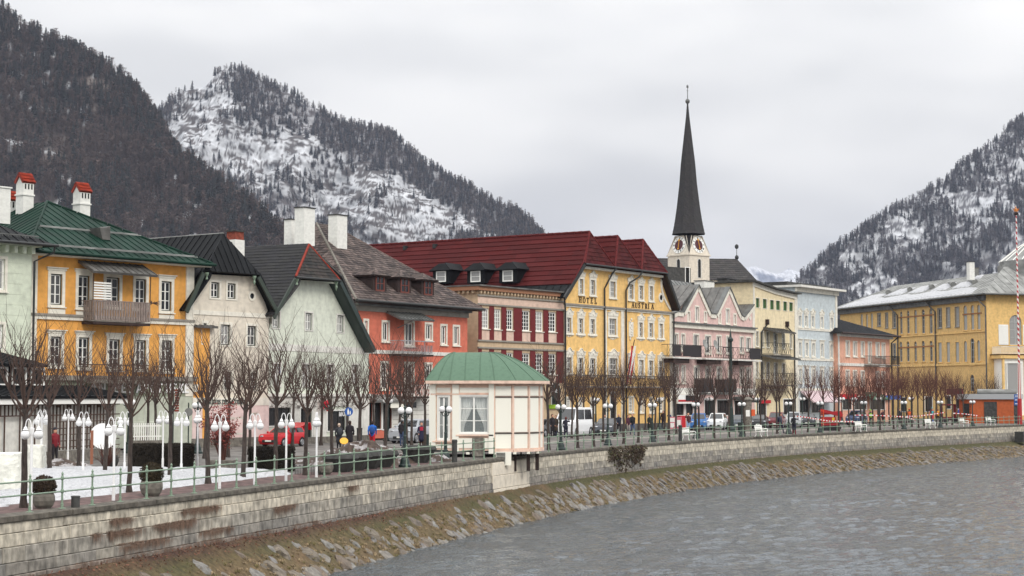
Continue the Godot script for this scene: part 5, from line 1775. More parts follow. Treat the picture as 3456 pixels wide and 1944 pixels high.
func vanilla_house() -> void:
	var w := 12.16
	var h := 15.51
	var p := [Vector2(0, 0), Vector2(w, 0), Vector2(w, h - 0.25), Vector2(w * 0.5, h), Vector2(0.0, h + 0.55)]
	var b := house("vanilla_house", "tall pale yellow house with six green shutters under a plain parapet", Vector3(27.06, 0, -192.51), 1.0126, p, 13.0, "vanilla", [
		["shutter", [[1.19, 13.78, 0.99, 1.08], [3.17, 13.77, 1.12, 1.08], [5.22, 13.74, 1.10, 1.09], [6.96, 13.75, 1.16, 1.08], [9.04, 13.75, 1.14, 1.06], [10.80, 13.76, 1.12, 1.05]]],
		["slim", [[1.01, 9.73, 0.66, 1.68], [2.44, 9.72, 0.67, 1.72], [3.94, 9.73, 0.68, 1.74], [6.12, 9.33, 1.07, 2.31], [8.43, 9.70, 0.74, 1.72], [10.63, 9.73, 0.60, 1.68], [0.88, 6.24, 0.69, 1.72], [2.37, 6.22, 0.74, 1.74], [3.93, 6.21, 0.75, 1.75], [6.10, 5.90, 1.03, 2.32], [8.36, 6.18, 0.78, 1.77]]],
		["shop", [[2.20, 1.83, 2.21, 1.42], [9.73, 2.02, 2.95, 1.78]]]])
	bit(b, "corner_strip", "trim", Vector3(w - 0.4, 0.3, -0.01), Vector3(w, h - 0.4, 0.07))
	bit(b, "corner_strip", "trim", Vector3(0.0, 0.3, -0.01), Vector3(0.3, h + 0.2, 0.07))
	var g := G.new()
	g.prism(PackedVector2Array([Vector2(-0.1, h + 0.1), Vector2(w * 0.5, h - 0.5), Vector2(w + 0.1, h - 0.8), Vector2(w + 0.1, h - 0.25), Vector2(w * 0.5, h + 0.002), Vector2(-0.1, h + 0.56)]), -0.01, 0.14)
	part("cornice", g, "trim", b)
	g = G.new()
	g.prism(PackedVector2Array([Vector2(-0.5, h + 0.57), Vector2(w * 0.5, h + 0.01), Vector2(w + 0.5, h - 0.22), Vector2(w + 0.5, h - 0.08), Vector2(w * 0.5, h + 0.16), Vector2(-0.5, h + 0.75)]), -13, 0.6)
	part("roof", g, "concrete_dark", b)
	# the low grey roof seen between this house and the pink one
	g = G.new()
	roof_panels(b, [Vector3(-13.0, h - 1.9, -5.0), Vector3(-0.05, h - 1.9, -5.0), Vector3(-0.05, h + 0.6, -7.5), Vector3(-13.0, h + 0.9, -7.5)], "grey_metal", 0.9)
	canopy(b, 2.66, 8.50, 11.07, 10.59, 1.6, "rusty_metal")
	balcony(b, 2.50, 7.71, 7.99, 1.3, 1.3, "dark_iron", "scroll", "concrete")
	canopy(b, 1.75, 8.81, 7.99, 7.56, 2.0, "grey_metal")
	balcony(b, 1.90, 9.20, 4.58, 1.3, 1.3, "dark_iron", "scroll", "concrete")
	for x in [[3.47, 11.60, -1.6], [9.22, 11.57, 2.2]]:
		bit(b, "rain_hopper", "dark_wood", Vector3(x[0] - 0.2, x[1] - 0.2, 0.02), Vector3(x[0] + 0.2, x[1] + 0.4, 0.35))
		pipe(b, [Vector3(x[0], x[1] - 0.2, 0.15), Vector3(x[0] + x[2], x[1] - 1.1, 0.15), Vector3(x[0] + x[2], 0, 0.15)], 0.08)
	g = G.new()
	for i in 3:
		g.prism(PackedVector2Array([Vector2(0.0, 3.9), Vector2(0.5 + i * 3.8, 3.9), Vector2(0.5 + i * 3.8, 4.1), Vector2(0, 4.1)]), -0.01, 0.1 + 0.002 * i)
	part("shop_moulding", g, "trim", b)
	bit(b, "shop_sign", "cloth_red", Vector3(1.32, 2.47, 0.06), Vector3(3.99, 2.84, 0.3))
	chimney(b, Vector3(-4.2, h - 1.0, -4.0), Vector3(2.6, 1.5, 1.2), "chimney_white", "grey_metal")
	chimney(b, Vector3(6.0, h - 0.6, -6.0), Vector3(2.6, 2.0, 1.2), "concrete_dark", "dark_iron")
	# grey roof box between the hotel and the church tower
	var k := house("roof_box", "dark grey rooftop box with one window in front of the church tower", Vector3(20.68, 0, -230), 0.75, [Vector2(0, 6), Vector2(5.0, 6), Vector2(5.0, 20.66), Vector2(0, 20.66)], 4.0, "concrete_dark", [["shop", [[4.3, 19.51, 0.8, 2.4]]]])

func blue_house() -> void:
	var w := 11.64
	var h := 16.36
	var b := house("pale_blue_house", "pale blue house with white corner strips and stucco window heads", Vector3(33.50, 0, -202.82), 0.9587, [Vector2(0, 0), Vector2(w, 0), Vector2(w, h), Vector2(0, h)], 14.0, "sky_blue", [
		["stucco", [[1.09, 12.18, 0.68, 1.26], [2.85, 12.21, 0.66, 1.27], [4.71, 12.21, 0.70, 1.33], [7.24, 12.21, 0.68, 1.31], [10.05, 12.18, 0.66, 1.39]]],
		["stucco_flat", [[1.10, 8.86, 0.65, 1.54], [2.92, 8.86, 0.66, 1.54], [4.75, 8.85, 0.67, 1.55], [7.22, 8.83, 0.68, 1.58], [9.93, 8.79, 0.69, 1.63]]],
		["stucco_flat", [[1.03, 5.72, 0.65, 1.57], [2.84, 5.71, 0.66, 1.58], [4.67, 5.68, 0.67, 1.59], [7.14, 5.65, 0.68, 1.61], [9.84, 5.59, 0.69, 1.68]]],
		["shop", [[2.03, 2.11, 2.53, 1.57], [5.52, 2.05, 2.98, 1.52]]]])
	bit(b, "corner_strip", "trim", Vector3(0, 0.3, -0.01), Vector3(0.4, h - 0.5, 0.07))
	bit(b, "corner_strip", "trim", Vector3(w - 0.5, 0.3, -0.01), Vector3(w, h - 0.5, 0.07))
	bit(b, "cornice", "trim", Vector3(-0.1, h - 0.7, -0.01), Vector3(w + 0.15, h - 0.2, 0.25))
	bit(b, "cornice", "plaster_white", Vector3(-0.3, h - 0.198, -14), Vector3(w + 0.9, h + 0.06, 0.9))
	for y in [11.14, 7.53, 3.93]:
		bit(b, "string_course", "trim", Vector3(0.41, y, -0.01), Vector3(w - 0.51, y + 0.28, 0.09))
	bit(b, "roof", "concrete_dark", Vector3(-0.2, h + 0.061, -13), Vector3(w + 0.5, h + 0.5, -1.0))
	bit(b, "shop_front", "plaster_white", Vector3(0.4, 0.0, 0.001), Vector3(w - 0.5, 0.5, 0.06))
	roof_panels(b, [Vector3(1.0, 2.6, 1.8), Vector3(w * 0.75, 2.6, 1.8), Vector3(w * 0.75, 3.9, 0.1), Vector3(1.0, 3.9, 0.1)], mk("awning_rose", rgb(206, 186, 190), 0.9), 0.7, "awning")

func peach_house() -> void:
	var w := 15.67
	var h := 11.04
	var b := house("peach_house", "small peach coloured house with dark hip roof beside the pale blue house", Vector3(40.01, 0, -211.00), 0.9472, [Vector2(0, 0), Vector2(w, 0), Vector2(w, h), Vector2(0, h)], 13.0, "peach", [
		["peach", [[2.77, 9.16, 0.97, 1.78], [4.93, 9.13, 0.98, 1.77], [7.21, 9.17, 0.94, 1.76], [9.38, 8.78, 0.96, 2.55], [11.78, 9.21, 0.98, 1.68], [13.60, 9.14, 0.93, 1.81], [2.67, 5.55, 0.96, 1.75], [4.83, 5.52, 0.98, 1.77], [7.10, 5.48, 0.94, 1.81], [11.66, 5.45, 0.97, 1.79], [13.48, 5.40, 0.93, 1.82]]],
		["shop", [[2.42, 2.40, 2.67, 1.59], [6.36, 2.39, 3.58, 1.61], [11.55, 2.37, 4.57, 1.64]]]])
	bit(b, "string_course", "plaster_white", Vector3(-0.05, 7.02, -0.01), Vector3(w + 0.05, 7.37, 0.12))
	bit(b, "corner_strip", "plaster_white", Vector3(0, 0.3, -0.01), Vector3(0.35, h - 0.02, 0.06))
	bit(b, "cornice", "plaster_white", Vector3(-0.2, h - 0.4, -0.01), Vector3(w + 0.2, h - 0.01, 0.4))
	bit(b, "shop_sign", "cloth_red", Vector3(0.2, 2.97, 0.05), Vector3(4.5, 3.54, 0.5))
	bit(b, "shop_sign", "sign_blue", Vector3(w - 4.2, 2.83, 0.05), Vector3(w + 2.5, 3.38, 0.5))
	roof_panels(b, [Vector3(w * 0.45, 2.9, 1.6), Vector3(w * 0.75, 2.9, 1.6), Vector3(w * 0.75, 3.8, 0.1), Vector3(w * 0.45, 3.8, 0.1)], "verdigris", 0.7, "awning")
	balcony(b, 7.38, 11.93, 7.24, 1.1, 1.1, "grey_metal", "bars")
	balcony(b, 13.97, 16.40, 7.32, 1.1, 1.1, "dark_iron", "bars")
	var e := h + 0.02
	var o := 1.0
	var a := Vector3(w * 0.42, h + 2.98, -6.5)
	var z := a + Vector3(0, 0, -4)
	var cc := lin(62, 64, 68)
	var cd := lin(50, 52, 56)
	roof_courses(b, [Vector3(-o, e, o), Vector3(w + o, e, o), a], "clay_tile", 0.4, 0.4, 0.05, cc, cd, "concrete_dark", 0.12)
	roof_courses(b, [Vector3(w + o, e, o), Vector3(w + o, e, -14), z, a], "clay_tile", 0.4, 0.4, 0.05, cc, cd, "concrete_dark", 0.12)
	roof_courses(b, [Vector3(-o, e, -14), Vector3(-o, e, o), a, z], "clay_tile", 0.4, 0.4, 0.05, cc, cd, "concrete_dark", 0.12)
	gutter(b, Vector3(-o, e - 0.05, o + 0.1), Vector3(w + o, e - 0.05, o + 0.1), "dark_wood", 0.12)
	pipe(b, [Vector3(w + 0.6, e - 0.1, o), Vector3(w + 0.1, e - 0.9, 0.2), Vector3(w + 0.1, 0, 0.2)], 0.09)

func residence() -> void:
	var w := 43.99
	var h := 17.27
	var b := house("ochre_residence", "long ochre residence with arched windows and pale metal roof patched with snow", Vector3(52.97, 0, -277.31), -1.2941, [Vector2(0, 0), Vector2(w, 0), Vector2(w, h), Vector2(0, h)], 0.4, "ochre", [
		["tall", [[13.20, 15.00, 1.01, 1.90], [15.63, 14.80, 0.81, 2.25], [17.97, 14.74, 0.97, 2.31], [31.45, 14.46, 1.08, 2.78], [33.78, 14.47, 1.01, 2.70], [36.24, 14.43, 0.99, 2.70], [17.86, 10.01, 0.91, 2.31]]],
		["tall_closed", [[31.38, 9.56, 1.03, 2.85], [33.68, 9.52, 1.01, 2.85], [36.14, 9.47, 0.99, 2.85]]],
		["arch", [[20.16, 14.08, 0.84, 2.98], [22.28, 14.09, 0.83, 3.04], [24.48, 14.05, 0.82, 3.10], [26.75, 13.98, 0.91, 3.12], [28.95, 13.94, 0.95, 3.21], [19.95, 9.70, 0.90, 2.59], [22.13, 9.69, 0.89, 2.60], [24.35, 9.67, 0.82, 2.55], [26.62, 9.63, 0.91, 2.61], [28.90, 9.59, 0.89, 2.61], [40.19, 9.20, 1.06, 3.14]]],
		["arch_closed", [[7.51, 14.85, 0.80, 1.91], [9.25, 14.79, 0.73, 1.93], [10.86, 14.77, 0.78, 2.00], [38.45, 13.97, 0.98, 2.99], [40.34, 13.98, 0.87, 2.99], [41.97, 13.97, 0.85, 3.04], [38.35, 9.31, 0.88, 2.52], [41.80, 9.36, 0.81, 2.48]]],
		["shop", [[20.48, 2.00, 1.40, 2.06], [27.96, 2.10, 2.11, 2.14], [33.53, 2.39, 1.27, 1.83], [36.16, 2.40, 0.99, 1.81]]], ["arch", [[39.98, 4.83, 1.11, 1.78]]]])
	for y in [[7.59, 0.3], [12.08, 0.16]]:
		bit(b, "string_course", "ochre_warm", Vector3(-0.05, y[0], -0.01), Vector3(w, y[0] + y[1], 0.15))
	for x in [[[24.57, 15.04, 10.50, 0.22], [24.44, 10.51, 10.50, 0.22], [40.22, 14.69, 5.06, 0.20]]]:
		for r in x:
			bit(b, "transom_course", mk("course_brown", rgb(150, 104, 66), 0.85), Vector3(r[0] - r[2] / 2, r[1] - 0.1, 0.002), Vector3(r[0] + r[2] / 2, r[1] + 0.1, 0.05))
	bit(b, "eave_board", "grey_metal", Vector3(-0.5, h - 0.9, -0.01), Vector3(w + 0.0, h - 0.2, 0.5))
	letters(b, "RESIDENZ ELISABETH", Vector3(21.59, 16.46, 0.02), 0.9, "course_brown", false, "residence_lettering", 5.99)
	for x in [[19.17, 0.1], [30.32, 0.1], [44.23 - 0.3, 0.1]]:
		pipe(b, [Vector3(x[0] - 1.6, h - 0.1, 0.9), Vector3(x[0] - 0.6, h - 1.1, 0.6), Vector3(x[0], h - 1.8, 0.15), Vector3(x[0], 0, 0.15)], 0.11, "rusty_metal")
	# second wing, turned at the corner
	var g := G.new()
	var c := house("residence_corner_wing", "sunlit yellow wing of the residence with balcony and glazed bay at the right edge", Vector3(52.97, 0, -277.31) + Vector3(12.02, 0, 42.31), -1.2941 + PI / 2, [Vector2(0.003, 0), Vector2(24, 0), Vector2(24, h), Vector2(0.003, h)], 0.4, "ochre_warm", [
		["arch", [[4.4, h - 5.4, 1.9, 3.2]]], ["ground", [[2.4, 3.0, 1.2, 3.0], [5.4, 3.0, 2.2, 3.0], [9.0, 3.0, 2.2, 3.0]]]])
	c.set_meta("label", "yellow corner wing with balcony and glazed bay at the right edge")
	bit(c, "corner_strip", "ochre_warm", Vector3(-0.1, 0, -0.2), Vector3(0.9, h, 0.12))
	for s in [-1.0, 1.0]:
		var x: float = 4.4 + s * 1.9
		g = G.new()
		g.box(Vector3(x - 0.75, h - 7.0, 0.02), Vector3(x + 0.75, h - 4.2, 0.07))
		for i in 14:
			g.box(Vector3(x - 0.65, h - 6.9 + i * 0.19, 0.071), Vector3(x + 0.65, h - 6.8 + i * 0.19, 0.1))
		part("shutter", g, "white_paint", c)
	var by: float = h - 8.4
	bit(c, "balcony", "ochre_warm", Vector3(0.4, by - 0.5, 0.0), Vector3(24, by, 2.6))
	bit(c, "bay_cornice", "dark_wood", Vector3(0.3, by, 0.0), Vector3(24, by + 0.1, 2.7))
	bit(c, "bay", "white_paint", Vector3(0.9, by - 8.2, 0.0), Vector3(24, by - 0.52, 2.2))
	for i in 4:
		window(c, [2.6 + i * 3.4, by - 3.2, 2.2, 4.2], "bay").position.z = 2.41
		bit(c, "bay_pier", "ochre_warm", Vector3(0.8 + i * 3.4, by - 8.2, 2.2), Vector3(1.1 + i * 3.4, by - 0.53, 2.45))
	bit(c, "bay_cornice", "ochre_warm", Vector3(0.5, by - 8.9, 0.0), Vector3(24, by - 8.2, 2.7))
	balcony(c, 0.6, 24.0, by + 0.1, 2.5, 1.0, "white_paint", "bars", "ochre_warm")
	# roofs
	var o := 1.1
	var e := h + 0.02
	var ry := 20.47
	var top := ry + 0.3
	roof_panels(b, [Vector3(-o, e, o), Vector3(w + o, e, o), Vector3(w - 6.5, top, -6.5), Vector3(6.0, top, -6.5)], "pale_metal", 1.2)
	roof_panels(b, [Vector3(-o, e, -14), Vector3(-o, e, o), Vector3(6.0, top, -6.5)], "pale_metal", 1.2)
	roof_panels(c, [Vector3(-o, e, o), Vector3(25, e, o), Vector3(25, top + 1.2, -6.5), Vector3(9.0, top + 1.3, -6.5), Vector3(6.5, top, -6.5)], "pale_metal", 1.2)
	gutter(b, Vector3(-o, e - 0.1, o + 0.1), Vector3(w + o, e - 0.1, o + 0.1), "grey_metal", 0.14)
	gutter(c, Vector3(-o, e - 0.1, o + 0.1), Vector3(25, e - 0.1, o + 0.1), "grey_metal", 0.14)
	# snow lying on the lower half of the slope, swept ventilation humps between
	var P := func(u: float, t: float, k: float) -> Vector3:
		return Vector3(-o, e, o).lerp(Vector3(6.0, top, -6.5), t) .lerp(Vector3(w + o, e, o).lerp(Vector3(w - 6.5, top, -6.5), t), u) + Vector3(0, k, 0)
	for s in [[0.03, 0.93, 0.03, 0.36], [0.22, 0.36, 0.42, 0.72], [0.4, 0.53, 0.42, 0.75], [0.58, 0.7, 0.4, 0.72], [0.73, 0.85, 0.42, 0.68], [0.8, 0.86, 0.8, 0.95], [0.05, 0.2, 0.3, 0.55]]:
		g = G.new()
		var nx := 14
		var ny := 5
		var hh := func(i: int, j: int) -> float:
			var edge := minf(minf(i, nx - i) / 2.0, minf(j, ny - j))
			return 0.02 + 0.16 * clampf(edge, 0, 1)
		for i in nx:
			for j in ny:
				var q := []
				for a in [[i, j], [i + 1, j], [i + 1, j + 1], [i, j + 1]]:
					q.append(P.call(lerpf(s[0], s[1], a[0] / float(nx)), lerpf(s[2], s[3] - 0.05 * sin(a[0] * 1.9), a[1] / float(ny)), hh.call(a[0], a[1])))
				g.quad(q[0], q[1], q[2], q[3])
		part("roof_snow", g, "snow", b)
	for u in [0.2, 0.38, 0.555, 0.715, 0.87]:
		g = G.new()
		g.tube([P.call(u, 0.55, 0.25), P.call(u - 0.03, 0.62, 0.3), P.call(u - 0.09, 0.75, 0.1)], [0.42, 0.4, 0.1], 9)
		part("roof_vent", g, "pale_metal", b)
	chimney(c, Vector3(1.2, top - 1.2, -6.0), Vector3(0.8, 2.5, 0.8), "chimney_white", "dark_iron")
	chimney(b, Vector3(w - 14, top - 0.5, -6.6), Vector3(0.9, 1.6, 0.9), "pale_metal", "concrete")
	# ribbed glass lantern above the corner
	g = G.new()
	g.lathe([Vector2(7.2, -3.4), Vector2(7.2, 0.0), Vector2(7.0, 0.0), Vector2(7.0, 0.5), Vector2(4.2, 2.7), Vector2(1.0, 4.6), Vector2(0.0, 4.8)], 28, Vector3(14.5, top + 1.2, -7))
	var lan := part("roof_lantern", g, "pale_metal", c)
	g = G.new()
	for i in 28:
		var a := TAU * i / 28.0
		var d := Vector3(cos(a), 0, sin(a))
		g.tube([Vector3(14.5, top + 1.7, -7) + d * 7.02, Vector3(14.5, top + 3.9, -7) + d * 4.24, Vector3(14.5, top + 5.8, -7) + d * 1.05], [0.09, 0.08, 0.06], 4)
	part("rib", g, "white_paint", lan)

func church() -> void:
	var zc := 330.0
	var b := thing("church", "tall church with pale clock tower and slender needle spire behind the row of houses", "church", Vector3(34.42, 0.00, -330.00), 0.0)
	var s := 5.7
	var v0 := 0.0
	var ve := 30.40
	var vt := 34.33
	var t := Node3D.new()
	t.name = "tower"
	b.add_child(t)
	t.rotation.y = 0.716
	t.position = Vector3(0, 0, -s * 0.7)
	var r := s / 2
	# four faces of the shaft with belfry openings
	for k in 4:
		var f := MeshInstance3D.new()
		f.name = "wall"
		var g := facade(PackedVector2Array([Vector2(-r, 0), Vector2(r, 0), Vector2(r, ve), Vector2(-r, ve)]), [Rect2(-0.45, ve - 4.3, 0.88, 3.2 + 0.44), Rect2(-0.25, ve - 7.6, 0.52, 1.4 + 0.26)], 0.5)
		f.mesh = g.mesh()
		f.material_override = M.church
		t.add_child(f, true)
		f.rotation.y = k * PI / 2
		f.position = Vector3(sin(k * PI / 2), 0, cos(k * PI / 2)) * r
		window(f, [-0.01, ve - 2.7, 0.88, 3.2], "lancet", "church")
		window(f, [0.01, ve - 6.9, 0.52, 1.4], "lancet", "church")
	var g := G.new()
	g.box(Vector3(-r - 0.2, ve, -r - 0.2), Vector3(r + 0.2, ve + 0.25, r + 0.2))
	part("cornice", g, "church", t)
	# clock gables: the spire's broach cuts down between them
	var top := vt
	var rt := r * 0.80
	for k in 4:
		var f := MeshInstance3D.new()
		f.name = "clock_gable"
		g = G.new()
		var y0 := ve + 0.25
		var a := [Vector3(-r - 0.1, y0, 0), Vector3(r + 0.1, y0, 0), Vector3(r * 0.56, top, -(r - rt) - 0.15), Vector3(-r * 0.56, top, -(r - rt) - 0.15)]
		g.quad(a[0], a[1], a[2], a[3])
		f.mesh = g.mesh()
		f.material_override = M.church
		t.add_child(f, true)
		f.rotation.y = k * PI / 2
		f.position = Vector3(sin(k * PI / 2), 0, cos(k * PI / 2)) * (r + 0.1)
		var tilt := -atan2((r - rt) + 0.15, top - y0)
		var dial := Node3D.new()
		dial.name = "clock"
		f.add_child(dial)
		dial.position = Vector3(0, lerpf(y0, top, 0.5), -((r - rt) + 0.15) * 0.5 + 0.06)
		dial.rotation.x = tilt
		dial.scale = Vector3(0.7, 0.7, 1.0)
		g = G.new()
		g.xf = Transform3D(Basis(Vector3.RIGHT, PI / 2), Vector3.ZERO)
		g.lathe([Vector2(2.35, -0.05), Vector2(2.35, 0.05), Vector2(0.0, 0.05)], 32)
		part("dial", g, "white_paint", dial)
		g = G.new()
		g.xf = Transform3D(Basis(Vector3.RIGHT, PI / 2), Vector3.ZERO)
		g.lathe([Vector2(1.5, 0.05), Vector2(1.5, 0.09), Vector2(0.0, 0.09)], 28)
		part("centre", g, mk("dial_red", rgb(72, 20, 30), 0.6), dial)
		g = G.new()
		for i in 12:
			var q := TAU * i / 12.0
			g.xf = Transform3D(Basis(Vector3.BACK, q), Vector3.ZERO)
			for j in ([3, 1, 2, 3, 2, 1, 2, 3, 4, 2, 1, 2][i]):
				g.box(Vector3(-0.22 + j * 0.17, 1.65, 0.05), Vector3(-0.22 + j * 0.17 + 0.09, 2.2, 0.075))
		part("numeral", g, "dark_iron", dial)
		g = G.new()
		g.xf = Transform3D(Basis(Vector3.BACK, 0.05), Vector3.ZERO)
		g.prism(PackedVector2Array([Vector2(-0.1, -0.5), Vector2(0.1, -0.5), Vector2(0.1, 1.1), Vector2(0.4, 1.35), Vector2(0, 1.9), Vector2(-0.4, 1.35), Vector2(-0.1, 1.1)]), 0.1, 0.16)
		g.xf = Transform3D(Basis(Vector3.BACK, 3.15), Vector3.ZERO)
		g.prism(PackedVector2Array([Vector2(-0.1, -0.4), Vector2(0.1, -0.4), Vector2(0.1, 0.8), Vector2(0.35, 1.05), Vector2(0, 1.45), Vector2(-0.35, 1.05), Vector2(-0.1, 0.8)]), 0.165, 0.2)
		part("clock_hand", g, mk("gilt", rgb(206, 146, 50), 0.35, null, 0.3, null, 0.0, {"metallic": 0.5}), dial)
	# spire: eight sided, swept
	var prof := []
	for q in [[1034, 1.0], [990, 0.91], [940, 0.825], [850, 0.70], [700, 0.535], [560, 0.43], [400, 0.255], [250, 0.095], [165, 0.03]]:
		prof.append(q)
	var ys := [34.71, 36.01, 37.5, 40.17, 44.64, 48.81, 53.59, 58.07, 60.62]
	var base := r * 1.19
	g = G.new()
	var sp := MeshInstance3D.new()
	for i in 8:
		var y0: float = ys[i]
		var y1: float = ys[i + 1]
		var r0: float = base * prof[i][1]
		var r1: float = base * prof[i + 1][1]
		var rows := maxi(1, int((y1 - y0) / 0.5))
		for j in rows:
			var a0 := lerpf(r0, r1, j / float(rows)) + 0.05
			var a1 := lerpf(r0, r1, (j + 1) / float(rows))
			var q0 := lerpf(y0, y1, j / float(rows))
			var q1 := lerpf(y0, y1, (j + 1) / float(rows))
			for k in 8:
				var u := TAU * (k + 0.5) / 8.0
				var v := TAU * (k + 1.5) / 8.0
				for m in 4:
					g.col = tone(lin(64, 62, 63), 0.16)
					var d0 := Vector3(cos(u), 0, -sin(u)).lerp(Vector3(cos(v), 0, -sin(v)), m / 4.0)
					var d1 := Vector3(cos(u), 0, -sin(u)).lerp(Vector3(cos(v), 0, -sin(v)), (m + 1) / 4.0)
					g.quad(d0 * a0 + Vector3.UP * q0, d1 * a0 + Vector3.UP * q0, d1 * a1 + Vector3.UP * q1, d0 * a1 + Vector3.UP * q1)
	# broaches at the four corners
	for k in 4:
		g.col = lin(60, 58, 59)
		var a := PI / 4 + k * PI / 2
		var d := Vector3(cos(a), 0, -sin(a))
		var sd := Vector3(sin(a), 0, cos(a))
		var foot := d * (r + 0.12) * 1.414 + Vector3.UP * (ve + 0.25)
		var l := d * rt * 1.10 - sd * r * 0.33 + Vector3.UP * (top + 0.05)
		var q := d * rt * 1.10 + sd * r * 0.33 + Vector3.UP * (top + 0.05)
		g.tri(foot, l, q)
		g.tri(foot, q, l)
	part("spire", g, "shingle", t)
	g = G.new()
	var yt: float = ys[8]
	g.tube([Vector3(0, yt - 1, 0), Vector3(0, yt + 3.6, 0)], [0.1, 0.05], 6)
	g.ball(Vector3(0, yt + 0.3, 0), Vector3(0.45, 0.5, 0.45), 12, 8)
	g.cbox(Vector3(0, yt + 3.2, 0), Vector3(0.5, 0.5, 0.06))
	g.cbox(Vector3(0, yt + 2.4, 0), Vector3(0.5, 0.08, 0.05))
	part("weather_vane", g, "grey_metal", t)
	# nave behind and to the right
	var ny := 30.68
	var xl := -6.15
	var xr := 10.97
	var xe := 13.87
	var ey := 26.19
	roof_courses(b, [Vector3(xl, ey, -9), Vector3(xe, ey, -9), Vector3(xr, ny, -16), Vector3(xl, ny + 0.6, -16)], "shingle", 0.8, 0.9, 0.05, lin(76, 72, 70), lin(58, 56, 56), "concrete_dark", 0.2)
	roof_courses(b, [Vector3(xe, ey, -9), Vector3(xe, ey, -26), Vector3(xr, ny, -16)], "shingle", 0.8, 0.9, 0.05, lin(76, 72, 70), lin(58, 56, 56), "concrete_dark", 0.2)
	bit(b, "nave_wall", "church", Vector3(xl, 0, -25.8), Vector3(xe - 0.3, ey - 0.1, -9.2))
	g = G.new()
	g.tube([Vector3(xr, ny - 0.3, -16), Vector3(xr, ny + 3.0, -16)], [0.08, 0.05], 6)
	g.ball(Vector3(xr, ny + 0.5, -16), Vector3(0.4, 0.5, 0.4), 10, 6)
	g.ball(Vector3(xr, ny + 2.7, -16), Vector3(0.4, 0.5, 0.1), 10, 6)
	part("finial", g, "dark_iron", b)

# ---------------------------------------------------------------- bare pollarded trees

func limb(g: G, a: Vector3, dir: Vector3, l: float, r: float, depth: int, up: float, spread: float) -> void:
	var n := 4 if depth < 2 else 3
	var pts := [a]
	var rad := [r]
	var d := dir.normalized()
	var p := a
	for i in n:
		d = (d + Vector3.UP * up + Vector3(rnd(-1, 1), rnd(-0.4, 0.4), rnd(-1, 1)) * 0.2).normalized()
		p += d * l / n
		pts.append(p)
		rad.append(lerpf(r, r * 0.45, (i + 1.0) / n))
	g.tube(pts, rad, 5 if depth == 0 else 3, false)
	if depth >= 2:
		return
	var kids := 6 if depth == 0 else 2
	for k in kids:
		var t := rnd(0.3, 1.0) if k < kids - 1 else 1.0
		var f := t * n
		var i := mini(int(f), n - 1)
		var q: Vector3 = pts[i].lerp(pts[i + 1], f - i)
		var w := Vector3(rnd(-1, 1), rnd(-0.2, 0.5), rnd(-1, 1)).normalized()
		limb(g, q, d * 0.55 + w * spread, l * rnd(0.5, 0.85), r * lerpf(0.62, 0.36, t), depth + 1, up * 0.9, spread)

func make_tree(seed_: int, red := false) -> Node3D:
	rng.seed = seed_
	var t := thing("bare_tree", "", "tree")
	var g := G.new()
	var hy := rnd(2.75, 3.15)
	var pts := []
	var rad := []
	var lean := Vector3(rnd(-0.1, 0.1), 0, rnd(-0.1, 0.1))
	for i in 9:
		var k := i / 8.0
		pts.append(Vector3(lean.x * k + rnd(-0.018, 0.018), -0.1 + (hy + 0.1) * k, lean.z * k + rnd(-0.018, 0.018)))
		rad.append(lerpf(0.098, 0.072, k) + (0.05 if i == 0 else 0.0) + (0.025 if i == 8 else 0.0))
	g.tube(pts, rad, 9)
	part("trunk", g, "bark", t)
	var top: Vector3 = pts[-1]
	g = G.new()
	var n := 7 if not red else 8
	for k in n:
		var a := TAU * (k + rnd(-0.3, 0.3)) / n
		var o := Vector3(cos(a), rnd(0.5, 1.2), sin(a))
		var y := rnd(-0.45, 0.0)
		limb(g, top + Vector3(0, y, 0), o, rnd(1.35, 1.75), rnd(0.03, 0.039), 0, 0.32 if not red else 0.3, 0.62 if not red else 0.5)
	for k in 3:
		limb(g, top, Vector3(rnd(-0.35, 0.35), 1, rnd(-0.35, 0.35)), rnd(1.5, 1.9), 0.045, 0, 0.2, 0.55)
	part("crown", g, "twig_red" if red else "twig", t)
	return t

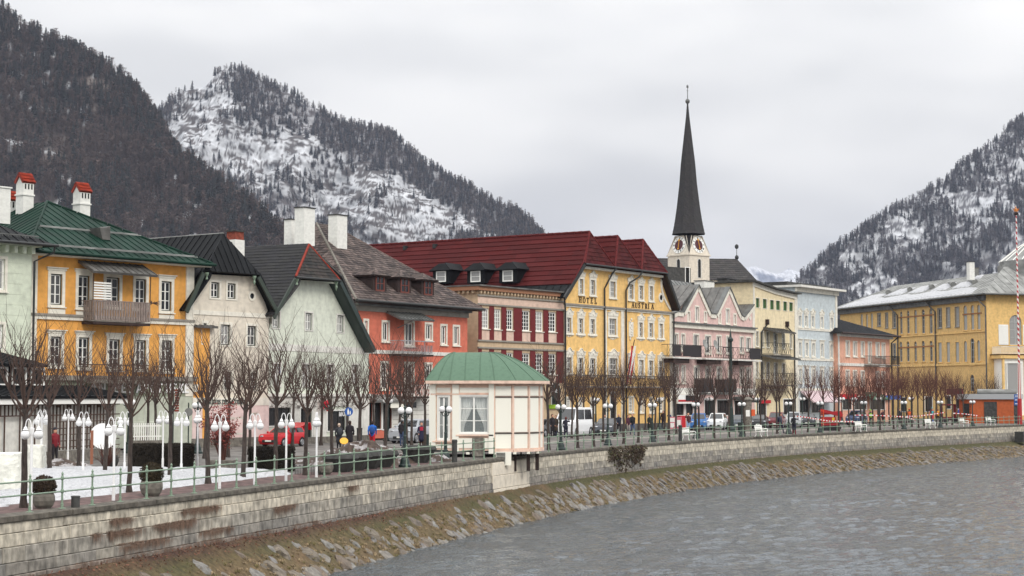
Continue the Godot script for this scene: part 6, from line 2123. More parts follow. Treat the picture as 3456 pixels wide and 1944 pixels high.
const TREE_NOTES := [          # how each tree can be told apart
	"thick near bare tree behind the first green rail post with a white lamp beside it",
	"bare tree before the brown lattice beside the person in a dark red jacket",
	"bare tree on the snow in front of the brown lattice and white wall",
	"bare tree right of the lattice whose trunk crosses the white round panel",
	"stout bare tree on the snow edge just left of the bowl planter with ball shrub",
	"bare tree standing in front of the right end of the long dark hedge",
	"thin bare tree behind the long dark hedge, the left one of two close together",
	"thin bare tree behind the long dark hedge, the right one of two close together",
	"bare tree on the snow edge beside the copper leaved shrub in its square planter",
	"bare tree behind the copper leaved shrub, before the corner of the cream house",
	"bare tree before the inn lettering of the cream house, behind the copper leaved shrub",
	"bare tree on the snow between the copper leaved shrub and the short dark hedge",
	"bare tree on the pavement before the right corner of the cream house",
	"bare tree standing in front of the short dark hedge and the red car",
	"bare tree directly in front of the red car with open tailgate",
	"bare tree between the short dark hedge and the heap of dirty snow",
	"bare tree on the pavement before the door of the pale green house",
	"bare tree behind the round bowl planter, at the left of the dirty snow heap",
	"bare tree behind the blue round sign with a pole",
	"bare tree rising from the middle of the dirty snow heap behind dark planters",
	"bare tree behind the person in blue jacket and red trousers",
	"bare tree at the right end of the dirty snow heap",
	"bare tree in the street before the silver off-road car's bonnet",
	"thick bare tree behind the green twin lamp left of the dark planter tub",
	"bare tree before the silver off-road car's windscreen",
	"bare tree touching the left corner of the white pavilion roof",
	"bare tree just right of the white pavilion beside the promenade railing",
	"bare tree behind the first green twin lamp right of the pavilion",
	"bare tree in front of the white van's front wheel",
	"bare tree on the promenade in front of the white van's side windows",
	"bare tree in the street close to the white van's rear doors",
	"bare tree on the promenade just right of the white van",
	"bare tree behind the second green twin lamp right of the pavilion",
	"bare tree in the street before the hotel doorway arch",
	"bare tree on the promenade in front of the couple walking by the hotel",
	"bare tree on the promenade before the hanging hotel flag",
	"bare tree beside the hotel wall, right of the walking couple",
	"thick bare tree behind the third green twin lamp right of the pavilion",
	"bare tree at the hotel corner beside two people in dark coats",
	"bare tree on the promenade in front of the pink and white notice board",
	"bare tree behind the pink and white notice board",
	"bare tree beside the man in jeans near the blue car",
	"bare tree behind the nearest white bench, before the blue car",
	"bare tree right of the nearest white bench beside a twin lamp",
	"bare tree on the promenade in front of the small white off-road car",
	"thick bare tree beside the tall green mast",
	"bare tree behind the grey advertising pillar",
	"bare tree just right of the grey advertising pillar",
	"bare tree in the street before the black car",
	"bare tree in the street before the dark red car",
	"bare tree beside the standing man with a rucksack",
	"bare tree directly behind the standing man with a rucksack",
	"thick bare tree behind the woman in red boots",
	"bare tree on the promenade left of the red lifting machine",
	"bare tree at the red lifting machine's boom",
	"bare tree behind the red lifting machine",
	"bare tree on the promenade just right of the red lifting machine",
	"bare tree behind the small blue and white van",
	"bare tree beside the white bench left of the peach house",
]
const TREE_ROW := "reddish bare tree in the dense row before the peach house and ochre residence"
const TREE_ENDS := ["slender bare tree left of the brick coloured kiosk, beside the maroon awning", "slender bare tree at the left end of the brick coloured kiosk's metal fascia", "slender bare tree before the dark door of the brick coloured kiosk", "slender bare tree at the right end of the brick coloured kiosk"]

func build_trees() -> void:
	var kinds := []
	for s in 6:
		kinds.append(make_tree(500 + s * 7))
	for s in 3:
		kinds.append(make_tree(900 + s * 5, true))
	var at: Array = [Vector3(-14.58, 0.00, -51.61), Vector3(-19.99, 0.00, -74.66), Vector3(-19.40, 0.00, -77.31), Vector3(-16.96, 0.00, -71.92), Vector3(-13.27, 0.00, -59.86), Vector3(-13.31, 0.00, -67.24), Vector3(-22.33, 0.00, -105.65), Vector3(-21.25, 0.00, -102.87), Vector3(-11.56, 0.00, -65.67), Vector3(-16.83, 0.00, -94.44), Vector3(-15.92, 0.00, -96.77), Vector3(-10.85, 0.00, -69.63), Vector3(-15.41, 0.00, -101.28), Vector3(-9.97, 0.00, -72.72), Vector3(-14.92, 0.00, -117.29), Vector3(-8.72, 0.00, -72.72), Vector3(-13.28, 0.00, -119.88), Vector3(-8.30, 0.00, -79.83), Vector3(-11.50, 0.00, -120.62), Vector3(-7.52, 0.00, -84.65), Vector3(-9.96, 0.00, -124.45), Vector3(-6.54, 0.00, -88.47), Vector3(-8.30, 0.00, -126.87), Vector3(-5.81, 0.00, -95.36), Vector3(-6.83, 0.00, -117.29), Vector3(-5.33, 0.00, -105.65), Vector3(2.26, 0.00, -106.22), Vector3(3.38, 0.00, -118.43), Vector3(4.69, 0.00, -135.20), Vector3(4.21, 0.00, -110.41), Vector3(6.24, 0.00, -149.11), Vector3(5.39, 0.00, -113.62), Vector3(6.57, 0.00, -124.45), Vector3(8.32, 0.00, -139.94), Vector3(7.77, 0.00, -119.88), Vector3(8.99, 0.00, -122.89), Vector3(12.59, 0.00, -162.76), Vector3(11.02, 0.00, -132.90), Vector3(14.43, 0.00, -162.76), Vector3(11.77, 0.00, -129.39), Vector3(14.22, 0.00, -149.11), Vector3(17.89, 0.00, -179.16), Vector3(16.30, 0.00, -153.80), Vector3(14.83, 0.00, -136.62), Vector3(15.79, 0.00, -134.73), Vector3(17.43, 0.00, -138.55), Vector3(19.22, 0.00, -142.59), Vector3(23.07, 0.00, -166.93), Vector3(24.92, 0.00, -172.83), Vector3(26.57, 0.00, -180.82), Vector3(23.26, 0.00, -151.42), Vector3(26.41, 0.00, -169.83), Vector3(25.36, 0.00, -155.02), Vector3(27.06, 0.00, -157.52), Vector3(31.78, 0.00, -175.94), Vector3(33.85, 0.00, -180.82), Vector3(30.60, 0.00, -161.42), Vector3(35.70, 0.00, -182.51), Vector3(32.25, 0.00, -162.76)]
	var row: Array = [Vector3(37.63, 0.00, -185.98), Vector3(35.10, 0.00, -171.32), Vector3(38.97, 0.00, -185.98), Vector3(40.25, 0.00, -189.59), Vector3(35.66, 0.00, -166.93), Vector3(40.96, 0.00, -189.59), Vector3(41.92, 0.00, -191.45), Vector3(38.25, 0.00, -172.83), Vector3(41.20, 0.00, -184.23), Vector3(42.04, 0.00, -185.98), Vector3(43.83, 0.00, -191.45), Vector3(42.75, 0.00, -184.23), Vector3(42.25, 0.00, -179.16), Vector3(45.33, 0.00, -189.59), Vector3(47.60, 0.00, -197.24), Vector3(47.06, 0.00, -193.34), Vector3(46.18, 0.00, -187.77), Vector3(50.28, 0.00, -201.30), Vector3(48.75, 0.00, -193.34), Vector3(50.38, 0.00, -197.24), Vector3(53.14, 0.00, -205.54)]
	var last: Array = [Vector3(52.77, 0.00, -201.30), Vector3(57.76, 0.00, -214.56), Vector3(58.45, 0.00, -212.23), Vector3(64.56, 0.00, -229.69)]
	rng.seed = 31
	var n := 0
	for p in at:
		var src: Node3D = kinds[n % 6] if n < 53 else kinds[6 + n % 3]
		var t := src
		if n < 6:
			t.position = p
			t.set_meta("label", TREE_NOTES[n])
		else:
			t = again(src, TREE_NOTES[n], p)
		t.rotation.y = rnd(0, TAU)
		var s := rnd(0.9, 1.08)
		t.scale = Vector3(s, s * rnd(0.95, 1.06), s)
		t.set_meta("group", "bare trees along the promenade")
		n += 1
	for k in 3:
		kinds[6 + k].position = row[k]
		tag(kinds[6 + k], TREE_ROW, "", "bare trees in the dense far row")
	for k in range(3, row.size()):
		var t := again(kinds[6 + k % 3], TREE_ROW, row[k], rnd(0, TAU), Vector3(0.95, rnd(1.0, 1.08), 0.95))
		t.set_meta("group", "bare trees in the dense far row")
	for p in last:
		var t := again(kinds[(n + 2) % 6], TREE_ENDS[n - at.size()], p, rnd(0, TAU), Vector3.ONE * rnd(0.95, 1.05))
		t.set_meta("group", "slender trees at the far right")
		n += 1

# ---------------------------------------------------------------- mountains with their woods

func conifer_mesh(seed_: int) -> ArrayMesh:
	rng.seed = seed_
	var g := G.new()
	g.col = Color(0.9, 0.85, 0.8)
	g.tube([Vector3.ZERO, Vector3(0, 1.0, 0)], [0.02, 0.004], 3, false)
	g.col = Color.WHITE
	for i in 7:
		var y := 0.12 + i * 0.125
		var r := (0.21 - i * 0.026) * rnd(0.8, 1.2)
		for k in 7:
			var a := TAU * k / 7.0 + rnd(-0.3, 0.3)
			var b := a + TAU / 7.0 * rnd(0.6, 1.1)
			var d := rnd(0.75, 1.3)
			g.tri(Vector3(0, y + 0.13, 0), Vector3(cos(a) * r * d, y - rnd(0.0, 0.05), -sin(a) * r * d), Vector3(cos(b) * r, y + rnd(-0.02, 0.03), -sin(b) * r))
	return g.mesh()

func bare_mesh(seed_: int) -> ArrayMesh:
	rng.seed = seed_
	var g := G.new()
	g.tube([Vector3.ZERO, Vector3(0.01, 0.5, 0), Vector3(0, 0.95, 0.01)], [0.016, 0.011, 0.003], 3, false)
	for i in 26:
		var y := rnd(0.3, 0.85)
		var a := rnd(0, TAU)
		var l := rnd(0.12, 0.32) * (1.15 - y * 0.6)
		var e := Vector3(cos(a) * l, l * rnd(0.6, 1.3), sin(a) * l)
		var w := Vector3(-sin(a), 0, cos(a)) * rnd(0.006, 0.02)
		g.tri(Vector3(0, y, 0) - w, Vector3(0, y, 0) + w, Vector3(0, y, 0) + e)
		g.tri(Vector3(0, y, 0) + e * 0.4, Vector3(0, y + 0.02, 0) + e * 0.5, Vector3(0, y, 0) + e * 0.7 + w * 8.0)
	return g.mesh()

class Hill:
	var crest := []
	var run := 1.2           # how far the foot lies in front of the crest, per metre of height
	var amp := 20.0
	var f: FastNoiseLite
	var lens := 0.0

	func at(s: float, t: float) -> Vector3:       # s along the crest 0..1, t 0 foot .. 1 crest .. 1.3 behind it
		var k := s * (crest.size() - 1)
		var i := mini(int(k), crest.size() - 2)
		var c: Vector3 = crest[i].lerp(crest[i + 1], k - i)
		var p := Vector3(c.x, 0, c.z + c.y * run * (1.0 - t))
		p.y = -4.0 + (c.y + 4.0) * (t if t <= 1.0 else 2.0 - t)
		var e := sin(PI * clampf(t, 0, 1))
		var n := f.get_noise_3d(p.x, 0.0, p.z)
		var m := f.get_noise_3d(p.x * 3.0 + 50.0, 9.0, p.z * 3.0)
		p.y += (n * amp + m * amp * 0.3) * (0.25 + e) * clampf(t * 4.0, 0, 1)
		p.z += f.get_noise_3d(p.x * 1.5, 70.0, p.y * 1.5) * amp * e
		return p

func hill(called: String, label: String, h: Hill, ns: int, nt: int, colr: Callable, s0 := 0.0, s1 := 1.0) -> MeshInstance3D:
	var g := G.new()
	var rows := []
	for j in nt + 4:
		var t := 1.12 * j / float(nt) if j <= nt else 1.12 + 0.1 * (j - nt)
		var row := []
		for i in ns + 1:
			var s := lerpf(s0, s1, i / float(ns))
			var p := h.at(s, t)
			row.append([p, s, t])
		rows.append(row)
	for j in rows.size() - 1:
		for i in ns:
			var q := [rows[j][i], rows[j][i + 1], rows[j + 1][i + 1], rows[j + 1][i]]
			var m: Vector3 = (q[1][0] - q[0][0]).cross(q[3][0] - q[0][0]).normalized()
			for k in [0, 2, 1, 0, 3, 2]:
				g.col = colr.call(q[k][0], q[k][1], q[k][2], m)
				g.put(q[k][0], m)
	var o := setting(called, g, "hill", label)
	return o

func woods(called: String, label: String, h: Hill, n: int, dens: Callable, conif: float, size: float, cc: Color, cb: Color, meshes: Array) -> void:
	for kind in 2:
		var xs := []
		var cs := []
		var tries := 0
		while xs.size() < n * (conif if kind == 0 else 1.0 - conif) and tries < n * 12:
			tries += 1
			var s := rng.randf()
			var t := rnd(0.12, 1.03)
			if rng.randf() > dens.call(s, t, kind, h.at(s, t)):
				continue
			var p := h.at(s, t)
			var z := size * rnd(0.55, 1.15)
			var w := z * rnd(0.85, 1.15)
			xs.append(Transform3D(Basis(Vector3.UP, rnd(0, TAU)).scaled(Vector3(w, z, w)), p - Vector3.UP * 0.5))
			cs.append(tone(cc if kind == 0 else cb, 0.3))
		for k in 2:
			var half_x := []
			var half_c := []
			for i in range(k, xs.size(), 2):
				half_x.append(xs[i])
				half_c.append(cs[i])
			var o := scatter(called if kind == 0 else "bare_woods", meshes[kind * 2 + k], "conifer", half_x, half_c, self)
			o.set_meta("label", label if kind == 0 else label.replace("conifers", "bare trees"))

func build_mountains() -> void:
	rng.seed = 99
	var meshes := [conifer_mesh(1), conifer_mesh(2), bare_mesh(3), bare_mesh(4)]
	var f := FastNoiseLite.new()
	f.seed = 14
	f.frequency = 0.006
	f.fractal_octaves = 4
	var patch := FastNoiseLite.new()
	patch.seed = 23
	patch.frequency = 0.012
	patch.fractal_octaves = 4
	# the near dark wooded hill on the left
	var a := Hill.new()
	a.f = f
	a.amp = 30.0
	a.run = 1.15
	a.crest = [Vector3(-704.19, 576.58, -1750.00), Vector3(-610.36, 486.97, -1700.00), Vector3(-533.77, 415.21, -1640.00), Vector3(-482.49, 365.29, -1600.00), Vector3(-456.78, 342.32, -1590.00), Vector3(-431.60, 332.71, -1580.00), Vector3(-406.63, 317.64, -1570.00), Vector3(-381.96, 302.75, -1560.00), Vector3(-357.63, 289.86, -1550.00), Vector3(-340.73, 272.77, -1540.00), Vector3(-327.67, 260.94, -1530.00), Vector3(-314.71, 244.96, -1520.00), Vector3(-299.86, 224.16, -1500.00), Vector3(-279.93, 200.79, -1470.00), Vector3(-257.29, 181.59, -1440.00), Vector3(-230.47, 163.54, -1400.00), Vector3(-203.29, 145.21, -1350.00), Vector3(-177.53, 127.82, -1300.00), Vector3(-153.17, 108.47, -1250.00), Vector3(-127.42, 84.73, -1200.00), Vector3(-103.33, 59.98, -1150.00), Vector3(-78.30, 21.89, -1100.00)]
	var brown := lin(66, 58, 56)
	var rock := lin(122, 114, 108)
	var snow := lin(228, 231, 236)
	hill("hill", "dark wooded hill slope rising at the left", a, 150, 70, func(p: Vector3, s: float, t: float, m: Vector3) -> Color:
		var k := patch.get_noise_3d(p.x, p.y * 1.6, p.z)
		var c := brown
		if k > 0.26: c = brown.lerp(rock, clampf((k - 0.26) * 9.0, 0, 1))
		var w := patch.get_noise_3d(p.x * 2.4 + 300.0, p.y * 4.0, p.z * 2.0)
		if w > 0.30 and t > 0.3: c = snow
		return c)
	woods("conifer_woods", "conifers on the dark hill slope at the left", a, 15000, func(s: float, t: float, kind: int, p: Vector3) -> float:
		var k := patch.get_noise_3d(p.x * 0.7, 5.0, p.z * 0.7)
		var rk := patch.get_noise_3d(p.x, p.y * 1.6, p.z)
		if rk > 0.33: return 0.25
		if t > 0.3 and patch.get_noise_3d(p.x * 2.4 + 300.0, p.y * 4.0, p.z * 2.0) > 0.30: return 0.15
		if kind == 0: return clampf(0.22 + 1.6 * k + (0.75 if t > 0.86 else 0.0), 0.05, 1.0)
		return 0.85, 0.26, 16.0, lin(28, 32, 31), lin(84, 71, 66), meshes)
	# the snowy mountain in the middle
	var b := Hill.new()
	b.f = f
	b.amp = 46.0
	b.run = 0.95
	b.crest = [Vector3(-644.72, 330.35, -2500.00), Vector3(-598.87, 378.73, -2550.00), Vector3(-564.25, 413.45, -2580.00), Vector3(-532.60, 444.14, -2600.00), Vector3(-508.63, 468.63, -2600.00), Vector3(-466.28, 480.88, -2600.00), Vector3(-442.17, 497.44, -2600.00), Vector3(-417.89, 498.67, -2600.00), Vector3(-392.01, 489.43, -2590.00), Vector3(-352.83, 469.32, -2570.00), Vector3(-289.17, 430.98, -2540.00), Vector3(-251.49, 406.87, -2520.00), Vector3(-227.03, 395.24, -2510.00), Vector3(-191.11, 383.11, -2500.00), Vector3(-167.09, 372.82, -2490.00), Vector3(-136.90, 349.58, -2470.00), Vector3(-107.22, 329.55, -2450.00), Vector3(-78.03, 309.81, -2430.00), Vector3(-49.33, 290.38, -2410.00), Vector3(-21.12, 275.70, -2390.00), Vector3(6.61, 262.35, -2370.00), Vector3(28.39, 239.32, -2350.00), Vector3(49.77, 215.57, -2330.00), Vector3(75.75, 175.36, -2300.00), Vector3(111.46, 120.40, -2270.00), Vector3(161.54, 46.28, -2240.00)]
	var grey := lin(104, 100, 100)
	var bank := func(s: float, t: float, p: Vector3) -> float:      # how wooded a spot is
		var k := patch.get_noise_3d(p.x * 0.55, 31.0, p.y * 0.9)
		var ridge := smoothstep(0.80, 0.92, t) * smoothstep(0.26, 0.36, s)
		return clampf(0.26 + 1.5 * k + ridge * 1.2 + 0.35 * smoothstep(0.55, 0.2, t), 0.03, 1.0)
	hill("hill", "snow streaked mountain with rock bands in the middle distance", b, 500, 190, func(p: Vector3, s: float, t: float, m: Vector3) -> Color:
		var w: float = bank.call(s, t, p)
		var k := 0.75 * patch.get_noise_3d(p.x * 1.6 - p.y * 0.7, p.y * 7.0 + p.x * 1.6, 3.0) + 0.8 * patch.get_noise_3d(p.x * 6.0 + 40.0, p.y * 22.0 + p.x * 3.0, 77.0)
		var c := snow.lerp(grey, smoothstep(0.06, 0.13, k))
		return c.lerp(lin(108, 104, 108), 0.45 * smoothstep(0.5, 1.0, w)))
	woods("conifer_woods", "conifers scattered over the snowy middle mountain", b, 14000, func(s: float, t: float, kind: int, p: Vector3) -> float:
		var w: float = bank.call(s, t, p)
		return w * (1.0 if kind == 0 else 0.8), 0.38, 14.0, lin(32, 36, 41), lin(98, 90, 88), meshes)
	# the wooded snowy slope on the right
	var c2 := Hill.new()
	c2.f = f
	c2.amp = 34.0
	c2.run = 1.0
	c2.crest = [Vector3(325.82, 100.09, -2300.00), Vector3(361.23, 138.59, -2320.00), Vector3(384.53, 152.69, -2330.00), Vector3(397.17, 166.93, -2340.00), Vector3(420.90, 189.49, -2350.00), Vector3(446.66, 206.52, -2370.00), Vector3(478.35, 223.27, -2390.00), Vector3(510.63, 247.59, -2410.00), Vector3(543.30, 263.80, -2430.00), Vector3(576.40, 277.39, -2450.00), Vector3(610.13, 299.83, -2470.00), Vector3(644.36, 322.63, -2490.00), Vector3(679.13, 348.71, -2510.00), Vector3(714.42, 375.20, -2530.00), Vector3(744.21, 399.09, -2550.00), Vector3(768.89, 415.68, -2560.00), Vector3(856.96, 464.95, -2600.00), Vector3(963.56, 515.63, -2640.00), Vector3(1073.03, 561.38, -2680.00)]
	hill("hill", "snowy wooded mountain slope at the right", c2, 300, 140, func(p: Vector3, s: float, t: float, m: Vector3) -> Color:
		var k := 0.8 * patch.get_noise_3d(p.x * 1.6 + p.y * 0.8, p.y * 6.0 - p.x * 1.5, 13.0) + 0.7 * patch.get_noise_3d(p.x * 6.0, p.y * 18.0 - p.x * 2.0, 47.0)
		return snow.lerp(lin(124, 124, 130), smoothstep(0.05, 0.13, k)))
	woods("conifer_woods", "conifers on the snowy slope at the right", c2, 13000, func(s: float, t: float, kind: int, p: Vector3) -> float:
		var k := patch.get_noise_3d(p.x * 0.8, 61.0, p.y * 1.1)
		var valley := exp(-pow((p.x - 590.0 - (p.y - 170.0) * 1.6) / 34.0, 2.0))
		return clampf(0.34 + 1.1 * k + valley * 0.9 + 0.4 * smoothstep(0.9, 1.0, t) + 0.3 * smoothstep(0.3, 0.1, t), 0.05, 1.0), 0.34, 14.0, lin(32, 36, 44), lin(92, 88, 92), meshes)
	# far alps
	var d := Hill.new()
	d.f = f
	d.amp = 60.0
	d.run = 2.2
	d.crest = [Vector3(859.42, 571.85, -9000.00), Vector3(1026.59, 613.67, -9000.00), Vector3(1131.12, 638.77, -9000.00), Vector3(1214.89, 674.34, -9000.00), Vector3(1277.59, 682.71, -9000.00), Vector3(1329.61, 663.87, -9000.00), Vector3(1392.12, 653.41, -9000.00), Vector3(1455.01, 680.62, -9000.00), Vector3(1506.94, 655.50, -9000.00), Vector3(1610.83, 613.67, -9000.00), Vector3(1798.05, 567.67, -9000.00), Vector3(2109.77, 488.29, -9000.00)]
	hill("hill", "far white alpine ridge beyond the town", d, 120, 40, func(p: Vector3, s: float, t: float, m: Vector3) -> Color:
		var k := patch.get_noise_3d(p.x * 0.35, p.y * 1.2, 5.0)
		return lin(236, 238, 244).lerp(lin(110, 120, 140), smoothstep(0.16, 0.34, k + 0.35 * smoothstep(0.75, 0.5, t))))

# ---------------------------------------------------------------- lamps

func white_lamp() -> Node3D:
	var t := thing("white_lamp_post", "", "lamp post", Vector3.ZERO, 0.0, "white twin globe lamp posts on the snowy terrace")
	var g := G.new()
	g.lathe([Vector2(0.055, -0.05), Vector2(0.055, 0.5), Vector2(0.04, 0.52), Vector2(0.038, 2.18), Vector2(0.05, 2.2), Vector2(0.075, 2.36), Vector2(0.075, 2.4), Vector2(0.0, 2.42)], 10)
	part("pole", g, "lamp_white", t)
	for s in [-1.0, 1.0]:
		g = G.new()
		var pts := []
		var rad := []
		for i in 11:
			var a := PI * i / 10.0
			pts.append(Vector3(s * (0.025 + 0.085 * (1.0 - cos(a))), 2.42 + 0.24 * sin(a), 0))
			rad.append(0.016)
		g.tube(pts, rad, 6)
		part("arm", g, "lamp_white", t)
		g = G.new()
		g.lathe([Vector2(0.075, 2.325), Vector2(0.085, 2.345), Vector2(0.06, 2.37), Vector2(0.055, 2.4), Vector2(0.03, 2.44), Vector2(0.0, 2.46)], 10, Vector3(s * 0.195, 0, 0))
		part("lamp_cap", g, "lamp_white", t)
		g = G.new()
		g.lathe([Vector2(0.082, 2.31), Vector2(0.09, 2.318), Vector2(0.082, 2.326)], 10, Vector3(s * 0.195, 0, 0))
		part("ring", g, "grey_metal", t)
		g = G.new()
		g.ball(Vector3(s * 0.195, 2.2, 0), Vector3.ONE * 0.14, 14, 10)
		part("globe", g, "globe", t)
	return t

func green_lamp(single := false) -> Node3D:
	var t := thing("green_lamp_post", "", "lamp post", Vector3.ZERO, 0.0, "dark green globe lamp posts along the promenade")
	var g := G.new()
	g.lathe([Vector2(0.3, 0), Vector2(0.3, 0.1), Vector2(0.24, 0.16), Vector2(0.2, 0.35), Vector2(0.13, 0.5), Vector2(0.15, 0.55), Vector2(0.09, 0.6), Vector2(0.07, 1.4), Vector2(0.085, 1.44), Vector2(0.06, 1.5), Vector2(0.055, 2.35), Vector2(0.09, 2.4), Vector2(0.06, 2.45), Vector2(0.04, 2.75), Vector2(0.07, 2.8), Vector2(0.03, 2.86), Vector2(0.0, 3.05)], 10)
	part("post", g, "lamp_green", t)
	for s in ([1.0] if single else [-1.0, 1.0]):
		g = G.new()
		g.tube([Vector3(0, 2.36, 0), Vector3(s * 0.08, 2.3, 0), Vector3(s * 0.16, 2.36, 0), Vector3(s * 0.18, 2.48, 0)], [0.03, 0.03, 0.025, 0.025], 5)
		g.lathe([Vector2(0.03, 2.44), Vector2(0.1, 2.48), Vector2(0.09, 2.51)], 10, Vector3(s * 0.18, 0, 0))
		part("arm", g, "lamp_green", t)
		g = G.new()
		g.ball(Vector3(s * 0.18, 2.64, 0), Vector3.ONE * 0.165, 14, 10)
		part("globe", g, "globe", t)
	return t

func lamp_row(src: Node3D, places: Array, notes: Array, turns := 0.0) -> void:
	for i in places.size():
		var o := src
		if i == 0:
			o.position = places[0]
			o.set_meta("label", notes[0])
		else:
			o = again(src, notes[i], places[i])
		o.rotation.y = turns + rnd(-0.12, 0.12) + (1.35 if notes[i].contains("edge on") or notes[i].begins_with("last white") else 0.0)

func build_lamps() -> void:
	rng.seed = 4
	lamp_row(white_lamp(), [Vector3(-25.35, 0.00, -86.90), Vector3(-14.09, 0.00, -50.61), Vector3(-20.53, 0.00, -75.23), Vector3(-22.68, 0.00, -83.21), Vector3(-22.17, 0.00, -86.14), Vector3(-18.00, 0.00, -72.45), Vector3(-12.72, 0.00, -55.16), Vector3(-16.51, 0.00, -73.54), Vector3(-15.83, 0.00, -78.23), Vector3(-13.83, 0.00, -72.19), Vector3(-14.55, 0.00, -79.83), Vector3(-10.52, 0.00, -62.13), Vector3(-9.69, 0.00, -65.01), Vector3(-8.86, 0.00, -67.70), Vector3(-8.00, 0.00, -70.63)], [
		"white lamp post behind the white tarpaulin at the left edge", "nearest white lamp post, beside the thick near tree and the first rail posts", "white lamp post behind the nearest bowl planter with ball shrub",
		"white lamp post half hidden behind another one, next to the person in dark red", "white lamp post in front of the brown lattice, furthest from the river", "white lamp post on the snow left of the white round panel",
		"tall looking white lamp post on the snow edge in front of the white round panel", "white lamp post half hidden behind the stout tree left of the hedge", "white lamp post before the long dark hedge, near its middle",
		"white lamp post in front of the right part of the long hedge", "white lamp post seen edge on at the right end of the long hedge", "white lamp post on the brown paving before the copper leaved shrub",
		"white lamp post with thickened foot left of the short dark hedge", "white lamp post in front of the red car", "last white lamp post on the right, before the green door"])
	var g1 := green_lamp()
	lamp_row(g1, [Vector3(-5.02, 0.00, -80.81), Vector3(-3.41, 0.00, -88.47), Vector3(3.01, 0.00, -106.22), Vector3(6.47, 0.00, -116.32), Vector3(10.20, 0.00, -125.25), Vector3(14.38, 0.00, -134.73), Vector3(18.81, 0.00, -141.05), Vector3(24.30, 0.00, -151.42), Vector3(28.05, 0.00, -156.89), Vector3(34.38, 0.00, -168.37), Vector3(39.14, 0.00, -172.07), Vector3(44.73, 0.00, -179.99), Vector3(50.67, 0.00, -189.59)], [
		"green twin lamp beside the big dark planter tub left of the pavilion", "green twin lamp directly in front of the white pavilion window", "green twin lamp right of the pavilion beside the white van's bonnet",
		"green twin lamp before the dark grey hatchback", "green twin lamp before the hotel's right half and a woman in a green skirt", "green twin lamp at the nearest white bench",
		"green twin lamp beside the grey advertising pillar", "green twin lamp between the man with rucksack and the woman in red boots", "green twin lamp beside the red lifting machine", "green twin lamp right of the bench before the peach house",
		"green twin lamp before the dense reddish trees and the residence door", "green twin lamp beside the person in an orange jacket", "green twin lamp before the brick coloured kiosk"], 0.0)
	var notes := ["green street lamp by the shop with white boarding", "green street lamp by the pharmacy corner with a red striped panel", "green street lamp behind the stout tree before the pharmacy window", "green street lamp before the yellow hotel's left windows",
		"green street lamp before the yellow hotel's right windows", "green street lamp behind the blue and white cars", "green street lamp before the vanilla house's red shop sign", "green street lamp before the rose awning of the blue house", "green street lamp before the peach house's red shop sign",
		"green street lamp before the peach house's right shop window", "green street lamp before the peach house's blue shop sign", "green street lamp before the ochre residence door"]
	var places: Array = [Vector3(-9.15, 0.00, -126.87), Vector3(-21.77, 0.00, -114.28), Vector3(-22.29, 0.00, -100.24), Vector3(7.60, 0.00, -156.26), Vector3(14.54, 0.00, -169.83), Vector3(20.89, 0.00, -182.51), Vector3(27.02, 0.00, -189.59), Vector3(33.23, 0.00, -197.24), Vector3(38.95, 0.00, -203.40), Vector3(40.81, 0.00, -205.54), Vector3(44.72, 0.00, -209.95), Vector3(49.72, 0.00, -214.56)]
	for i in places.size():
		again(g1, notes[i], places[i], rnd(-0.1, 0.1), Vector3.ONE * 1.12)
	var t := again(g1, "black ornate lamp with globes in an iron crown before the inn", Vector3(-18.19, 0.00, -99.73), 0.6, Vector3.ONE * 1.05)
	t.set_meta("group", "lamps by the inn")
	var mast := thing("green_mast", "tall dark green mast with a pointed cap beside the white off-road car", "mast", Vector3(20.24, 0.00, -159.18))
	var g := G.new()
	g.lathe([Vector2(0.42, 0), Vector2(0.42, 0.3), Vector2(0.25, 0.5), Vector2(0.2, 2.2), Vector2(0.17, 2.3), Vector2(0.14, 8.3), Vector2(0.25, 8.4), Vector2(0.25, 8.6), Vector2(0.12, 8.75), Vector2(0.0, 9.6)], 10)
	part("shaft", g, "lamp_green", mast)
	# the striped flag mast at the far right with a gilt eagle
	var fm := thing("striped_mast", "tall red and white spiral striped flag mast with a gilt bird on top", "flag mast", Vector3(58.95, 0.00, -200.00))
	var H := 24.4
	g = G.new()
	for i in 150:
		for k in 10:
			var y0 := 7.0 + (H - 7.0) * i / 150.0
			var y1 := 7.0 + (H - 7.0) * (i + 1) / 150.0
			var a0 := TAU * k / 10.0
			var a1 := TAU * (k + 1) / 10.0
			g.col = lin(176, 40, 48) if fposmod(y0 * 1.6 + k / 10.0, 1.0) < 0.5 else lin(232, 228, 222)
			var r0 := lerpf(0.12, 0.075, i / 150.0)
			g.quad(Vector3(cos(a0) * r0, y0, -sin(a0) * r0), Vector3(cos(a1) * r0, y0, -sin(a1) * r0), Vector3(cos(a1) * r0, y1, -sin(a1) * r0), Vector3(cos(a0) * r0, y1, -sin(a0) * r0))
	part("striped_pole", g, "print", fm)
	g = G.new()
	for k in 12:
		g.col = lin(176, 40, 48) if k % 2 else lin(232, 228, 222)
		var a0 := TAU * k / 12.0
		var a1 := TAU * (k + 1) / 12.0
		g.quad(Vector3(cos(a0), 0, -sin(a0)) * 0.2 + Vector3.UP * 3.0, Vector3(cos(a1), 0, -sin(a1)) * 0.2 + Vector3.UP * 3.0, Vector3(cos(a1), 0, -sin(a1)) * 0.17 + Vector3.UP * 7.0, Vector3(cos(a0), 0, -sin(a0)) * 0.17 + Vector3.UP * 7.0)
	g.col = lin(170, 40, 46)
	g.tube([Vector3.ZERO, Vector3(0, 3.0, 0)], [0.27, 0.24], 10)
	part("pole_foot", g, "print", fm)
	g = G.new()
	g.ball(Vector3(0, H + 0.2, 0), Vector3(0.28, 0.22, 0.28), 10, 6)
	part("ball", g, "dark_wood", fm)
	g = G.new()
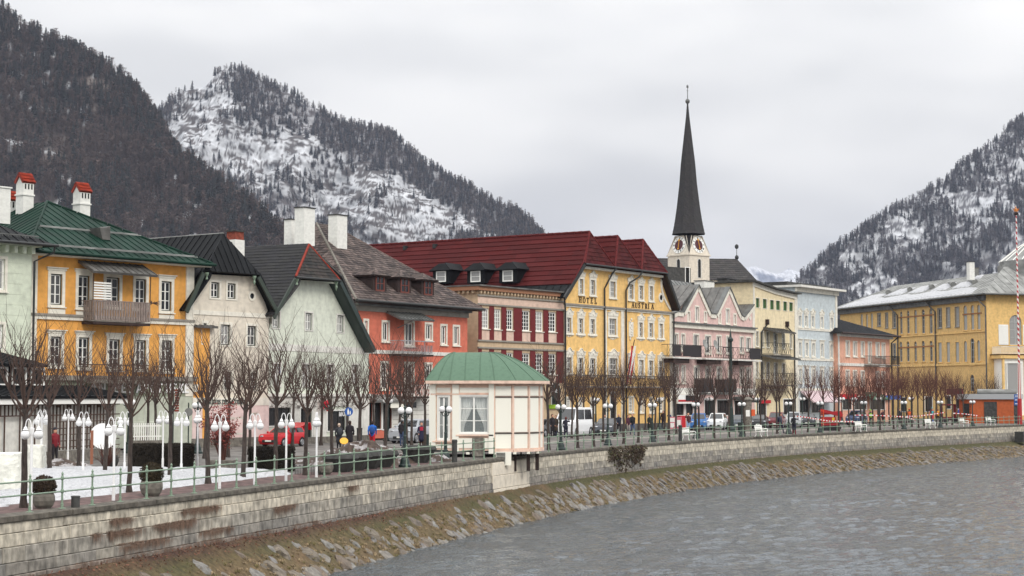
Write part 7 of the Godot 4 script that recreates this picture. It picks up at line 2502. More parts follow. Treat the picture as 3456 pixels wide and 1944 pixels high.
	g.ball(Vector3(0, H + 0.85, 0), Vector3(0.2, 0.4, 0.16), 8, 6)
	g.ball(Vector3(-0.12, H + 1.32, 0), Vector3(0.14, 0.14, 0.12), 8, 6)
	for s in [-1.0, 1.0]:
		g.tri(Vector3(s * 0.1, H + 1.0, 0), Vector3(s * 0.55, H + 1.15, 0.05), Vector3(s * 0.25, H + 0.5, 0))
		g.tri(Vector3(s * 0.1, H + 1.0, 0), Vector3(s * 0.25, H + 0.5, 0), Vector3(s * 0.55, H + 1.15, 0.05))
	part("gilt_bird", g, mk("gilt_orange", rgb(208, 132, 60), 0.5), fm).transform = Transform3D(Basis.from_scale(Vector3.ONE * 0.7), Vector3(0, H * 0.3, 0))

# ---------------------------------------------------------------- the pavilion over the quay wall

func build_pavilion() -> void:
	var b := thing("pavilion", "white and apricot pavilion with curved green roof standing over the quay wall", "pavilion")
	var pl := [Vector2(-4.4, 94.2), Vector2(-3.15, 93.8), Vector2(-1.0, 93.8)]
	for i in range(1, 5):
		var a := PI / 8 * i
		pl.append(Vector2(-1.0 + 2.7 * sin(a), 96.5 - 2.7 * cos(a)))
	pl.append(Vector2(1.7, 98.4))
	pl.append(Vector2(-1.0, 99.6))
	pl.append(Vector2(-4.4, 99.6))
	var y0 := 0.40
	var y1 := 4.0
	var n := pl.size()
	for i in n:
		var A := Vector3(pl[i].x, 0, -pl[i].y)
		var E := Vector3(pl[(i + 1) % n].x, 0, -pl[(i + 1) % n].y)
		var w := A.distance_to(E)
		var f := Node3D.new()
		f.name = "bay"
		b.add_child(f, true)
		f.position = A
		f.rotation.y = atan2(-(E - A).z, (E - A).x)
		var glazed := i <= 1
		if not glazed:
			bit(f, "wall", "apricot_trim", Vector3(0, y0, -0.1), Vector3(w, y1, 0.0))
			if i > 6: continue
			for k in [[0.47, 1.26], [1.36, 3.22], [3.34, 3.86]]:
				bit(f, "panel", "panel_white", Vector3(0.09, k[0], -0.01), Vector3(w - 0.09, k[1], 0.03))
			for k in [1.28, 3.25]:
				bit(f, "rail", "concrete_dark", Vector3(0.05, k + 0.002, -0.01), Vector3(w - 0.05, k + 0.05, 0.075))
			bit(f, "rail", "apricot_trim", Vector3(0.0, y0 - 0.12, -0.02), Vector3(w, y0 + 0.02, 0.1))
			bit(f, "corner_trim", "apricot_trim", Vector3(-0.06, y0, -0.06), Vector3(0.06, y1 - 0.1, 0.07))
		else:
			var wx := [0.45, 0.95, 0.95, 3.3] if i == 0 else [0.62, 1.83, 1.42, 3.3]
			wx = [0.42, 1.0, 0.98, 3.28] if i == 0 else [0.30, 1.86, 1.32, 3.3]
			var g := facade(PackedVector2Array([Vector2(0, 0.35), Vector2(w, 0.35), Vector2(w, y1), Vector2(0, y1)]), [Rect2(wx[0], wx[2], wx[1] - wx[0], wx[3] - wx[2])], 0.1)
			# the room is open behind the glass: leave the back of the opening out
			var keep := G.new()
			for k in range(0, g.v.size() - 6, 3):
				for m in 3:
					keep.v.append(g.v[k + m]); keep.n.append(g.n[k + m]); keep.c.append(g.c[k + m])
			part("wall", keep, "apricot_trim", f)
			g = G.new()
			var cw: float = (wx[0] + wx[1]) / 2
			var ww: float = wx[1] - wx[0]
			var wh: float = wx[3] - wx[2]
			var wy: float = (wx[2] + wx[3]) / 2
			g.xf.origin = Vector3(cw, wy, 0)
			frame_box(g, ww, wh, 0.08, -0.05, 0.05)
			var cas := part("window", g, "white_paint", f)
			g = G.new()
			g.xf.origin = Vector3(cw, wy, -0.04)
			frame_box(g, ww - 0.12, wh - 0.12, 0.058, -0.03, 0.03)
			g.box(Vector3(-0.05, -wh / 2 + 0.06, -0.03), Vector3(0.05, wh / 2 - 0.06, 0.03))
			for k in [1, 2]:
				g.box(Vector3(-ww / 2 + 0.06, -wh / 2 + wh * k / 3.0 - 0.02, -0.025), Vector3(-0.052, -wh / 2 + wh * k / 3.0 + 0.02, 0.025))
				g.box(Vector3(0.052, -wh / 2 + wh * k / 3.0 - 0.02, -0.025), Vector3(ww / 2 - 0.06, -wh / 2 + wh * k / 3.0 + 0.02, 0.025))
			part("sash", g, "white_paint", cas)
			g = G.new()
			g.box(Vector3(wx[0] + 0.01, wx[2] + 0.01, -0.045), Vector3(wx[1] - 0.01, wx[3] - 0.01, -0.04))
			part("pane", g, "clear_glass", cas)
			# gathered curtains
			for s in [-1.0, 1.0]:
				g = G.new()
				var top := 0.46 * ww
				for r in 10:
					for k in 12:
						var q := []
						for e in [[k, r], [k + 1, r], [k + 1, r + 1], [k, r + 1]]:
							var t: float = e[1] / 10.0      # from the bottom up
							var u: float = e[0] / 12.0
							var wide := top * (0.30 + 0.70 * smoothstep(0.05, 0.85, t))
							q.append(Vector3(cw + s * (ww * 0.49 - u * wide), wx[2] + 0.05 + t * (wh - 0.08), -0.28 + 0.035 * sin(u * 28.0 + t)))
						if s < 0: g.quad(q[0], q[1], q[2], q[3])
						else: g.quad(q[1], q[0], q[3], q[2])
				part("curtain", g, "curtain", cas)
			bit(f, "window_ledge", "apricot_trim", Vector3(0.1, wx[2] - 0.17, -0.01), Vector3(w - 0.02, wx[2] - 0.09, 0.12))
			bit(f, "frieze_panel", "panel_white", Vector3(0.3, 3.5, -0.01), Vector3(w - 0.2, 3.78, 0.03))
			bit(f, "rail", "apricot_trim", Vector3(0.0, 3.39, -0.01), Vector3(w, 3.45, 0.08))
			bit(f, "panel", "panel_white", Vector3(0.15, 0.5, -0.01), Vector3(w * (0.46 if i == 1 else 0.9), wx[2] - 0.28, 0.03))
			if i == 1:
				bit(f, "door", "concrete", Vector3(0.98, 0.05, -0.01), Vector3(1.6, wx[2] - 0.25, 0.05))
				bit(f, "panel", "panel_white", Vector3(1.66, 0.5, -0.01), Vector3(2.0, wx[2] - 0.28, 0.03))
				bit(f, "corner_post", "panel_white", Vector3(w - 0.27, 0.2, -0.05), Vector3(w + 0.02, y1 - 0.02, 0.12))
			for x in [[0.0, 0.26]]:
				bit(f, "pilaster", "panel_white", Vector3(x[0] - 0.1, 0.3, -0.05), Vector3(x[1], 3.38, 0.1))
				bit(f, "pilaster", "panel_white", Vector3(x[0] - 0.1, 3.46, -0.05), Vector3(x[1], 3.95, 0.09))
	bit(b, "floor", "concrete_dark", Vector3(-4.3, 0.28, -99.5), Vector3(-0.9, 0.4, -93.95))
	bit(b, "inside_wall", "inside", Vector3(-4.2, 0.4, -98.2), Vector3(1.2, 4.0, -98.1))
	bit(b, "ceiling", "panel_white", Vector3(-4.3, 3.96, -99.4), Vector3(-0.9, 4.02, -93.9))
	var g := G.new()
	g.ball(Vector3(-2.2, 1.15, -96.3), Vector3(0.45, 0.06, 0.45), 12, 5)
	g.cbox(Vector3(-2.2, 0.8, -96.3), Vector3(0.1, 0.7, 0.1))
	g.cbox(Vector3(-1.6, 1.1, -96.9), Vector3(0.4, 0.9, 0.06))
	part("cafe_table", g, "dark_wood", b)
	# substructure: dark posts, white brackets
	for q in [[-0.9, 94.3], [0.15, 94.5], [0.9, 95.0], [1.4, 95.8], [-2.4, 94.3], [-3.6, 94.4]]:
		bit(b, "bearer", "panel_white", Vector3(q[0] - 0.09, 0.16, -q[1] - 3.0), Vector3(q[0] + 0.09, 0.279, -q[1] + 0.55))
		bit(b, "pier", "dark_wood", Vector3(q[0] - 0.1, -0.8, -q[1] - 0.6), Vector3(q[0] + 0.1, 0.159, -q[1] - 0.3))
	# eaves and the bell shaped roof in sheet metal panels
	var R0 := Vector3(-3.2, 5.75, -96.9)
	var R1 := Vector3(-1.3, 5.80, -96.7)
	var c := Vector3(-1.4, 0, -96.7)
	var roof := part("roof", G.new(), "verdigris", b)
	var under := G.new()
	for i in n:
		var A := Vector3(pl[i].x, y1, -pl[i].y)
		var E := Vector3(pl[(i + 1) % n].x, y1, -pl[(i + 1) % n].y)
		var da := Vector3(A.x - c.x, 0, A.z - c.z)
		var de := Vector3(E.x - c.x, 0, E.z - c.z)
		var A2 := A + da.normalized() * 0.42
		var E2 := E + de.normalized() * 0.42
		under.quad(A2 + Vector3(0, 0.0, 0), E2, E, A)
		under.quad(A2, E2, E2 + Vector3.UP * 0.16, A2 + Vector3.UP * 0.16)
		var rr := func(p: Vector3) -> Vector3: return Vector3(clampf(p.x, R0.x, R1.x), 5.78, -96.8)
		var pieces := maxi(1, int(round(A.distance_to(E) / 0.75)))
		for k in pieces:
			var p0 := A2.lerp(E2, k / float(pieces)) + Vector3.UP * 0.165
			var p1 := A2.lerp(E2, (k + 1.0) / pieces) + Vector3.UP * 0.165
			var t0: Vector3 = rr.call(p0)
			var t1: Vector3 = rr.call(p1)
			var prof := func(p: Vector3, t: Vector3, u: float) -> Vector3:
				return Vector3(lerpf(p.x, t.x, u), lerpf(p.y, t.y, 1.0 - pow(1.0 - u, 1.75)), lerpf(p.z, t.z, u))
			g = G.new()
			var seam := []
			var sr := []
			for m in 9:
				var u := m / 9.0
				var v := (m + 1) / 9.0
				g.quad(prof.call(p0, t0, u), prof.call(p1, t1, u), prof.call(p1, t1, v), prof.call(p0, t0, v))
			part("panel", g, "verdigris", roof)
			for m in 10:
				seam.append(prof.call(p0, t0, m / 9.0) + Vector3.UP * 0.01)
				sr.append(0.022)
			g = G.new()
			g.tube(seam, sr, 4)
			part("seam", g, "verdigris", roof)
	part("eave_board", under, "apricot_trim", b)
	# air conditioner hung below
	var ac := thing("air_conditioner", "pale air conditioning unit under the pavilion corner", "air conditioner", Vector3(-0.46, -0.41, -93.20))
	bit(ac, "case", "panel_white", Vector3(-0.42, 0, -0.35), Vector3(0.42, 0.72, 0.0))
	g = G.new()
	for i in 9:
		g.box(Vector3(-0.38, 0.06 + i * 0.072, 0.0), Vector3(0.1, 0.1 + i * 0.072, 0.02))
	part("grille", g, "dark_iron", ac)

# ---------------------------------------------------------------- cars

func frustum(g: G, y0: float, y1: float, a: Array, e: Array) -> void:       # a, e: [x rear, x front, half width] below and above
	var l := [Vector3(a[0], y0, a[2]), Vector3(a[1], y0, a[2]), Vector3(a[1], y0, -a[2]), Vector3(a[0], y0, -a[2])]
	var h := [Vector3(e[0], y1, e[2]), Vector3(e[1], y1, e[2]), Vector3(e[1], y1, -e[2]), Vector3(e[0], y1, -e[2])]
	for i in 4:
		var j := (i + 1) % 4
		g.quad(l[i], l[j], h[j], h[i])
	g.quad(h[0], h[1], h[2], h[3])
	g.quad(l[3], l[2], l[1], l[0])

func car(called: String, label: String, cat: String, at: Vector3, heading: Vector2, body: Color, k: Array, group := "cars parked along the street", rough := 0.3) -> Node3D:
	# k: length, width, height, bonnet length, bonnet height, belt height, windscreen rake, tail rake
	var L: float = k[0]
	var w: float = k[1] / 2
	var H: float = k[2]
	var t := thing(called, label, cat, at + Vector3(0, -0.12, 0), atan2(heading.y, heading.x), group)
	var paint := mk(called + "_paint_%d" % used[called], body, rough, null, 0.3, null, 0.0, {"clearcoat_enabled": true, "clearcoat": 0.6})
	var x0 := -L / 2
	var x1 := L / 2
	var g := G.new()
	var bh: float = k[4]
	var belt: float = k[5]
	frustum(g, 0.2, 0.42, [x0 + 0.12, x1 - 0.12, w * 0.92], [x0 + 0.02, x1 - 0.02, w * 0.985])
	frustum(g, 0.421, bh * 0.82, [x0, x1, w * 0.985], [x0 + 0.03, x1 - 0.06, w])
	frustum(g, bh * 0.821, bh, [x0 + 0.03, x1 - 0.06, w], [x0 + 0.06, x1 - 0.2, w * 0.97])
	var bx: float = x1 - k[3]
	frustum(g, bh + 0.001, belt, [x0 + 0.06, x1 - 0.25, w * 0.96], [x0 + 0.08, bx, w * 0.94])
	# cabin
	var a := [x0 + 0.09, bx - 0.02, w * 0.93]
	var e := [x0 + 0.09 + k[7], bx - k[6], w * 0.74]
	frustum(g, belt + 0.001, H - 0.05, a, e)
	frustum(g, H - 0.049, H, [e[0], e[1], e[2]], [e[0] + 0.12, e[1] - 0.12, e[2] * 0.86])
	part("body", g, paint, t)
	var P := func(x: float, y: float, s: float) -> Vector3:        # a point on the cabin side or ends: x 0 rear .. 1 front, y 0 belt .. 1 roof
		return Vector3(lerpf(lerpf(a[0], a[1], x), lerpf(e[0], e[1], x), y), lerpf(belt, H - 0.05, y), s * lerpf(a[2], e[2], y))
	for s in [-1.0, 1.0]:
		for q in [[0.10, 0.50], [0.54, 0.93]]:
			g = G.new()
			var o := Vector3(0, 0.003, s * 0.012)
			var v := [P.call(q[0], 0.12, s) + o, P.call(q[1], 0.12, s) + o, P.call(q[1], 0.88, s) + o, P.call(q[0], 0.88, s) + o]
			if s > 0: g.quad(v[0], v[1], v[2], v[3])
			else: g.quad(v[1], v[0], v[3], v[2])
			part("side_window", g, "car_glass", t)
	g = G.new()
	var o2 := Vector3(0.012, 0.006, 0)
	g.quad(P.call(1.0, 0.1, 0.86) + o2, P.call(1.0, 0.1, -0.86) + o2, P.call(1.0, 0.93, -0.88) + o2, P.call(1.0, 0.93, 0.88) + o2)
	part("windscreen", g, "car_glass", t)
	g = G.new()
	o2.x = -0.012
	g.quad(P.call(0.0, 0.2, -0.82) + o2, P.call(0.0, 0.2, 0.82) + o2, P.call(0.0, 0.88, 0.84) + o2, P.call(0.0, 0.88, -0.84) + o2)
	part("rear_window", g, "car_glass", t)
	for s in [-1.0, 1.0]:
		g = G.new()
		g.ball(Vector3(x1 - 0.16, bh * 0.83, s * w * 0.72), Vector3(0.14, 0.09, 0.2), 8, 6)
		part("headlight", g, "chrome", t)
		g = G.new()
		g.box(Vector3(x0 + 0.0, bh * 0.7, s * w * 0.78 - 0.1), Vector3(x0 + 0.07, bh * 0.98, s * w * 0.78 + 0.1))
		part("tail_light", g, "cloth_red", t)
		g = G.new()
		g.ball(P.call(0.95, 0.05, s) + Vector3(0.0, 0.05, s * 0.12), Vector3(0.07, 0.08, 0.11), 7, 5)
		part("mirror", g, paint, t)
		for x in [x0 + L * 0.19, x1 - L * 0.2]:
			var r := 0.31 if H < 1.6 else 0.36
			var wh := Node3D.new()
			wh.name = "wheel"
			t.add_child(wh, true)
			wh.position = Vector3(x, r, s * (w - 0.08))
			g = G.new()
			g.xf = Transform3D(Basis(Vector3.RIGHT, PI / 2), Vector3.ZERO)
			g.lathe([Vector2(0.0, -0.1), Vector2(r * 0.93, -0.1), Vector2(r, -0.07), Vector2(r, 0.07), Vector2(r * 0.93, 0.1), Vector2(0.0, 0.1)], 18)
			part("tyre", g, "rubber", wh)
			g = G.new()
			g.xf = Transform3D(Basis(Vector3.RIGHT, s * PI / 2), Vector3.ZERO)
			for m in 7:
				var u := TAU * m / 7.0
				g.bar(Vector3(0, 0.105, 0), Vector3(cos(u) * r * 0.64, 0.105, sin(u) * r * 0.64), 0.07, 0.03)
			g.lathe([Vector2(r * 0.6, 0.1), Vector2(r * 0.68, 0.118), Vector2(r * 0.72, 0.1)], 18)
			part("rim", g, "chrome", wh)
			g = G.new()
			for m in 10:
				var u := PI * m / 10.0
				var v := PI * (m + 1) / 10.0
				g.prism(PackedVector2Array([Vector2(cos(u), sin(u)) * (r + 0.0), Vector2(cos(u), sin(u)) * (r + 0.07), Vector2(cos(v), sin(v)) * (r + 0.07), Vector2(cos(v), sin(v)) * r]), 0.02 if s > 0 else -0.088, 0.088 if s > 0 else -0.02)
			g.xf = Transform3D.IDENTITY
			part("wheel_arch", g, "rubber", wh)
	g = G.new()
	g.box(Vector3(x1 - 0.03, 0.34, -w * 0.6), Vector3(x1 + 0.012, 0.52, w * 0.6))
	part("grille", g, "dark_iron", t)
	g = G.new()
	g.box(Vector3(x1 + 0.013, 0.4, -0.26), Vector3(x1 + 0.025, 0.51, 0.26))
	part("number_plate", g, "white_paint", t)
	return t

func build_cars() -> void:
	var hatch := [4.0, 1.72, 1.47, 1.15, 0.92, 0.98, 0.75, 0.32]
	var suv := [4.5, 1.85, 1.74, 1.25, 1.08, 1.14, 0.7, 0.3]
	var small_suv := [3.8, 1.7, 1.68, 1.0, 1.0, 1.06, 0.55, 0.25]
	var van := [5.5, 1.98, 2.45, 0.95, 1.2, 1.3, 0.8, 0.1]
	var d := Vector2(-0.98, 0.19)
	var c := car("red_hatchback", "bright red hatchback with its tailgate raised before the pale green house", "car", Vector3(-15.63, 0.00, -117.80), Vector2(-0.42, -0.9), rgb(196, 20, 34), hatch, "cars parked along the street", 0.25)
	c.scale = Vector3.ONE * 0.93
	var g := G.new()
	g.xf = Transform3D(Basis(Vector3.BACK, -0.25), Vector3(-1.55, 1.42, 0))
	g.box(Vector3(-0.95, 0.0, -0.66), Vector3(0.0, 0.06, 0.66))
	g.box(Vector3(-1.25, -0.55, -0.66), Vector3(-1.18, 0.0, 0.66))
	part("tailgate", g, M.red_hatchback_paint_0, c)
	g = G.new()
	g.xf = Transform3D(Basis(Vector3.BACK, -0.25), Vector3(-1.55, 1.42, 0))
	g.box(Vector3(-0.85, -0.02, -0.56), Vector3(-0.1, 0.0, 0.56))
	part("tailgate_glass", g, "car_glass", c)
	car("silver_off_roader", "silver off-road car behind trees left of the pavilion", "car", Vector3(-7.39, 0.00, -127.00), Vector2(-0.32, -0.95), rgb(168, 172, 178), suv)
	car("white_van", "white high roofed passenger van with dark side windows in front of the hotel", "van", Vector3(5.25, 0.00, -148.00), Vector2(-0.4, -0.92), rgb(236, 238, 240), van)
	car("dark_estate", "dark car half hidden between the pavilion and the white van", "car", Vector3(2.51, 0.00, -146.00), Vector2(-0.4, -0.9), rgb(52, 56, 62), hatch)
	car("grey_hatchback", "dark grey hatchback parked right of the white van", "car", Vector3(8.26, 0.00, -151.00), Vector2(-0.2, -0.98), rgb(66, 70, 78), hatch)
	car("blue_off_roader", "bright blue compact off-road car", "car", Vector3(18.86, 0.00, -174.00), Vector2(-0.15, -0.98), rgb(30, 104, 176), small_suv)
	car("white_off_roader", "small white off-road car beside the tall green mast", "car", Vector3(20.96, 0.00, -176.00), Vector2(-0.25, -0.96), rgb(232, 234, 234), small_suv)
	car("slate_car", "slate grey car behind the tall green mast and grey pillar", "car", Vector3(23.31, 0.00, -178.00), Vector2(-0.15, -0.98), rgb(76, 84, 94), hatch)
	car("black_car", "black car right of the grey advertising pillar", "car", Vector3(26.12, 0.00, -182.00), Vector2(-0.2, -0.98), rgb(26, 28, 32), hatch)
	car("dark_red_car", "dark red off-road car behind the man with a rucksack", "car", Vector3(28.55, 0.00, -186.00), Vector2(-0.25, -0.96), rgb(112, 26, 34), small_suv)
	car("pale_car", "pale silver car behind the woman in red boots", "car", Vector3(30.90, 0.00, -189.00), Vector2(-0.2, -0.98), rgb(186, 190, 192), small_suv)
	car("charcoal_car", "charcoal car left of the red lifting machine", "car", Vector3(33.14, 0.00, -193.00), Vector2(-0.2, -0.98), rgb(44, 48, 54), hatch)
	car("blue_white_van", "small van, white above and dark blue below, before the peach house", "van", Vector3(41.19, 0.00, -206.00), Vector2(-0.45, -0.9), rgb(50, 66, 104), small_suv)

# ---------------------------------------------------------------- people: one closed surface round a skeleton

const POSES := {
	# joints: hips, chest, neck, head, then shoulders / elbows / hands and knees / feet (right, left); x right, y up, z towards where the figure faces
	"stand": {"el": [[-0.24, 1.16, 0.0], [0.24, 1.16, 0.0]], "ha": [[-0.25, 0.92, 0.06], [0.25, 0.92, 0.06]], "kn": [[-0.1, 0.5, 0.02], [0.1, 0.5, 0.02]], "fo": [[-0.11, 0.05, 0.0], [0.12, 0.05, 0.03]]},
	"walk": {"el": [[-0.23, 1.17, 0.1], [0.23, 1.17, -0.14]], "ha": [[-0.22, 0.97, 0.24], [0.23, 0.94, -0.1]], "kn": [[-0.09, 0.52, -0.02], [0.09, 0.52, 0.16]], "fo": [[-0.1, 0.08, -0.28], [0.1, 0.05, 0.24]]},
	"folded": {"el": [[-0.26, 1.13, 0.04], [0.26, 1.13, 0.04]], "ha": [[-0.06, 1.12, 0.22], [0.07, 1.16, 0.22]], "kn": [[-0.09, 0.5, 0.03], [0.09, 0.5, 0.01]], "fo": [[-0.1, 0.05, 0.02], [0.11, 0.05, 0.0]]},
	"raised": {"el": [[-0.34, 1.36, 0.12], [0.25, 1.15, 0.02]], "ha": [[-0.3, 1.58, 0.3], [0.2, 0.96, 0.12]], "kn": [[-0.1, 0.5, 0.02], [0.1, 0.5, 0.02]], "fo": [[-0.12, 0.05, 0.0], [0.12, 0.05, 0.03]]},
	"coat": {"el": [[-0.25, 1.15, 0.0], [0.25, 1.15, 0.0]], "ha": [[-0.2, 0.98, 0.14], [0.22, 0.94, 0.06]], "kn": [[-0.08, 0.5, 0.02], [0.08, 0.5, 0.02]], "fo": [[-0.09, 0.05, 0.0], [0.1, 0.05, 0.05]], "skirt": 0.52},
}

func v3(a: Array) -> Vector3: return Vector3(a[0], a[1], a[2])

func figure(pose: String) -> Array:        # [vertices, normals, region of each vertex]
	if cache.has("pose " + pose):
		return cache["pose " + pose]
	var q: Dictionary = POSES[pose]
	var bones := [      # from, to, radii, region: 0 skin 1 hair 2 coat 3 trousers 4 shoes
		[Vector3(0, 0.95, 0), Vector3(0, 1.2, 0.01), 0.15, 0.155, 2], [Vector3(0, 1.2, 0.01), Vector3(0, 1.4, 0), 0.16, 0.13, 2], [Vector3(-0.13, 1.4, 0), Vector3(0.13, 1.4, 0), 0.085, 0.085, 2],
		[Vector3(0, 1.44, 0.0), Vector3(0, 1.53, 0.015), 0.055, 0.052, 0], [Vector3(0, 1.6, 0.03), Vector3(0, 1.67, 0.02), 0.085, 0.088, 0], [Vector3(0, 1.66, -0.02), Vector3(0, 1.69, 0.0), 0.098, 0.092, 1],
		[Vector3(0, 1.6, 0.1), Vector3(0, 1.58, 0.12), 0.022, 0.018, 0]]
	for s in 2:
		var sx := -1.0 if s == 0 else 1.0
		var sh := Vector3(sx * 0.19, 1.39, 0)
		var el := v3(q.el[s])
		var ha := v3(q.ha[s])
		bones.append([sh, el, 0.07, 0.052, 2])
		bones.append([el, ha, 0.052, 0.042, 2])
		bones.append([ha, ha + (ha - el).normalized() * 0.1, 0.038, 0.03, 0])
		bones.append([ha, ha + (ha - el).normalized() * 0.06 + Vector3(-sx * 0.04, 0.01, 0.03), 0.016, 0.014, 0])
		var hip := Vector3(sx * 0.09, 0.92, 0)
		var kn := v3(q.kn[s])
		var fo := v3(q.fo[s])
		bones.append([hip, kn, 0.105, 0.07, 3])
		bones.append([kn, fo + Vector3(0, 0.06, 0), 0.068, 0.05, 3])
		bones.append([fo, fo + Vector3(0, 0, 0.13), 0.05, 0.042, 4])
	if q.has("skirt"):
		bones.append([Vector3(0, 0.98, 0), Vector3(0, q.skirt + 0.1, 0), 0.17, 0.20, 2])
	var cell := 0.042
	var lo := Vector3(-0.5, -0.06, -0.46)
	var n := Vector3i(24, 46, 24)
	var field := PackedFloat32Array()
	field.resize(n.x * n.y * n.z)
	field.fill(1.0)
	for k in n.z:
		for j in n.y:
			for i in n.x:
				var p := lo + Vector3(i, j, k) * cell
				var d := 1.0
				for b in bones:
					if p.y < minf(b[0].y, b[1].y) - 0.3 or p.y > maxf(b[0].y, b[1].y) + 0.3: continue
					var ab: Vector3 = b[1] - b[0]
					var t := clampf((p - b[0]).dot(ab) / ab.length_squared(), 0.0, 1.0)
					var e: float = p.distance_to(b[0] + ab * t) - lerpf(b[2], b[3], t)
					var h := maxf(0.03 - absf(d - e), 0.0) / 0.03
					d = minf(d, e) - h * h * 0.03 * 0.25
				field[i + n.x * (j + n.y * k)] = d
	var id := {}
	var vs := PackedVector3Array()
	var at := func(i: int, j: int, k: int) -> float: return field[i + n.x * (j + n.y * k)]
	for k in n.z - 1:
		for j in n.y - 1:
			for i in n.x - 1:
				var base: float = at.call(i, j, k)
				var sum := Vector3.ZERO
				var cnt := 0
				for e in [[0, 0, 0, 1, 0, 0], [0, 1, 0, 1, 1, 0], [0, 0, 1, 1, 0, 1], [0, 1, 1, 1, 1, 1], [0, 0, 0, 0, 1, 0], [1, 0, 0, 1, 1, 0], [0, 0, 1, 0, 1, 1], [1, 0, 1, 1, 1, 1], [0, 0, 0, 0, 0, 1], [1, 0, 0, 1, 0, 1], [0, 1, 0, 0, 1, 1], [1, 1, 0, 1, 1, 1]]:
					if absf(base) > 0.12: break
					var u: float = at.call(i + e[0], j + e[1], k + e[2])
					var v: float = at.call(i + e[3], j + e[4], k + e[5])
					if (u < 0) != (v < 0):
						var t := u / (u - v)
						sum += Vector3(i + lerpf(e[0], e[3], t), j + lerpf(e[1], e[4], t), k + lerpf(e[2], e[5], t))
						cnt += 1
				if cnt:
					id[Vector3i(i, j, k)] = vs.size()
					vs.append(lo + sum / cnt * cell)
	var faces := []
	for c in id:
		for ax in 3:
			var step := [Vector3i(1, 0, 0), Vector3i(0, 1, 0), Vector3i(0, 0, 1)]
			var e: Vector3i = c + step[ax]
			if e.x >= n.x or e.y >= n.y or e.z >= n.z: continue
			var u: float = at.call(c.x, c.y, c.z)
			var v: float = at.call(e.x, e.y, e.z)
			if (u < 0) == (v < 0): continue
			var s1: Vector3i = step[(ax + 1) % 3]
			var s2: Vector3i = step[(ax + 2) % 3]
			if not (id.has(c - s1) and id.has(c - s2) and id.has(c - s1 - s2)): continue
			var r := [id[c - s1 - s2], id[c - s2], id[c], id[c - s1]]
			if u > 0: r.reverse()
			faces.append([r[0], r[1], r[2]])
			faces.append([r[0], r[2], r[3]])
	var nm := PackedVector3Array()
	nm.resize(vs.size())
	for f in faces:
		var m := (vs[f[1]] - vs[f[0]]).cross(vs[f[2]] - vs[f[0]])
		for a in f: nm[a] += m
	var reg := []
	for p in vs:
		var best := 9.0
		var r := 0
		for b in bones:
			var ab: Vector3 = b[1] - b[0]
			var t := clampf((p - b[0]).dot(ab) / ab.length_squared(), 0.0, 1.0)
			var e: float = p.distance_to(b[0] + ab * t) - lerpf(b[2], b[3], t)
			if e < best:
				best = e
				r = b[4]
		if q.has("skirt") and r == 3 and p.y > q.skirt: r = 2
		if r == 0 and p.y > 1.5 and p.z < 0.015: r = 1
		reg.append(r)
	var out := [vs, nm, reg, faces]
	cache["pose " + pose] = out
	return out

func person(label: String, at: Vector3, turn: float, pose: String, tall: float, coat: Color, legs: Color, hair: Color, extra := "", extra_col := Color.BLACK) -> void:
	var f := figure(pose)
	var skin := rgb(196, 146, 122)
	var cols := [skin.srgb_to_linear(), hair.srgb_to_linear(), coat.srgb_to_linear(), legs.srgb_to_linear(), lin(38, 34, 32)]
	if extra == "boots": cols[4] = extra_col.srgb_to_linear()
	if extra == "red_boots": cols[3] = legs.srgb_to_linear()
	var g := G.new()
	for t in f[3]:
		for a in [0, 2, 1]:
			var i: int = t[a]
			g.col = cols[f[2][i]]
			if extra == "vest" and f[2][i] == 2 and f[0][i].y > 0.95 and f[0][i].y < 1.42 and absf(f[0][i].x) < 0.2: g.col = extra_col.srgb_to_linear()
			if extra == "boots" and f[2][i] == 3 and f[0][i].y < 0.42: g.col = extra_col.srgb_to_linear()
			if extra == "scarf" and f[0][i].y > 1.2 and f[0][i].y < 1.46 and f[0][i].z > 0.02 and absf(f[0][i].x) < 0.12: g.col = extra_col.srgb_to_linear()
			g.put(f[0][i], f[1][i].normalized())
	var o := solo("person", g, "skinned", label, "person", "people on the promenade", at)
	o.rotation.y = turn
	o.scale = Vector3.ONE * (tall / 1.78)
	if extra == "rucksack":
		g = G.new()
		g.col = extra_col.srgb_to_linear()
		g.ball(Vector3(0, 1.2, -0.24), Vector3(0.17, 0.25, 0.12), 10, 8)
		part("rucksack", g, "skinned", o)
	if extra == "hat" or extra == "vest":
		g = G.new()
		g.col = extra_col.srgb_to_linear()
		g.ball(Vector3(0, 1.72, 0.0), Vector3(0.115, 0.09, 0.12), 10, 6)
		part("hat", g, "skinned", o)

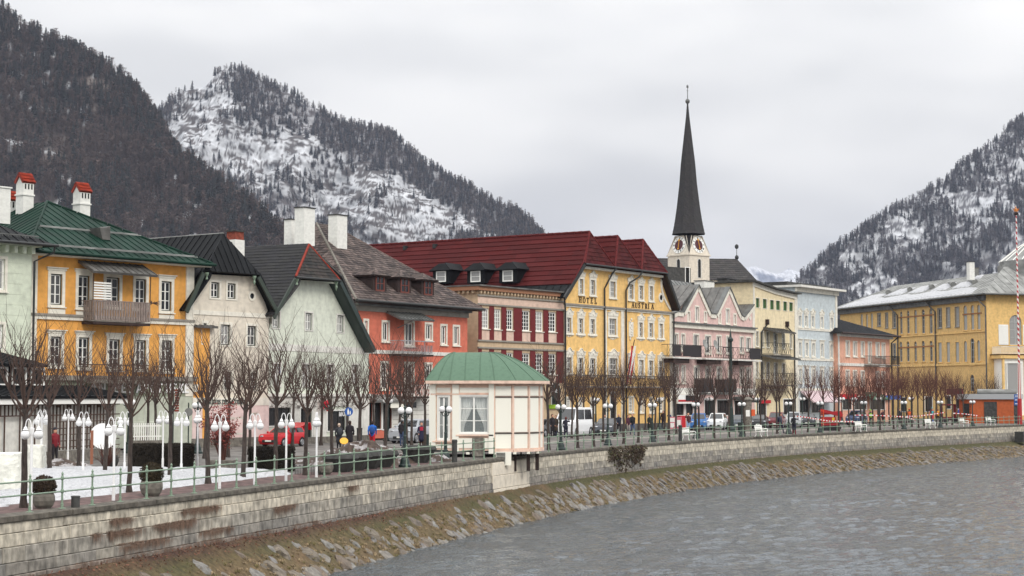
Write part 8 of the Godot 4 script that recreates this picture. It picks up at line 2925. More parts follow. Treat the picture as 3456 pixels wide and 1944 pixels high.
func build_people() -> void:
	var dark := rgb(34, 32, 36)
	var navy := rgb(34, 38, 56)
	var jeans := rgb(60, 76, 108)
	var brown := rgb(74, 52, 42)
	var hair := rgb(50, 38, 32)
	var grey := rgb(150, 146, 142)
	person("person in a dark red jacket and black trousers by the brown lattice", Vector3(-22.44, 0.00, -84.65), 0.9, "stand", 1.77, rgb(120, 22, 34), dark, rgb(28, 28, 34), "hat", rgb(34, 36, 44))
	person("person with pale hair and dark rucksack looking into the shop window", Vector3(-10.63, 0.00, -106.00), PI + 0.3, "coat", 1.66, rgb(44, 44, 50), dark, rgb(200, 178, 160), "rucksack", rgb(58, 60, 66))
	person("tall person in black coat beside the blue round sign", Vector3(-9.88, 0.00, -105.00), PI - 0.3, "coat", 1.84, rgb(30, 28, 32), dark, hair)
	person("person in bright blue jacket and red trousers with rucksack", Vector3(-8.67, 0.00, -107.00), PI, "walk", 1.8, rgb(28, 98, 190), rgb(190, 30, 44), hair, "rucksack", rgb(36, 74, 140))
	person("person in dark jacket and blue jeans behind the green twin lamp", Vector3(-7.30, 0.00, -114.28), PI - 0.5, "stand", 1.74, dark, jeans, rgb(40, 34, 34))
	person("woman in a long navy coat holding something red", Vector3(-5.80, 0.00, -110.41), 0.1, "coat", 1.66, rgb(36, 36, 62), brown, rgb(66, 42, 34), "scarf", rgb(160, 30, 54))
	person("man in black at the front of the white van, nearest the pavilion", Vector3(3.26, 0.00, -139.54), 0.8, "stand", 1.86, dark, dark, hair)
	person("man in olive brown coat at the front of the white van", Vector3(3.56, 0.00, -139.94), -0.7, "coat", 1.76, rgb(60, 52, 46), navy, rgb(84, 60, 48))
	person("person in dark blue pointing towards the white van", Vector3(4.27, 0.00, -136.62), PI + 0.2, "raised", 1.68, rgb(36, 34, 50), navy, rgb(96, 46, 40))
	person("person in black jacket and white shirt between lamp and grey hatchback", Vector3(8.14, 0.00, -151.42), 0.4, "folded", 1.7, dark, dark, hair, "scarf", rgb(220, 216, 214))
	person("bald person in navy jacket walking before the hotel", Vector3(9.31, 0.00, -150.26), 0.3, "walk", 1.76, rgb(36, 40, 56), dark, rgb(180, 140, 120))
	person("woman in plum jacket walking beside a man in black", Vector3(10.07, 0.00, -149.11), 0.3, "walk", 1.68, rgb(76, 38, 52), rgb(150, 144, 138), brown)
	person("man in black jacket and jeans walking before the hotel", Vector3(10.21, 0.00, -146.21), 0.2, "walk", 1.84, rgb(26, 26, 32), jeans, rgb(120, 100, 90))
	person("woman in black jacket and long dark green skirt", Vector3(12.22, 0.00, -153.20), 0.7, "coat", 1.68, rgb(34, 40, 38), rgb(30, 62, 50), rgb(140, 106, 78))
	person("person in dark coat left of a pair by the hotel corner", Vector3(15.04, 0.00, -174.37), 0.5, "walk", 1.7, rgb(44, 44, 46), dark, hair)
	person("tall person in dark brown coat at the hotel corner", Vector3(15.18, 0.00, -172.83), -0.4, "stand", 1.86, rgb(48, 30, 34), navy, hair)
	person("person in blue jacket behind the pink and white notice board", Vector3(15.63, 0.00, -171.32), 0.6, "raised", 1.74, rgb(44, 54, 92), dark, hair)
	person("man in brown jumper and light jeans holding a phone to his ear", Vector3(16.24, 0.00, -158.80), 0.3, "raised", 1.76, rgb(72, 34, 34), rgb(140, 168, 200), rgb(190, 150, 130))
	person("man with a blue rucksack and grey sleeves standing on the promenade", Vector3(23.77, 0.00, -152.60), 1.1, "walk", 1.8, rgb(70, 74, 84), navy, hair, "rucksack", rgb(36, 46, 84))
	person("woman in black jacket and dark red boots at the barrier tape", Vector3(24.21, 0.00, -147.98), PI - 0.4, "raised", 1.72, rgb(26, 26, 32), navy, hair, "boots", rgb(106, 26, 34))
	person("worker in a yellow green safety vest at the barrier tape", Vector3(39.43, 0.00, -189.59), 0.6, "stand", 1.8, rgb(40, 46, 52), dark, hair, "vest", rgb(150, 190, 60))
	person("person in dark clothes behind the barrier tape, left of the two dark ones", Vector3(42.88, 0.00, -199.25), 0.2, "stand", 1.72, rgb(70, 36, 46), dark, hair)
	person("person in black before the residence, beside the twin lamp", Vector3(46.71, 0.00, -207.72), 0.8, "coat", 1.78, dark, dark, hair)
	person("worker in orange vest before the residence door", Vector3(48.93, 0.00, -212.23), PI, "stand", 1.74, rgb(46, 46, 50), dark, hair, "vest", rgb(222, 104, 50))
	person("figure in a colourful teal, red and green costume", Vector3(50.63, 0.00, -207.72), 0.1, "coat", 1.9, rgb(176, 30, 56), rgb(60, 110, 190), rgb(60, 150, 90), "vest", rgb(60, 170, 180))
	person("person in an amber jacket and black trousers walking away", Vector3(53.63, 0.00, -216.94), PI, "walk", 1.66, rgb(214, 142, 44), dark, rgb(120, 70, 44))
	person("person in a royal blue jacket by the dark red machine", Vector3(59.67, 0.00, -229.69), PI + 0.5, "stand", 1.8, rgb(36, 70, 170), dark, hair)

# ---------------------------------------------------------------- street furniture and the snowy terrace

func bench() -> Node3D:
	var t := thing("white_bench", "", "bench", Vector3.ZERO, 0.0, "white benches along the promenade")
	for i in 4:
		bit(t, "seat_slat", "white_paint", Vector3(-0.8, 0.43, -0.05 + i * 0.115), Vector3(0.8, 0.46, 0.05 + i * 0.115))
	for i in 3:
		bit(t, "back_slat", "white_paint", Vector3(-0.8, 0.58 + i * 0.13, -0.14 - i * 0.02), Vector3(0.8, 0.685 + i * 0.13, -0.11 - i * 0.02))
	for x in [-0.72, 0.72]:
		var g := G.new()
		g.tube([Vector3(x, 0, 0.4), Vector3(x, 0.2, 0.34), Vector3(x, 0.42, 0.36), Vector3(x, 0.62, 0.4), Vector3(x, 0.66, 0.3), Vector3(x, 0.63, -0.08)], [0.03, 0.025, 0.03, 0.025, 0.03, 0.025], 6)
		part("arm", g, "white_paint", t)
		g = G.new()
		g.tube([Vector3(x, 0, -0.16), Vector3(x, 0.22, -0.06), Vector3(x, 0.43, -0.08), Vector3(x, 0.95, -0.19)], [0.03, 0.025, 0.03, 0.025], 6)
		part("leg", g, "white_paint", t)
	return t

func bowl_planter(label: String, at: Vector3, r: float, ball: float, colr: Color, mat := "concrete") -> void:
	var t := thing("bowl_planter", label, "planter", at)
	var g := G.new()
	g.lathe([Vector2(0, 0), Vector2(r * 0.62, 0), Vector2(r * 0.86, r * 0.3), Vector2(r, r * 0.72), Vector2(r * 0.98, r * 1.1), Vector2(r * 0.9, r * 1.34), Vector2(r * 0.84, r * 1.36), Vector2(r * 0.84, r * 1.24), Vector2(0, r * 1.24)], 22)
	part("bowl", g, mat, t)
	if ball > 0.0:
		leafy(t, Vector3(0, r * 1.2 + ball * 0.75, 0), Vector3(ball, ball * 0.92, ball), 900, 0.055, colr)

func leafy(t: Node3D, c: Vector3, r: Vector3, n: int, size: float, colr: Color, boxy := false, called := "foliage") -> void:
	var g := G.new()
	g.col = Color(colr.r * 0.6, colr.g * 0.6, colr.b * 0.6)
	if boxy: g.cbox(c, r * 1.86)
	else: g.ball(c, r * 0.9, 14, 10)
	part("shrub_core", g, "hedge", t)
	var leaf := G.new()
	leaf.tri(Vector3(-0.35, 0, 0), Vector3(0.35, 0, 0), Vector3(0, 1.0, 0.15))
	leaf.tri(Vector3(-0.2, 0.1, 0.2), Vector3(0.2, 0.1, -0.2), Vector3(0.1, 0.8, -0.3))
	var xs := []
	var cs := []
	for i in n:
		var d := Vector3(rng.randfn(), rng.randfn(), rng.randfn()).normalized()
		var p := c + d * r * rnd(0.88, 1.0)
		if boxy:
			var e := Vector3(rnd(-1, 1), rnd(-1, 1), rnd(-1, 1))
			var k := rng.randi() % 3
			e[k] = 1.0 if e[k] > 0 or k == 1 else -1.0
			var bump := 1.0 + 0.05 * sin(e.x * 7.0 + e.z * 3.0)
			p = c + e * r * bump * rnd(0.93, 1.0)
			d = Vector3.ZERO
			d[k] = e[k]
		var b := Basis(Vector3.UP.cross(d + Vector3(0.01, 0, 0.02)).normalized(), d, d.cross(Vector3.UP.cross(d + Vector3(0.01, 0, 0.02)).normalized())) if absf(d.y) < 0.98 else Basis.IDENTITY
		b = b.rotated(d.normalized(), rnd(0, TAU)).rotated(Vector3(rnd(-1, 1), rnd(-1, 1), rnd(-1, 1)).normalized(), rnd(0.0, 0.8))
		var s := size * rnd(0.7, 1.5)
		xs.append(Transform3D(b.scaled(Vector3(s, s, s)), p))
		cs.append(tone(colr, 0.45))
	scatter(called, leaf.mesh(), "hedge", xs, cs, t)

func build_terrace() -> void:
	rng.seed = 61
	var f := FastNoiseLite.new()
	f.seed = 6
	f.frequency = 0.28
	f.fractal_octaves = 4
	# the snow field, its edges melted back
	var g := G.new()
	var depth := func(d: float, o: float) -> float:
		var p := quay(d, o)
		var edge := minf((-2.5 - o) * 0.9, (o + 15.0) * 0.6)
		edge = minf(edge, minf((81.5 + p.z) * 0.35, (73.5 - d) * 0.45))
		edge = minf(edge, 0.6 + maxf(0.0, (p.x + 19.0) * 0.0))
		var k := f.get_noise_2d(p.x, p.z)
		return clampf((edge + 0.55 * k) * 0.5, -0.05, 0.24) + 0.10 * f.get_noise_2d(p.x * 3.0, p.z * 3.0)
	var nd := 120
	var no := 60
	for i in nd:
		for j in no:
			var q := []
			var top := -1.0
			for e in [[i, j], [i, j + 1], [i + 1, j + 1], [i + 1, j]]:
				var d: float = 40.0 + 36.0 * e[0] / nd
				var o: float = -15.0 + 13.0 * e[1] / no
				var h: float = depth.call(d, o)
				top = maxf(top, h)
				q.append(quay(d, o, h))
			if top > 0.0:
				g.quad(q[0], q[1], q[2], q[3])
	var sn := setting("snow", g, "snow", "patchy white snow lying on the terrace behind the railing")
	sn.set_meta("kind", "stuff")
	# heap of dirty snow
	var heap := func(called: String, label: String, c: Vector3, rx: float, rz: float, h: float, seed_: float) -> void:
		var q2 := G.new()
		var n := 44
		var hh := func(u: float, v: float) -> Vector3:
			var r := sqrt(u * u + v * v)
			var k := f.get_noise_3d(u * 4.0 + seed_, v * 3.0, seed_)
			return c + Vector3(u * rx, h * maxf(0.0, 1.0 - pow(r, 2.0)) * (0.9 + 0.45 * k) + 0.04 * k - 0.03, v * rz)
		for i in n:
			for j in n:
				var e := []
				for s in [[i, j + 1], [i + 1, j + 1], [i + 1, j], [i, j]]:
					e.append(hh.call(-1.0 + 2.0 * s[0] / n, -1.0 + 2.0 * s[1] / n))
				var k := f.get_noise_3d(e[0].x * 5.0, e[0].y * 9.0, e[0].z * 5.0) + 0.35 * f.get_noise_3d(e[0].x * 18.0, e[0].y * 18.0, e[0].z * 18.0)
				q2.col = lin(96, 78, 68).lerp(lin(206, 202, 202), smoothstep(0.05, 0.32, k))
				q2.quad(e[0], e[1], e[2], e[3])
		var o := solo(called, q2, "dirty_snow", label, "snow heap", "heaps of cleared snow")
	heap.call("snow_heap", "large brown heap of dirty cleared snow behind the dark planters", Vector3(-7.54, 0.00, -83.00), 2.3, 1.6, 1.2, 3.0)
	heap.call("snow_heap", "low strip of dirty snow left of the large heap", Vector3(-10.48, 0.00, -86.00), 1.8, 1.3, 0.42, 13.0)
	heap.call("snow_heap", "grey white slope of snow at the right end of the large heap", Vector3(-6.19, 0.00, -86.00), 1.6, 1.4, 0.9, 23.0)
	heap.call("snow_heap", "small white snow heap between dark planters and pavilion", Vector3(-3.79, 0.00, -88.00), 0.8, 0.7, 0.4, 33.0)
	heap.call("snow_heap", "crusty snow bank in front of the brown lattice", Vector3(-21.82, 0.00, -83.00), 1.6, 0.7, 0.35, 43.0)
	g = G.new()
	g.xf = Transform3D(Basis(Vector3(1, 0.3, 0).normalized(), 0.9), Vector3(-7.99, 1.19, -82.00))
	g.lathe([Vector2(0.0, -0.01), Vector2(0.2, -0.01), Vector2(0.2, 0.02), Vector2(0.0, 0.02)], 18)
	solo("yellow_disc", g, mk("disc_yellow", rgb(224, 168, 50), 0.6), "yellow round plate lying on the dirty snow heap", "plate")
	# tarpaulins
	for e in [[Vector3(-16.99, 0.00, -58.09), 0.62, 1.42, 0.9, "large pale tarpaulin draped over stacked furniture at the left edge"], [Vector3(-20.73, 0.00, -74.95), 0.42, 1.2, 0.5, "smaller white tarpaulin cover behind the nearest bowl planter"]]:
		g = G.new()
		var n := 22
		var sides := func(u: float, t: float) -> Vector3:      # round the bundle, t up
			var a := TAU * u
			var sq := pow(pow(absf(cos(a)), 6.0) + pow(absf(sin(a)), 6.0), -1.0 / 6.0)
			var k := f.get_noise_3d(cos(a) * 9.0, t * 9.0, sin(a) * 9.0 + e[1] * 30.0)
			var r: float = sq * (1.06 - 0.10 * t) * (1.0 + 0.07 * k)
			return Vector3(cos(a) * r * e[1], t * e[2] + 0.04 * k, -sin(a) * r * e[3])
		for i in n * 2:
			for j in n:
				g.quad(sides.call(i / (n * 2.0), j / float(n)), sides.call((i + 1) / (n * 2.0), j / float(n)), sides.call((i + 1) / (n * 2.0), (j + 1) / float(n)), sides.call(i / (n * 2.0), (j + 1) / float(n)))
			g.tri(sides.call(i / (n * 2.0), 1.0), sides.call((i + 1) / (n * 2.0), 1.0), Vector3(0, e[2] * 1.02, 0))
		solo("tarpaulin", g, "tarp", e[4], "tarpaulin", "tarpaulins on the terrace", e[0])
	# white round panel leaning in a frame
	var disc := thing("round_panel", "large white round panel standing tilted before the lattice", "panel", Vector3(-20.63, 0.00, -87.00), 0.5)
	g = G.new()
	g.xf = Transform3D(Basis(Vector3.RIGHT, PI / 2 - 0.15), Vector3(0, 1.3, 0))
	g.lathe([Vector2(0, -0.05), Vector2(0.66, -0.05), Vector2(0.66, 0.05), Vector2(0.0, 0.05)], 28)
	part("disc", g, "lamp_white", disc)
	g = G.new()
	g.cbox(Vector3(0.0, 0.4, -0.2), Vector3(0.08, 0.9, 0.08))
	g.cbox(Vector3(0.45, 0.5, -0.25), Vector3(0.07, 1.1, 0.07))
	part("stand", g, "old_wood", disc)
	bit(thing("timber_post", "single reddish brown timber post beside the white round panel", "post", Vector3(-20.53, 0.00, -84.29)), "post", mk("timber", rgb(150, 98, 76), 0.8), Vector3(-0.06, 0, -0.06), Vector3(0.06, 1.65, 0.06))
	# planters
	bowl_planter("round concrete bowl planter with ball shrub beside the nearest lamp post", Vector3(-13.93, 0.00, -51.41), 0.33, 0.34, lin(64, 50, 38))
	bowl_planter("round concrete bowl planter with ball shrub right of the stout tree", Vector3(-12.02, 0.00, -57.58), 0.38, 0.39, lin(62, 52, 34))
	bowl_planter("pale round bowl planter at the left end of the dark planters", Vector3(-7.96, 0.00, -73.30), 0.38, 0.0, Color.WHITE)
	bowl_planter("dark bowl planter with dry twigs behind the tree by the round panel", Vector3(-18.76, 0.00, -80.48), 0.42, 0.0, Color.WHITE, "concrete_dark")
	var names := ["dark faceted planter tub, first of four in a row before the dirty snow heap", "dark faceted planter tub, second of four in a row before the dirty snow heap", "dark faceted planter tub, third of four in a row before the dirty snow heap", "dark faceted planter tub, last of four in a row before the dirty snow heap", "dark faceted planter tub standing alone beside the green twin lamp"]
	var tub: Node3D = null
	var tp: Array = [Vector3(-7.52, 0.00, -75.77), Vector3(-7.06, 0.00, -77.37), Vector3(-6.58, 0.00, -79.02), Vector3(-6.09, 0.00, -80.73), Vector3(-4.66, 0.00, -86.08)]
	for i in 5:
		if i == 0:
			tub = thing("planter_tub", names[0], "planter", tp[0], 0.3, "dark planter tubs by the railing")
			g = G.new()
			g.lathe([Vector2(0, 0), Vector2(0.4, 0), Vector2(0.74, 0.52), Vector2(0.82, 0.6), Vector2(0.74, 0.76), Vector2(0.66, 0.77), Vector2(0.64, 0.66), Vector2(0, 0.66)], 6)
			var fl := G.new()
			for k in range(0, g.v.size(), 3):
				fl.tri(g.v[k], g.v[k + 2], g.v[k + 1])
			part("tub", fl, "concrete_dark", tub)
			g = G.new()
			g.lathe([Vector2(0.63, 0.661), Vector2(0.0, 0.72)], 6)
			part("soil_fill", g, "dirty_snow", tub)
		else:
			again(tub, names[i], tp[i], 0.3 + i, Vector3.ONE * (1.0 if i < 4 else 1.12))
	# hedges
	var h := thing("hedge", "long clipped dark evergreen hedge on the snowy terrace", "hedge", Vector3(-15.97, 0.00, -78.55), 0.12)
	leafy(h, Vector3(0, 0.56, -0.5), Vector3(1.38, 0.55, 0.5), 7000, 0.06, lin(42, 36, 26), true)
	h = thing("hedge", "short clipped dark evergreen hedge before the red car", "hedge", Vector3(-10.61, 0.00, -76.11), 0.12)
	leafy(h, Vector3(0, 0.52, -0.5), Vector3(0.95, 0.52, 0.5), 5000, 0.06, lin(40, 35, 26), true)
	# copper leaved shrub in a square planter
	var sh := thing("copper_shrub", "shrub keeping its copper red leaves in a square concrete planter", "shrub", Vector3(-13.17, 0.00, -78.55))
	bit(sh, "planter_box", "concrete", Vector3(-0.55, 0, -0.55), Vector3(0.55, 0.42, 0.55))
	g = G.new()
	var tips := []
	for k in 26:
		var a := rnd(0, TAU)
		var l := rnd(1.4, 2.5)
		var o := Vector3(cos(a), 0, sin(a)) * rnd(0.3, 0.85)
		var p := [Vector3(cos(a) * 0.1, 0.4, sin(a) * 0.1), Vector3(o.x * 0.4, 0.4 + l * 0.4, o.z * 0.4), Vector3(o.x, 0.4 + l, o.z)]
		g.tube(p, [0.025, 0.018, 0.006], 4, false)
		for m in 8:
			var q: Vector3 = p[1].lerp(p[2], rnd(0.0, 1.0))
			var e := q + Vector3(rnd(-0.4, 0.4), rnd(0.0, 0.4), rnd(-0.4, 0.4))
			g.tube([q, e], [0.01, 0.004], 3, false)
			tips.append(e)
			tips.append(q.lerp(e, 0.5))
	part("stem", g, "twig_red", sh)
	var leaf := G.new()
	leaf.quad(Vector3(-0.4, 0, 0), Vector3(0, -0.2, 0.3), Vector3(0.5, 0.1, 0), Vector3(0, 0.25, -0.3))
	var xs := []
	var cs := []
	for p in tips:
		for k in 5:
			xs.append(Transform3D(Basis(Vector3(rnd(-1, 1), rnd(-1, 1), rnd(-1, 1)).normalized(), rnd(0, TAU)).scaled(Vector3.ONE * rnd(0.07, 0.12)), p + Vector3(rnd(-0.12, 0.12), rnd(-0.12, 0.12), rnd(-0.12, 0.12))))
			cs.append(tone(lin(128, 62, 56), 0.35))
	scatter("leaves", leaf.mesh(), "blade", xs, cs, sh)
	for e in [[Vector3(-18.74, 0.00, -79.83), "bare twiggy bush beside the tree by the white round panel", 0.9], [Vector3(-22.82, 0.00, -105.65), "bare twiggy bush before the pharmacy's white picket fence", 1.2]]:
		g = G.new()
		for k in 60:
			var a := rnd(0, TAU)
			var o: Vector3 = Vector3(cos(a) * rnd(0.2, 0.8), rnd(0.5, 1.3), sin(a) * rnd(0.2, 0.8)) * e[2]
			g.tube([Vector3.ZERO, o * 0.5 + Vector3(rnd(-0.1, 0.1), 0.1, 0), o], [0.02, 0.012, 0.005], 3, false)
		solo("bare_bush", g, "twig_red", e[1], "bush", "", e[0])
	# brambles hanging on the wall
	var br := thing("bramble", "dark tangled creeper hanging over the quay wall right of the pavilion", "creeper")
	g = G.new()
	xs = []
	cs = []
	for k in 160:
		var cl: Array = [[112.4, 0.7, 0.6], [113.8, 1.4, 0.8], [115.2, 1.6, 0.9], [116.6, 1.1, 0.8], [117.8, 0.6, 0.6]][k % 5]
		var d: float = cl[0] + rng.randfn(0.0, cl[2] * 0.5)
		var y: float = 0.05 - absf(rng.randfn(0.0, 0.55)) * cl[1]
		var drop := rnd(0.2, 0.7)
		var p := [quay(d, 0.40, y), quay(d + rnd(-0.3, 0.3), 0.55 + rnd(0, 0.25), y - drop * 0.4), quay(d + rnd(-0.5, 0.5), 0.45 + rnd(0, 0.2), maxf(y - drop, -1.6))]
		g.tube(p, [0.02, 0.016, 0.008], 3, false)
		for m in 9:
			var q: Vector3 = p[0].lerp(p[1], rnd(0, 1)) if m < 4 else p[1].lerp(p[2], rnd(0, 1))
			xs.append(Transform3D(Basis(Vector3(rnd(-1, 1), rnd(-1, 1), rnd(-1, 1)).normalized(), rnd(0, TAU)).scaled(Vector3.ONE * rnd(0.10, 0.2)), q))
			cs.append(tone(lin(66, 54, 40), 0.45) if rng.randf() < 0.75 else tone(lin(72, 74, 44), 0.4))
	part("stems", g, "twig", br)
	scatter("leaves", leaf.mesh(), "blade", xs, cs, br)

func build_street() -> void:
	rng.seed = 71
	var b := bench()
	var notes := ["nearest white bench beside the dark post, facing the river", "white bench before the black car, second nearest", "white bench left of the twin lamp before the peach house", "white bench before the figure in colourful costume", "white bench between twin lamps before the maroon awning", "white bench in front of the brick coloured kiosk"]
	var at: Array = [Vector3(13.16, 0.00, -129.39), Vector3(20.21, 0.00, -140.54), Vector3(32.30, 0.00, -160.10), Vector3(42.58, 0.00, -175.94), Vector3(48.62, 0.00, -185.98), Vector3(53.84, 0.00, -194.30)]
	var dd := [127.0, 142.0, 162.0, 177.0, 184.0, 190.5]
	for i in 6:
		var o := b
		if i == 0:
			b.position = at[0]
			b.set_meta("label", notes[0])
		else:
			o = again(b, notes[i], at[i])
		o.rotation.y = quay_turn(dd[i])
	# signs
	var s := thing("blue_sign", "round blue pedestrian sign on a grey pole before the fashion shop", "sign", Vector3(-11.19, 0.00, -118.00), 0.35)
	var g := G.new()
	g.tube([Vector3(0, 0, 0), Vector3(0, 2.6, 0)], [0.035, 0.035], 8)
	part("pole", g, "pale_metal", s)
	g = G.new()
	g.xf = Transform3D(Basis(Vector3.RIGHT, PI / 2), Vector3(0, 2.25, 0.06))
	g.lathe([Vector2(0, -0.02), Vector2(0.29, -0.02), Vector2(0.29, 0.01), Vector2(0, 0.01)], 24)
	part("disc", g, "sign_blue", s)
	g = G.new()          # adult and child pictogram
	g.ball(Vector3(-0.05, 2.41, 0.08), Vector3(0.04, 0.045, 0.012), 8, 5)
	g.prism(PackedVector2Array([Vector2(-0.11, 2.2), Vector2(-0.1, 2.05), Vector2(-0.06, 2.05), Vector2(-0.05, 2.18), Vector2(-0.03, 2.05), Vector2(0.01, 2.05), Vector2(0.0, 2.36), Vector2(-0.1, 2.36)]), 0.072, 0.082)
	g.ball(Vector3(0.09, 2.27, 0.08), Vector3(0.032, 0.036, 0.012), 8, 5)
	g.prism(PackedVector2Array([Vector2(0.06, 2.06), Vector2(0.12, 2.06), Vector2(0.13, 2.23), Vector2(0.05, 2.23)]), 0.072, 0.082)
	part("pictogram", g, "white_paint", s)
	s = thing("grey_round_sign", "grey back of a round traffic sign by the pharmacy corner", "sign", Vector3(-20.65, 0.00, -110.00), 0.3)
	g = G.new()
	g.tube([Vector3(0, 0, 0), Vector3(0, 2.9, 0)], [0.04, 0.04], 8)
	part("pole", g, "lamp_green", s)
	g = G.new()
	g.xf = Transform3D(Basis(Vector3.RIGHT, PI / 2), Vector3(0, 2.3, 0.06))
	g.lathe([Vector2(0, -0.02), Vector2(0.26, -0.02), Vector2(0.26, 0.01), Vector2(0, 0.01)], 24)
	part("disc", g, "pale_metal", s)
	s = thing("slatted_sign", "tall red and white slatted direction sign by the pharmacy", "sign", Vector3(-21.02, 0.00, -108.00), 0.4)
	for i in 9:
		bit(s, "slat", "brick_red", Vector3(-0.13, 2.35 + i * 0.16, 0.0), Vector3(0.13, 2.465 + i * 0.16, 0.04))
	bit(s, "backing", "white_paint", Vector3(-0.12, 2.3, -0.03), Vector3(0.12, 3.8, -0.001))
	bit(s, "post", "lamp_green", Vector3(-0.24, 0, -0.03), Vector3(-0.18, 3.9, 0.03))
	s = thing("hanging_sign", "blue and white sign on ornate iron bracket at the pale green house's left edge", "sign", Vector3(-16.17, 0, -119.72), 1.0973 + 0.6)
	var hy := 5.19
	g = G.new()
	g.ball(Vector3(0, hy, 0), Vector3(0.62, 0.46, 0.06), 16, 8)
	part("board", g, "sign_blue", s)
	letters(s, "Salz", Vector3(-0.32, hy - 0.1, 0.05), 0.26, "white_paint")
	g = G.new()
	for k in 24:
		var a := TAU * k / 24.0
		var r := 0.15 + 0.02 * k
		g.tube([Vector3(cos(a) * r, hy - 1.1 + sin(a) * r, 0), Vector3(cos(a + 0.3) * (r + 0.02), hy - 1.1 + sin(a + 0.3) * (r + 0.02), 0)], [0.025, 0.025], 4)
	g.tube([Vector3(-0.8, hy + 0.6, 0), Vector3(0.8, hy + 0.6, 0)], [0.03, 0.03], 5)
	part("iron_scroll", g, "dark_iron", s)
	s = thing("notice_board", "pink and white notice board standing before the hotel corner", "notice board", Vector3(16.11, 0.00, -169.83), -0.1)
	bit(s, "board", mk("board_pink", rgb(206, 120, 134), 0.7), Vector3(-0.62, 0.05, -0.03), Vector3(0.62, 1.25, 0.03))
	for k in [[-0.55, 0.75, -0.08, 1.15], [-0.5, 0.2, -0.12, 0.65], [0.05, 0.3, 0.5, 0.95]]:
		bit(s, "sheet", "white_paint", Vector3(k[0], k[1], 0.031), Vector3(k[2], k[3], 0.04))
	bit(thing("red_cabinet", "red cabinet right of the pink and white notice board", "cabinet", Vector3(16.84, 0.00, -171.32), 0.5), "cabinet", "cloth_red", Vector3(-0.3, 0, -0.3), Vector3(0.3, 1.35, 0.3))
	s = thing("advertising_pillar", "grey advertising pillar with an orange post box on its side", "pillar", Vector3(22.11, 0.00, -161.42))
	g = G.new()
	g.lathe([Vector2(0.42, 0), Vector2(0.42, 0.2), Vector2(0.36, 0.25), Vector2(0.36, 2.85), Vector2(0.46, 2.9), Vector2(0.46, 3.0), Vector2(0.2, 3.2), Vector2(0, 3.22)], 20)
	part("column", g, "concrete", s)
	bit(s, "post_box", mk("post_orange", rgb(214, 92, 46), 0.5), Vector3(0.28, 1.45, -0.05), Vector3(0.62, 2.05, 0.35))
	bit(s, "poster", "white_paint", Vector3(-0.25, 1.4, 0.3), Vector3(0.12, 2.0, 0.38))
	for e in [[Vector3(-11.15, 0.00, -126.06), "grey waste bin before the salmon house", "concrete_dark", 1.0], [Vector3(20.68, 0.00, -156.26), "dark green waste bin left of the advertising pillar", "lamp_green", 0.95], [Vector3(12.30, 0.00, -126.06), "dark post beside the nearest white bench", "concrete_dark", 1.2], [Vector3(-5.37, 0.00, -109.79), "dark green bin against the pavilion's left side", "lamp_green", 0.9], [Vector3(-13.05, 0.00, -51.68), "small weathered stone bollard behind the railing", "concrete_dark", 0.36], [Vector3(-2.88, 0.00, -86.52), "grey cylindrical bollard before the pavilion door", "concrete_dark", 1.15]]:
		g = G.new()
		var r := 0.2 if e[3] < 1.1 else 0.13
		if e[3] < 0.5: r = 0.13
		g.lathe([Vector2(0, 0), Vector2(r, 0), Vector2(r * 1.02, e[3] * 0.88), Vector2(r * 1.12, e[3] * 0.9), Vector2(r * 1.12, e[3] * 0.96), Vector2(r * 0.9, e[3]), Vector2(0, e[3])], 12)
		solo("bollard" if e[3] > 1.1 or e[3] < 0.5 else "waste_bin", g, e[2], e[1], "bollard" if e[3] > 1.1 or e[3] < 0.5 else "bin", "", e[0])
	# white picket fence before the pharmacy
	s = thing("picket_fence", "white picket fence before the pharmacy window", "fence", Vector3(-22.04, 0.00, -100.00), 0.5)
	for i in 13:
		bit(s, "picket", "white_paint", Vector3(i * 0.13, 0.75, 0), Vector3(i * 0.13 + 0.06, 1.75, 0.03))
	for y in [0.95, 1.55]:
		bit(s, "rail", "white_paint", Vector3(-0.05, y, -0.03), Vector3(1.75, y + 0.07, -0.001))
	bit(s, "plinth", "concrete", Vector3(-0.1, 0, -0.15), Vector3(1.8, 0.75, 0.1))
	# bicycle racks
	for e in [[Vector3(-9.20, 0.00, -73.27), "low metal bicycle rack right of the short hedge"], [Vector3(-8.49, 0.00, -72.99), "low metal bicycle rack behind the last white lamp post"]]:
		g = G.new()
		for k in 4:
			g.tube([Vector3(k * 0.16, 0, 0), Vector3(k * 0.16, 0.35, 0), Vector3(k * 0.16 + 0.04, 0.42, 0), Vector3(k * 0.16 + 0.08, 0.35, 0), Vector3(k * 0.16 + 0.08, 0, 0)], [0.015, 0.015, 0.015, 0.015, 0.015], 5)
		solo("bicycle_rack", g, "dark_iron", e[1], "bicycle rack", "", e[0])
	# barrier tape
	var runs := [[[Vector3(24.82, 1.50, -151.00), Vector3(26.23, 1.35, -153.00), Vector3(27.47, 1.19, -155.00), Vector3(28.87, 0.98, -157.00), Vector3(30.42, 0.92, -159.00), Vector3(32.01, 0.86, -161.00)], "red and white barrier tape from the woman in red boots to the red machine"],
		[[Vector3(33.69, 1.37, -170.00), Vector3(35.67, 1.36, -171.00), Vector3(38.30, 1.23, -173.00), Vector3(40.07, 1.12, -175.00), Vector3(41.45, 0.78, -177.00)], "red and white barrier tape strung before the peach house trees"],
		[[Vector3(41.68, 1.12, -182.00), Vector3(43.36, 1.11, -184.00), Vector3(45.25, 1.27, -186.00), Vector3(47.25, 1.47, -188.00)], "red and white barrier tape before the residence door"],
		[[Vector3(48.66, 1.36, -190.00), Vector3(50.27, 1.26, -191.00), Vector3(52.26, 1.04, -193.00)], "red and white barrier tape left of the brick coloured kiosk"]]
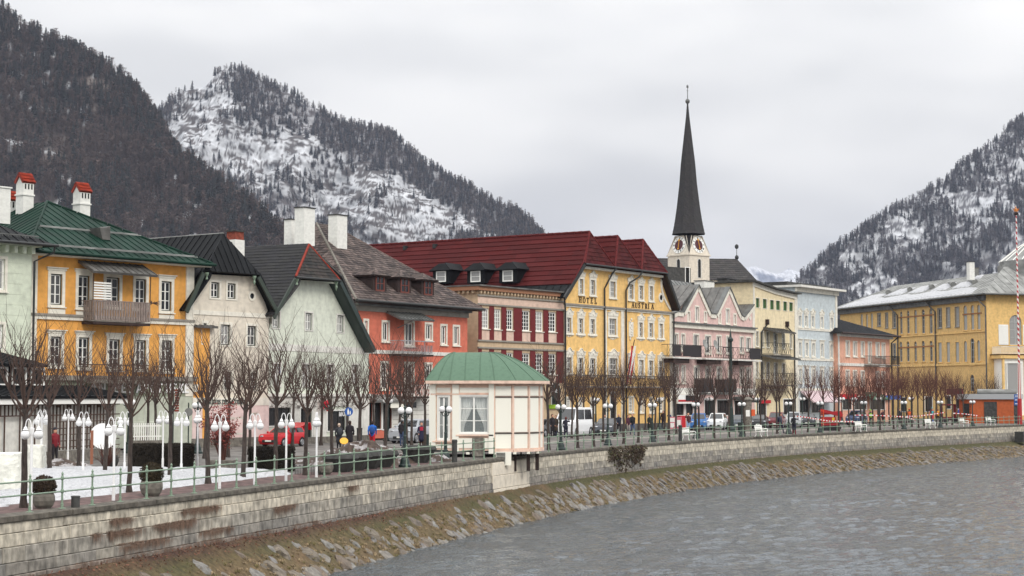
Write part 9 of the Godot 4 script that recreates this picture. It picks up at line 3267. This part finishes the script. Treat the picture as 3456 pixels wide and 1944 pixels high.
	for r in runs:
		g = G.new()
		for i in r[0].size() - 1:
			var n := int(r[0][i].distance_to(r[0][i + 1]) / 0.28)
			for k in n:
				g.col = lin(190, 34, 44) if k % 2 else lin(232, 230, 228)
				var a: Vector3 = r[0][i].lerp(r[0][i + 1], k / float(n))
				var e: Vector3 = r[0][i].lerp(r[0][i + 1], (k + 1.0) / n)
				g.quad(a, e, e + Vector3.UP * 0.1, a + Vector3.UP * 0.1)
		solo("barrier_tape", g, "print", r[1], "barrier tape", "barrier tapes round the works")
	# red lifting machine on a crawler
	var red := mk("machine_red", rgb(170, 26, 34), 0.45)
	var lift := thing("lifting_machine", "red lifting platform machine with folded boom and orange ladder", "machine", Vector3(30.49, 0.00, -165.52), 0.15)
	for z in [-0.55, 0.55]:
		g = G.new()
		g.prism(PackedVector2Array([Vector2(-0.95, 0.25), Vector2(-0.75, 0), Vector2(0.75, 0), Vector2(0.95, 0.25), Vector2(0.75, 0.5), Vector2(-0.75, 0.5)]), z - 0.15, z + 0.15)
		part("crawler_track", g, "rubber", lift)
	bit(lift, "chassis", red, Vector3(-0.85, 0.4, -0.38), Vector3(0.85, 0.75, 0.38))
	bit(lift, "engine_box", red, Vector3(-0.7, 0.751, -0.45), Vector3(0.5, 1.3, 0.45))
	g = G.new()
	g.bar(Vector3(-1.0, 1.95, 0.1), Vector3(1.25, 1.45, 0.1), 0.26, 0.3)
	g.bar(Vector3(-0.9, 1.6, -0.15), Vector3(1.2, 1.75, -0.15), 0.22, 0.24)
	g.bar(Vector3(1.15, 1.75, 0), Vector3(1.0, 0.9, 0), 0.2, 0.2)
	part("boom", g, red, lift)
	g = G.new()
	for x in [-1.05, -0.75]:
		g.bar(Vector3(x, 0.5, 0.5), Vector3(x, 2.0, 0.5), 0.05, 0.05, Vector3.BACK)
	for k in 6:
		g.bar(Vector3(-1.05, 0.7 + k * 0.24, 0.5), Vector3(-0.75, 0.7 + k * 0.24, 0.5), 0.04, 0.04)
	part("ladder", g, mk("ladder_orange", rgb(226, 92, 40), 0.5), lift)
	bit(lift, "warning_plate", mk("plate_yellow", rgb(226, 186, 50), 0.5), Vector3(0.1, 0.95, 0.452), Vector3(0.35, 1.25, 0.462))
	var mr := thing("red_trailer", "dark red wheeled machine before the residence", "machine", Vector3(53.13, 0.00, -209.95), 0.3)
	g = G.new()
	frame_box(g, 1.7, 1.6, 0.16, -0.2, 0.2)
	var fr := part("frame", g, mk("maroon", rgb(110, 24, 36), 0.5), mr)
	fr.position.y = 1.35
	bit(mr, "bed", "maroon", Vector3(-0.9, 0.5, -0.5), Vector3(0.9, 0.75, 0.5))
	for x in [-0.6, 0.6]:
		g = G.new()
		g.xf = Transform3D(Basis(Vector3.RIGHT, PI / 2), Vector3(x, 0.3, 0.5))
		g.lathe([Vector2(0, -0.1), Vector2(0.3, -0.1), Vector2(0.3, 0.1), Vector2(0, 0.1)], 14)
		part("wheel", g, "rubber", mr)
	# brick coloured kiosk with a curved front and metal fascia
	var k := thing("brick_kiosk", "modern brick coloured kiosk with curved front and metal fascia at the far right", "kiosk", Vector3(58.43, 0.00, -210.00), -0.25)
	g = G.new()
	var plan := PackedVector2Array()
	for i in 13:
		var a := -PI * 0.5 + PI * (i / 12.0) 
		plan.append(Vector2(2.4 + 1.0 * cos(a), 2.5 * sin(a)))
	for i in 13:
		var a := PI * 0.5 + PI * (i / 12.0)
		plan.append(Vector2(-2.6 + 1.2 * cos(a), 2.5 * sin(a)))
	var wall := func(gg: G, s: float, y0: float, y1: float) -> void:
		gg.xf = Transform3D(Basis(Vector3.RIGHT, -PI / 2), Vector3.ZERO)
		var q := PackedVector2Array()
		for p in plan: q.append(p * s)
		gg.prism(q, y0, y1)
	wall.call(g, 1.0, 0.0, 2.9)
	part("wall", g, "orange_render", k)
	g = G.new()
	wall.call(g, 1.09, 2.9, 3.55)
	part("fascia", g, mk("steel", rgb(176, 178, 180), 0.4, null, 0.3, null, 0.0, {"metallic": 0.4}), k)
	bit(k, "door", "concrete_dark", Vector3(-0.9, 0, 2.4), Vector3(0.6, 2.6, 2.56))
	bit(k, "door", "concrete_dark", Vector3(2.0, 0, 1.0), Vector3(3.3, 2.7, 2.45))
	bit(k, "window", "shop_dark", Vector3(-3.3, 0.9, 1.3), Vector3(-2.4, 2.4, 2.5))
	for z in [-1.0, 0.5]:
		g = G.new()
		g.tube([Vector3(-1.6, 3.85, z), Vector3(3.0, 3.8, z)], [0.3, 0.3], 10)
		part("roof_duct", g, "pale_metal", k)
	s = thing("parking_sign", "blue and white information sign beside the striped mast", "sign", Vector3(59.30, 0.00, -202.00), -0.2)
	g = G.new()
	g.tube([Vector3(0, 0, 0), Vector3(0, 3.4, 0)], [0.04, 0.04], 6)
	part("pole", g, "pale_metal", s)
	for i in 3:
		bit(s, "plate", "sign_blue", Vector3(-0.4, 2.2 + i * 0.45, 0.04), Vector3(0.4, 2.6 + i * 0.45, 0.07))
		bit(s, "stripe", "white_paint", Vector3(-0.3, 2.35 + i * 0.45, 0.071), Vector3(0.3, 2.43 + i * 0.45, 0.08))
	bit(thing("maroon_awning", "maroon cafe awning before the ochre residence", "awning", Vector3(61.31, 0.00, -238.00), -1.1), "cloth", "maroon", Vector3(-1.6, 3.5, 0), Vector3(1.6, 4.3, 0.2))
	bit(thing("outlet_box", "dark grey stone outlet at the foot of the wall by the right edge", "outlet", Vector3(57.61, -1.92, -195.00), 0.7), "block", "concrete_dark", Vector3(-0.6, 0, -0.5), Vector3(1.2, 1.2, 0.6))


func _ready() -> void:
	rng.seed = 1
	camera()
	sky_and_light()
	make_textures()
	make_materials()
	build_ground()
	build_river()
	build_bank()
	build_wall()
	build_railing()
	build_houses()
	build_pavilion()
	build_trees()
	build_lamps()
	build_cars()
	build_people()
	build_terrace()
	build_street()
	build_mountains()
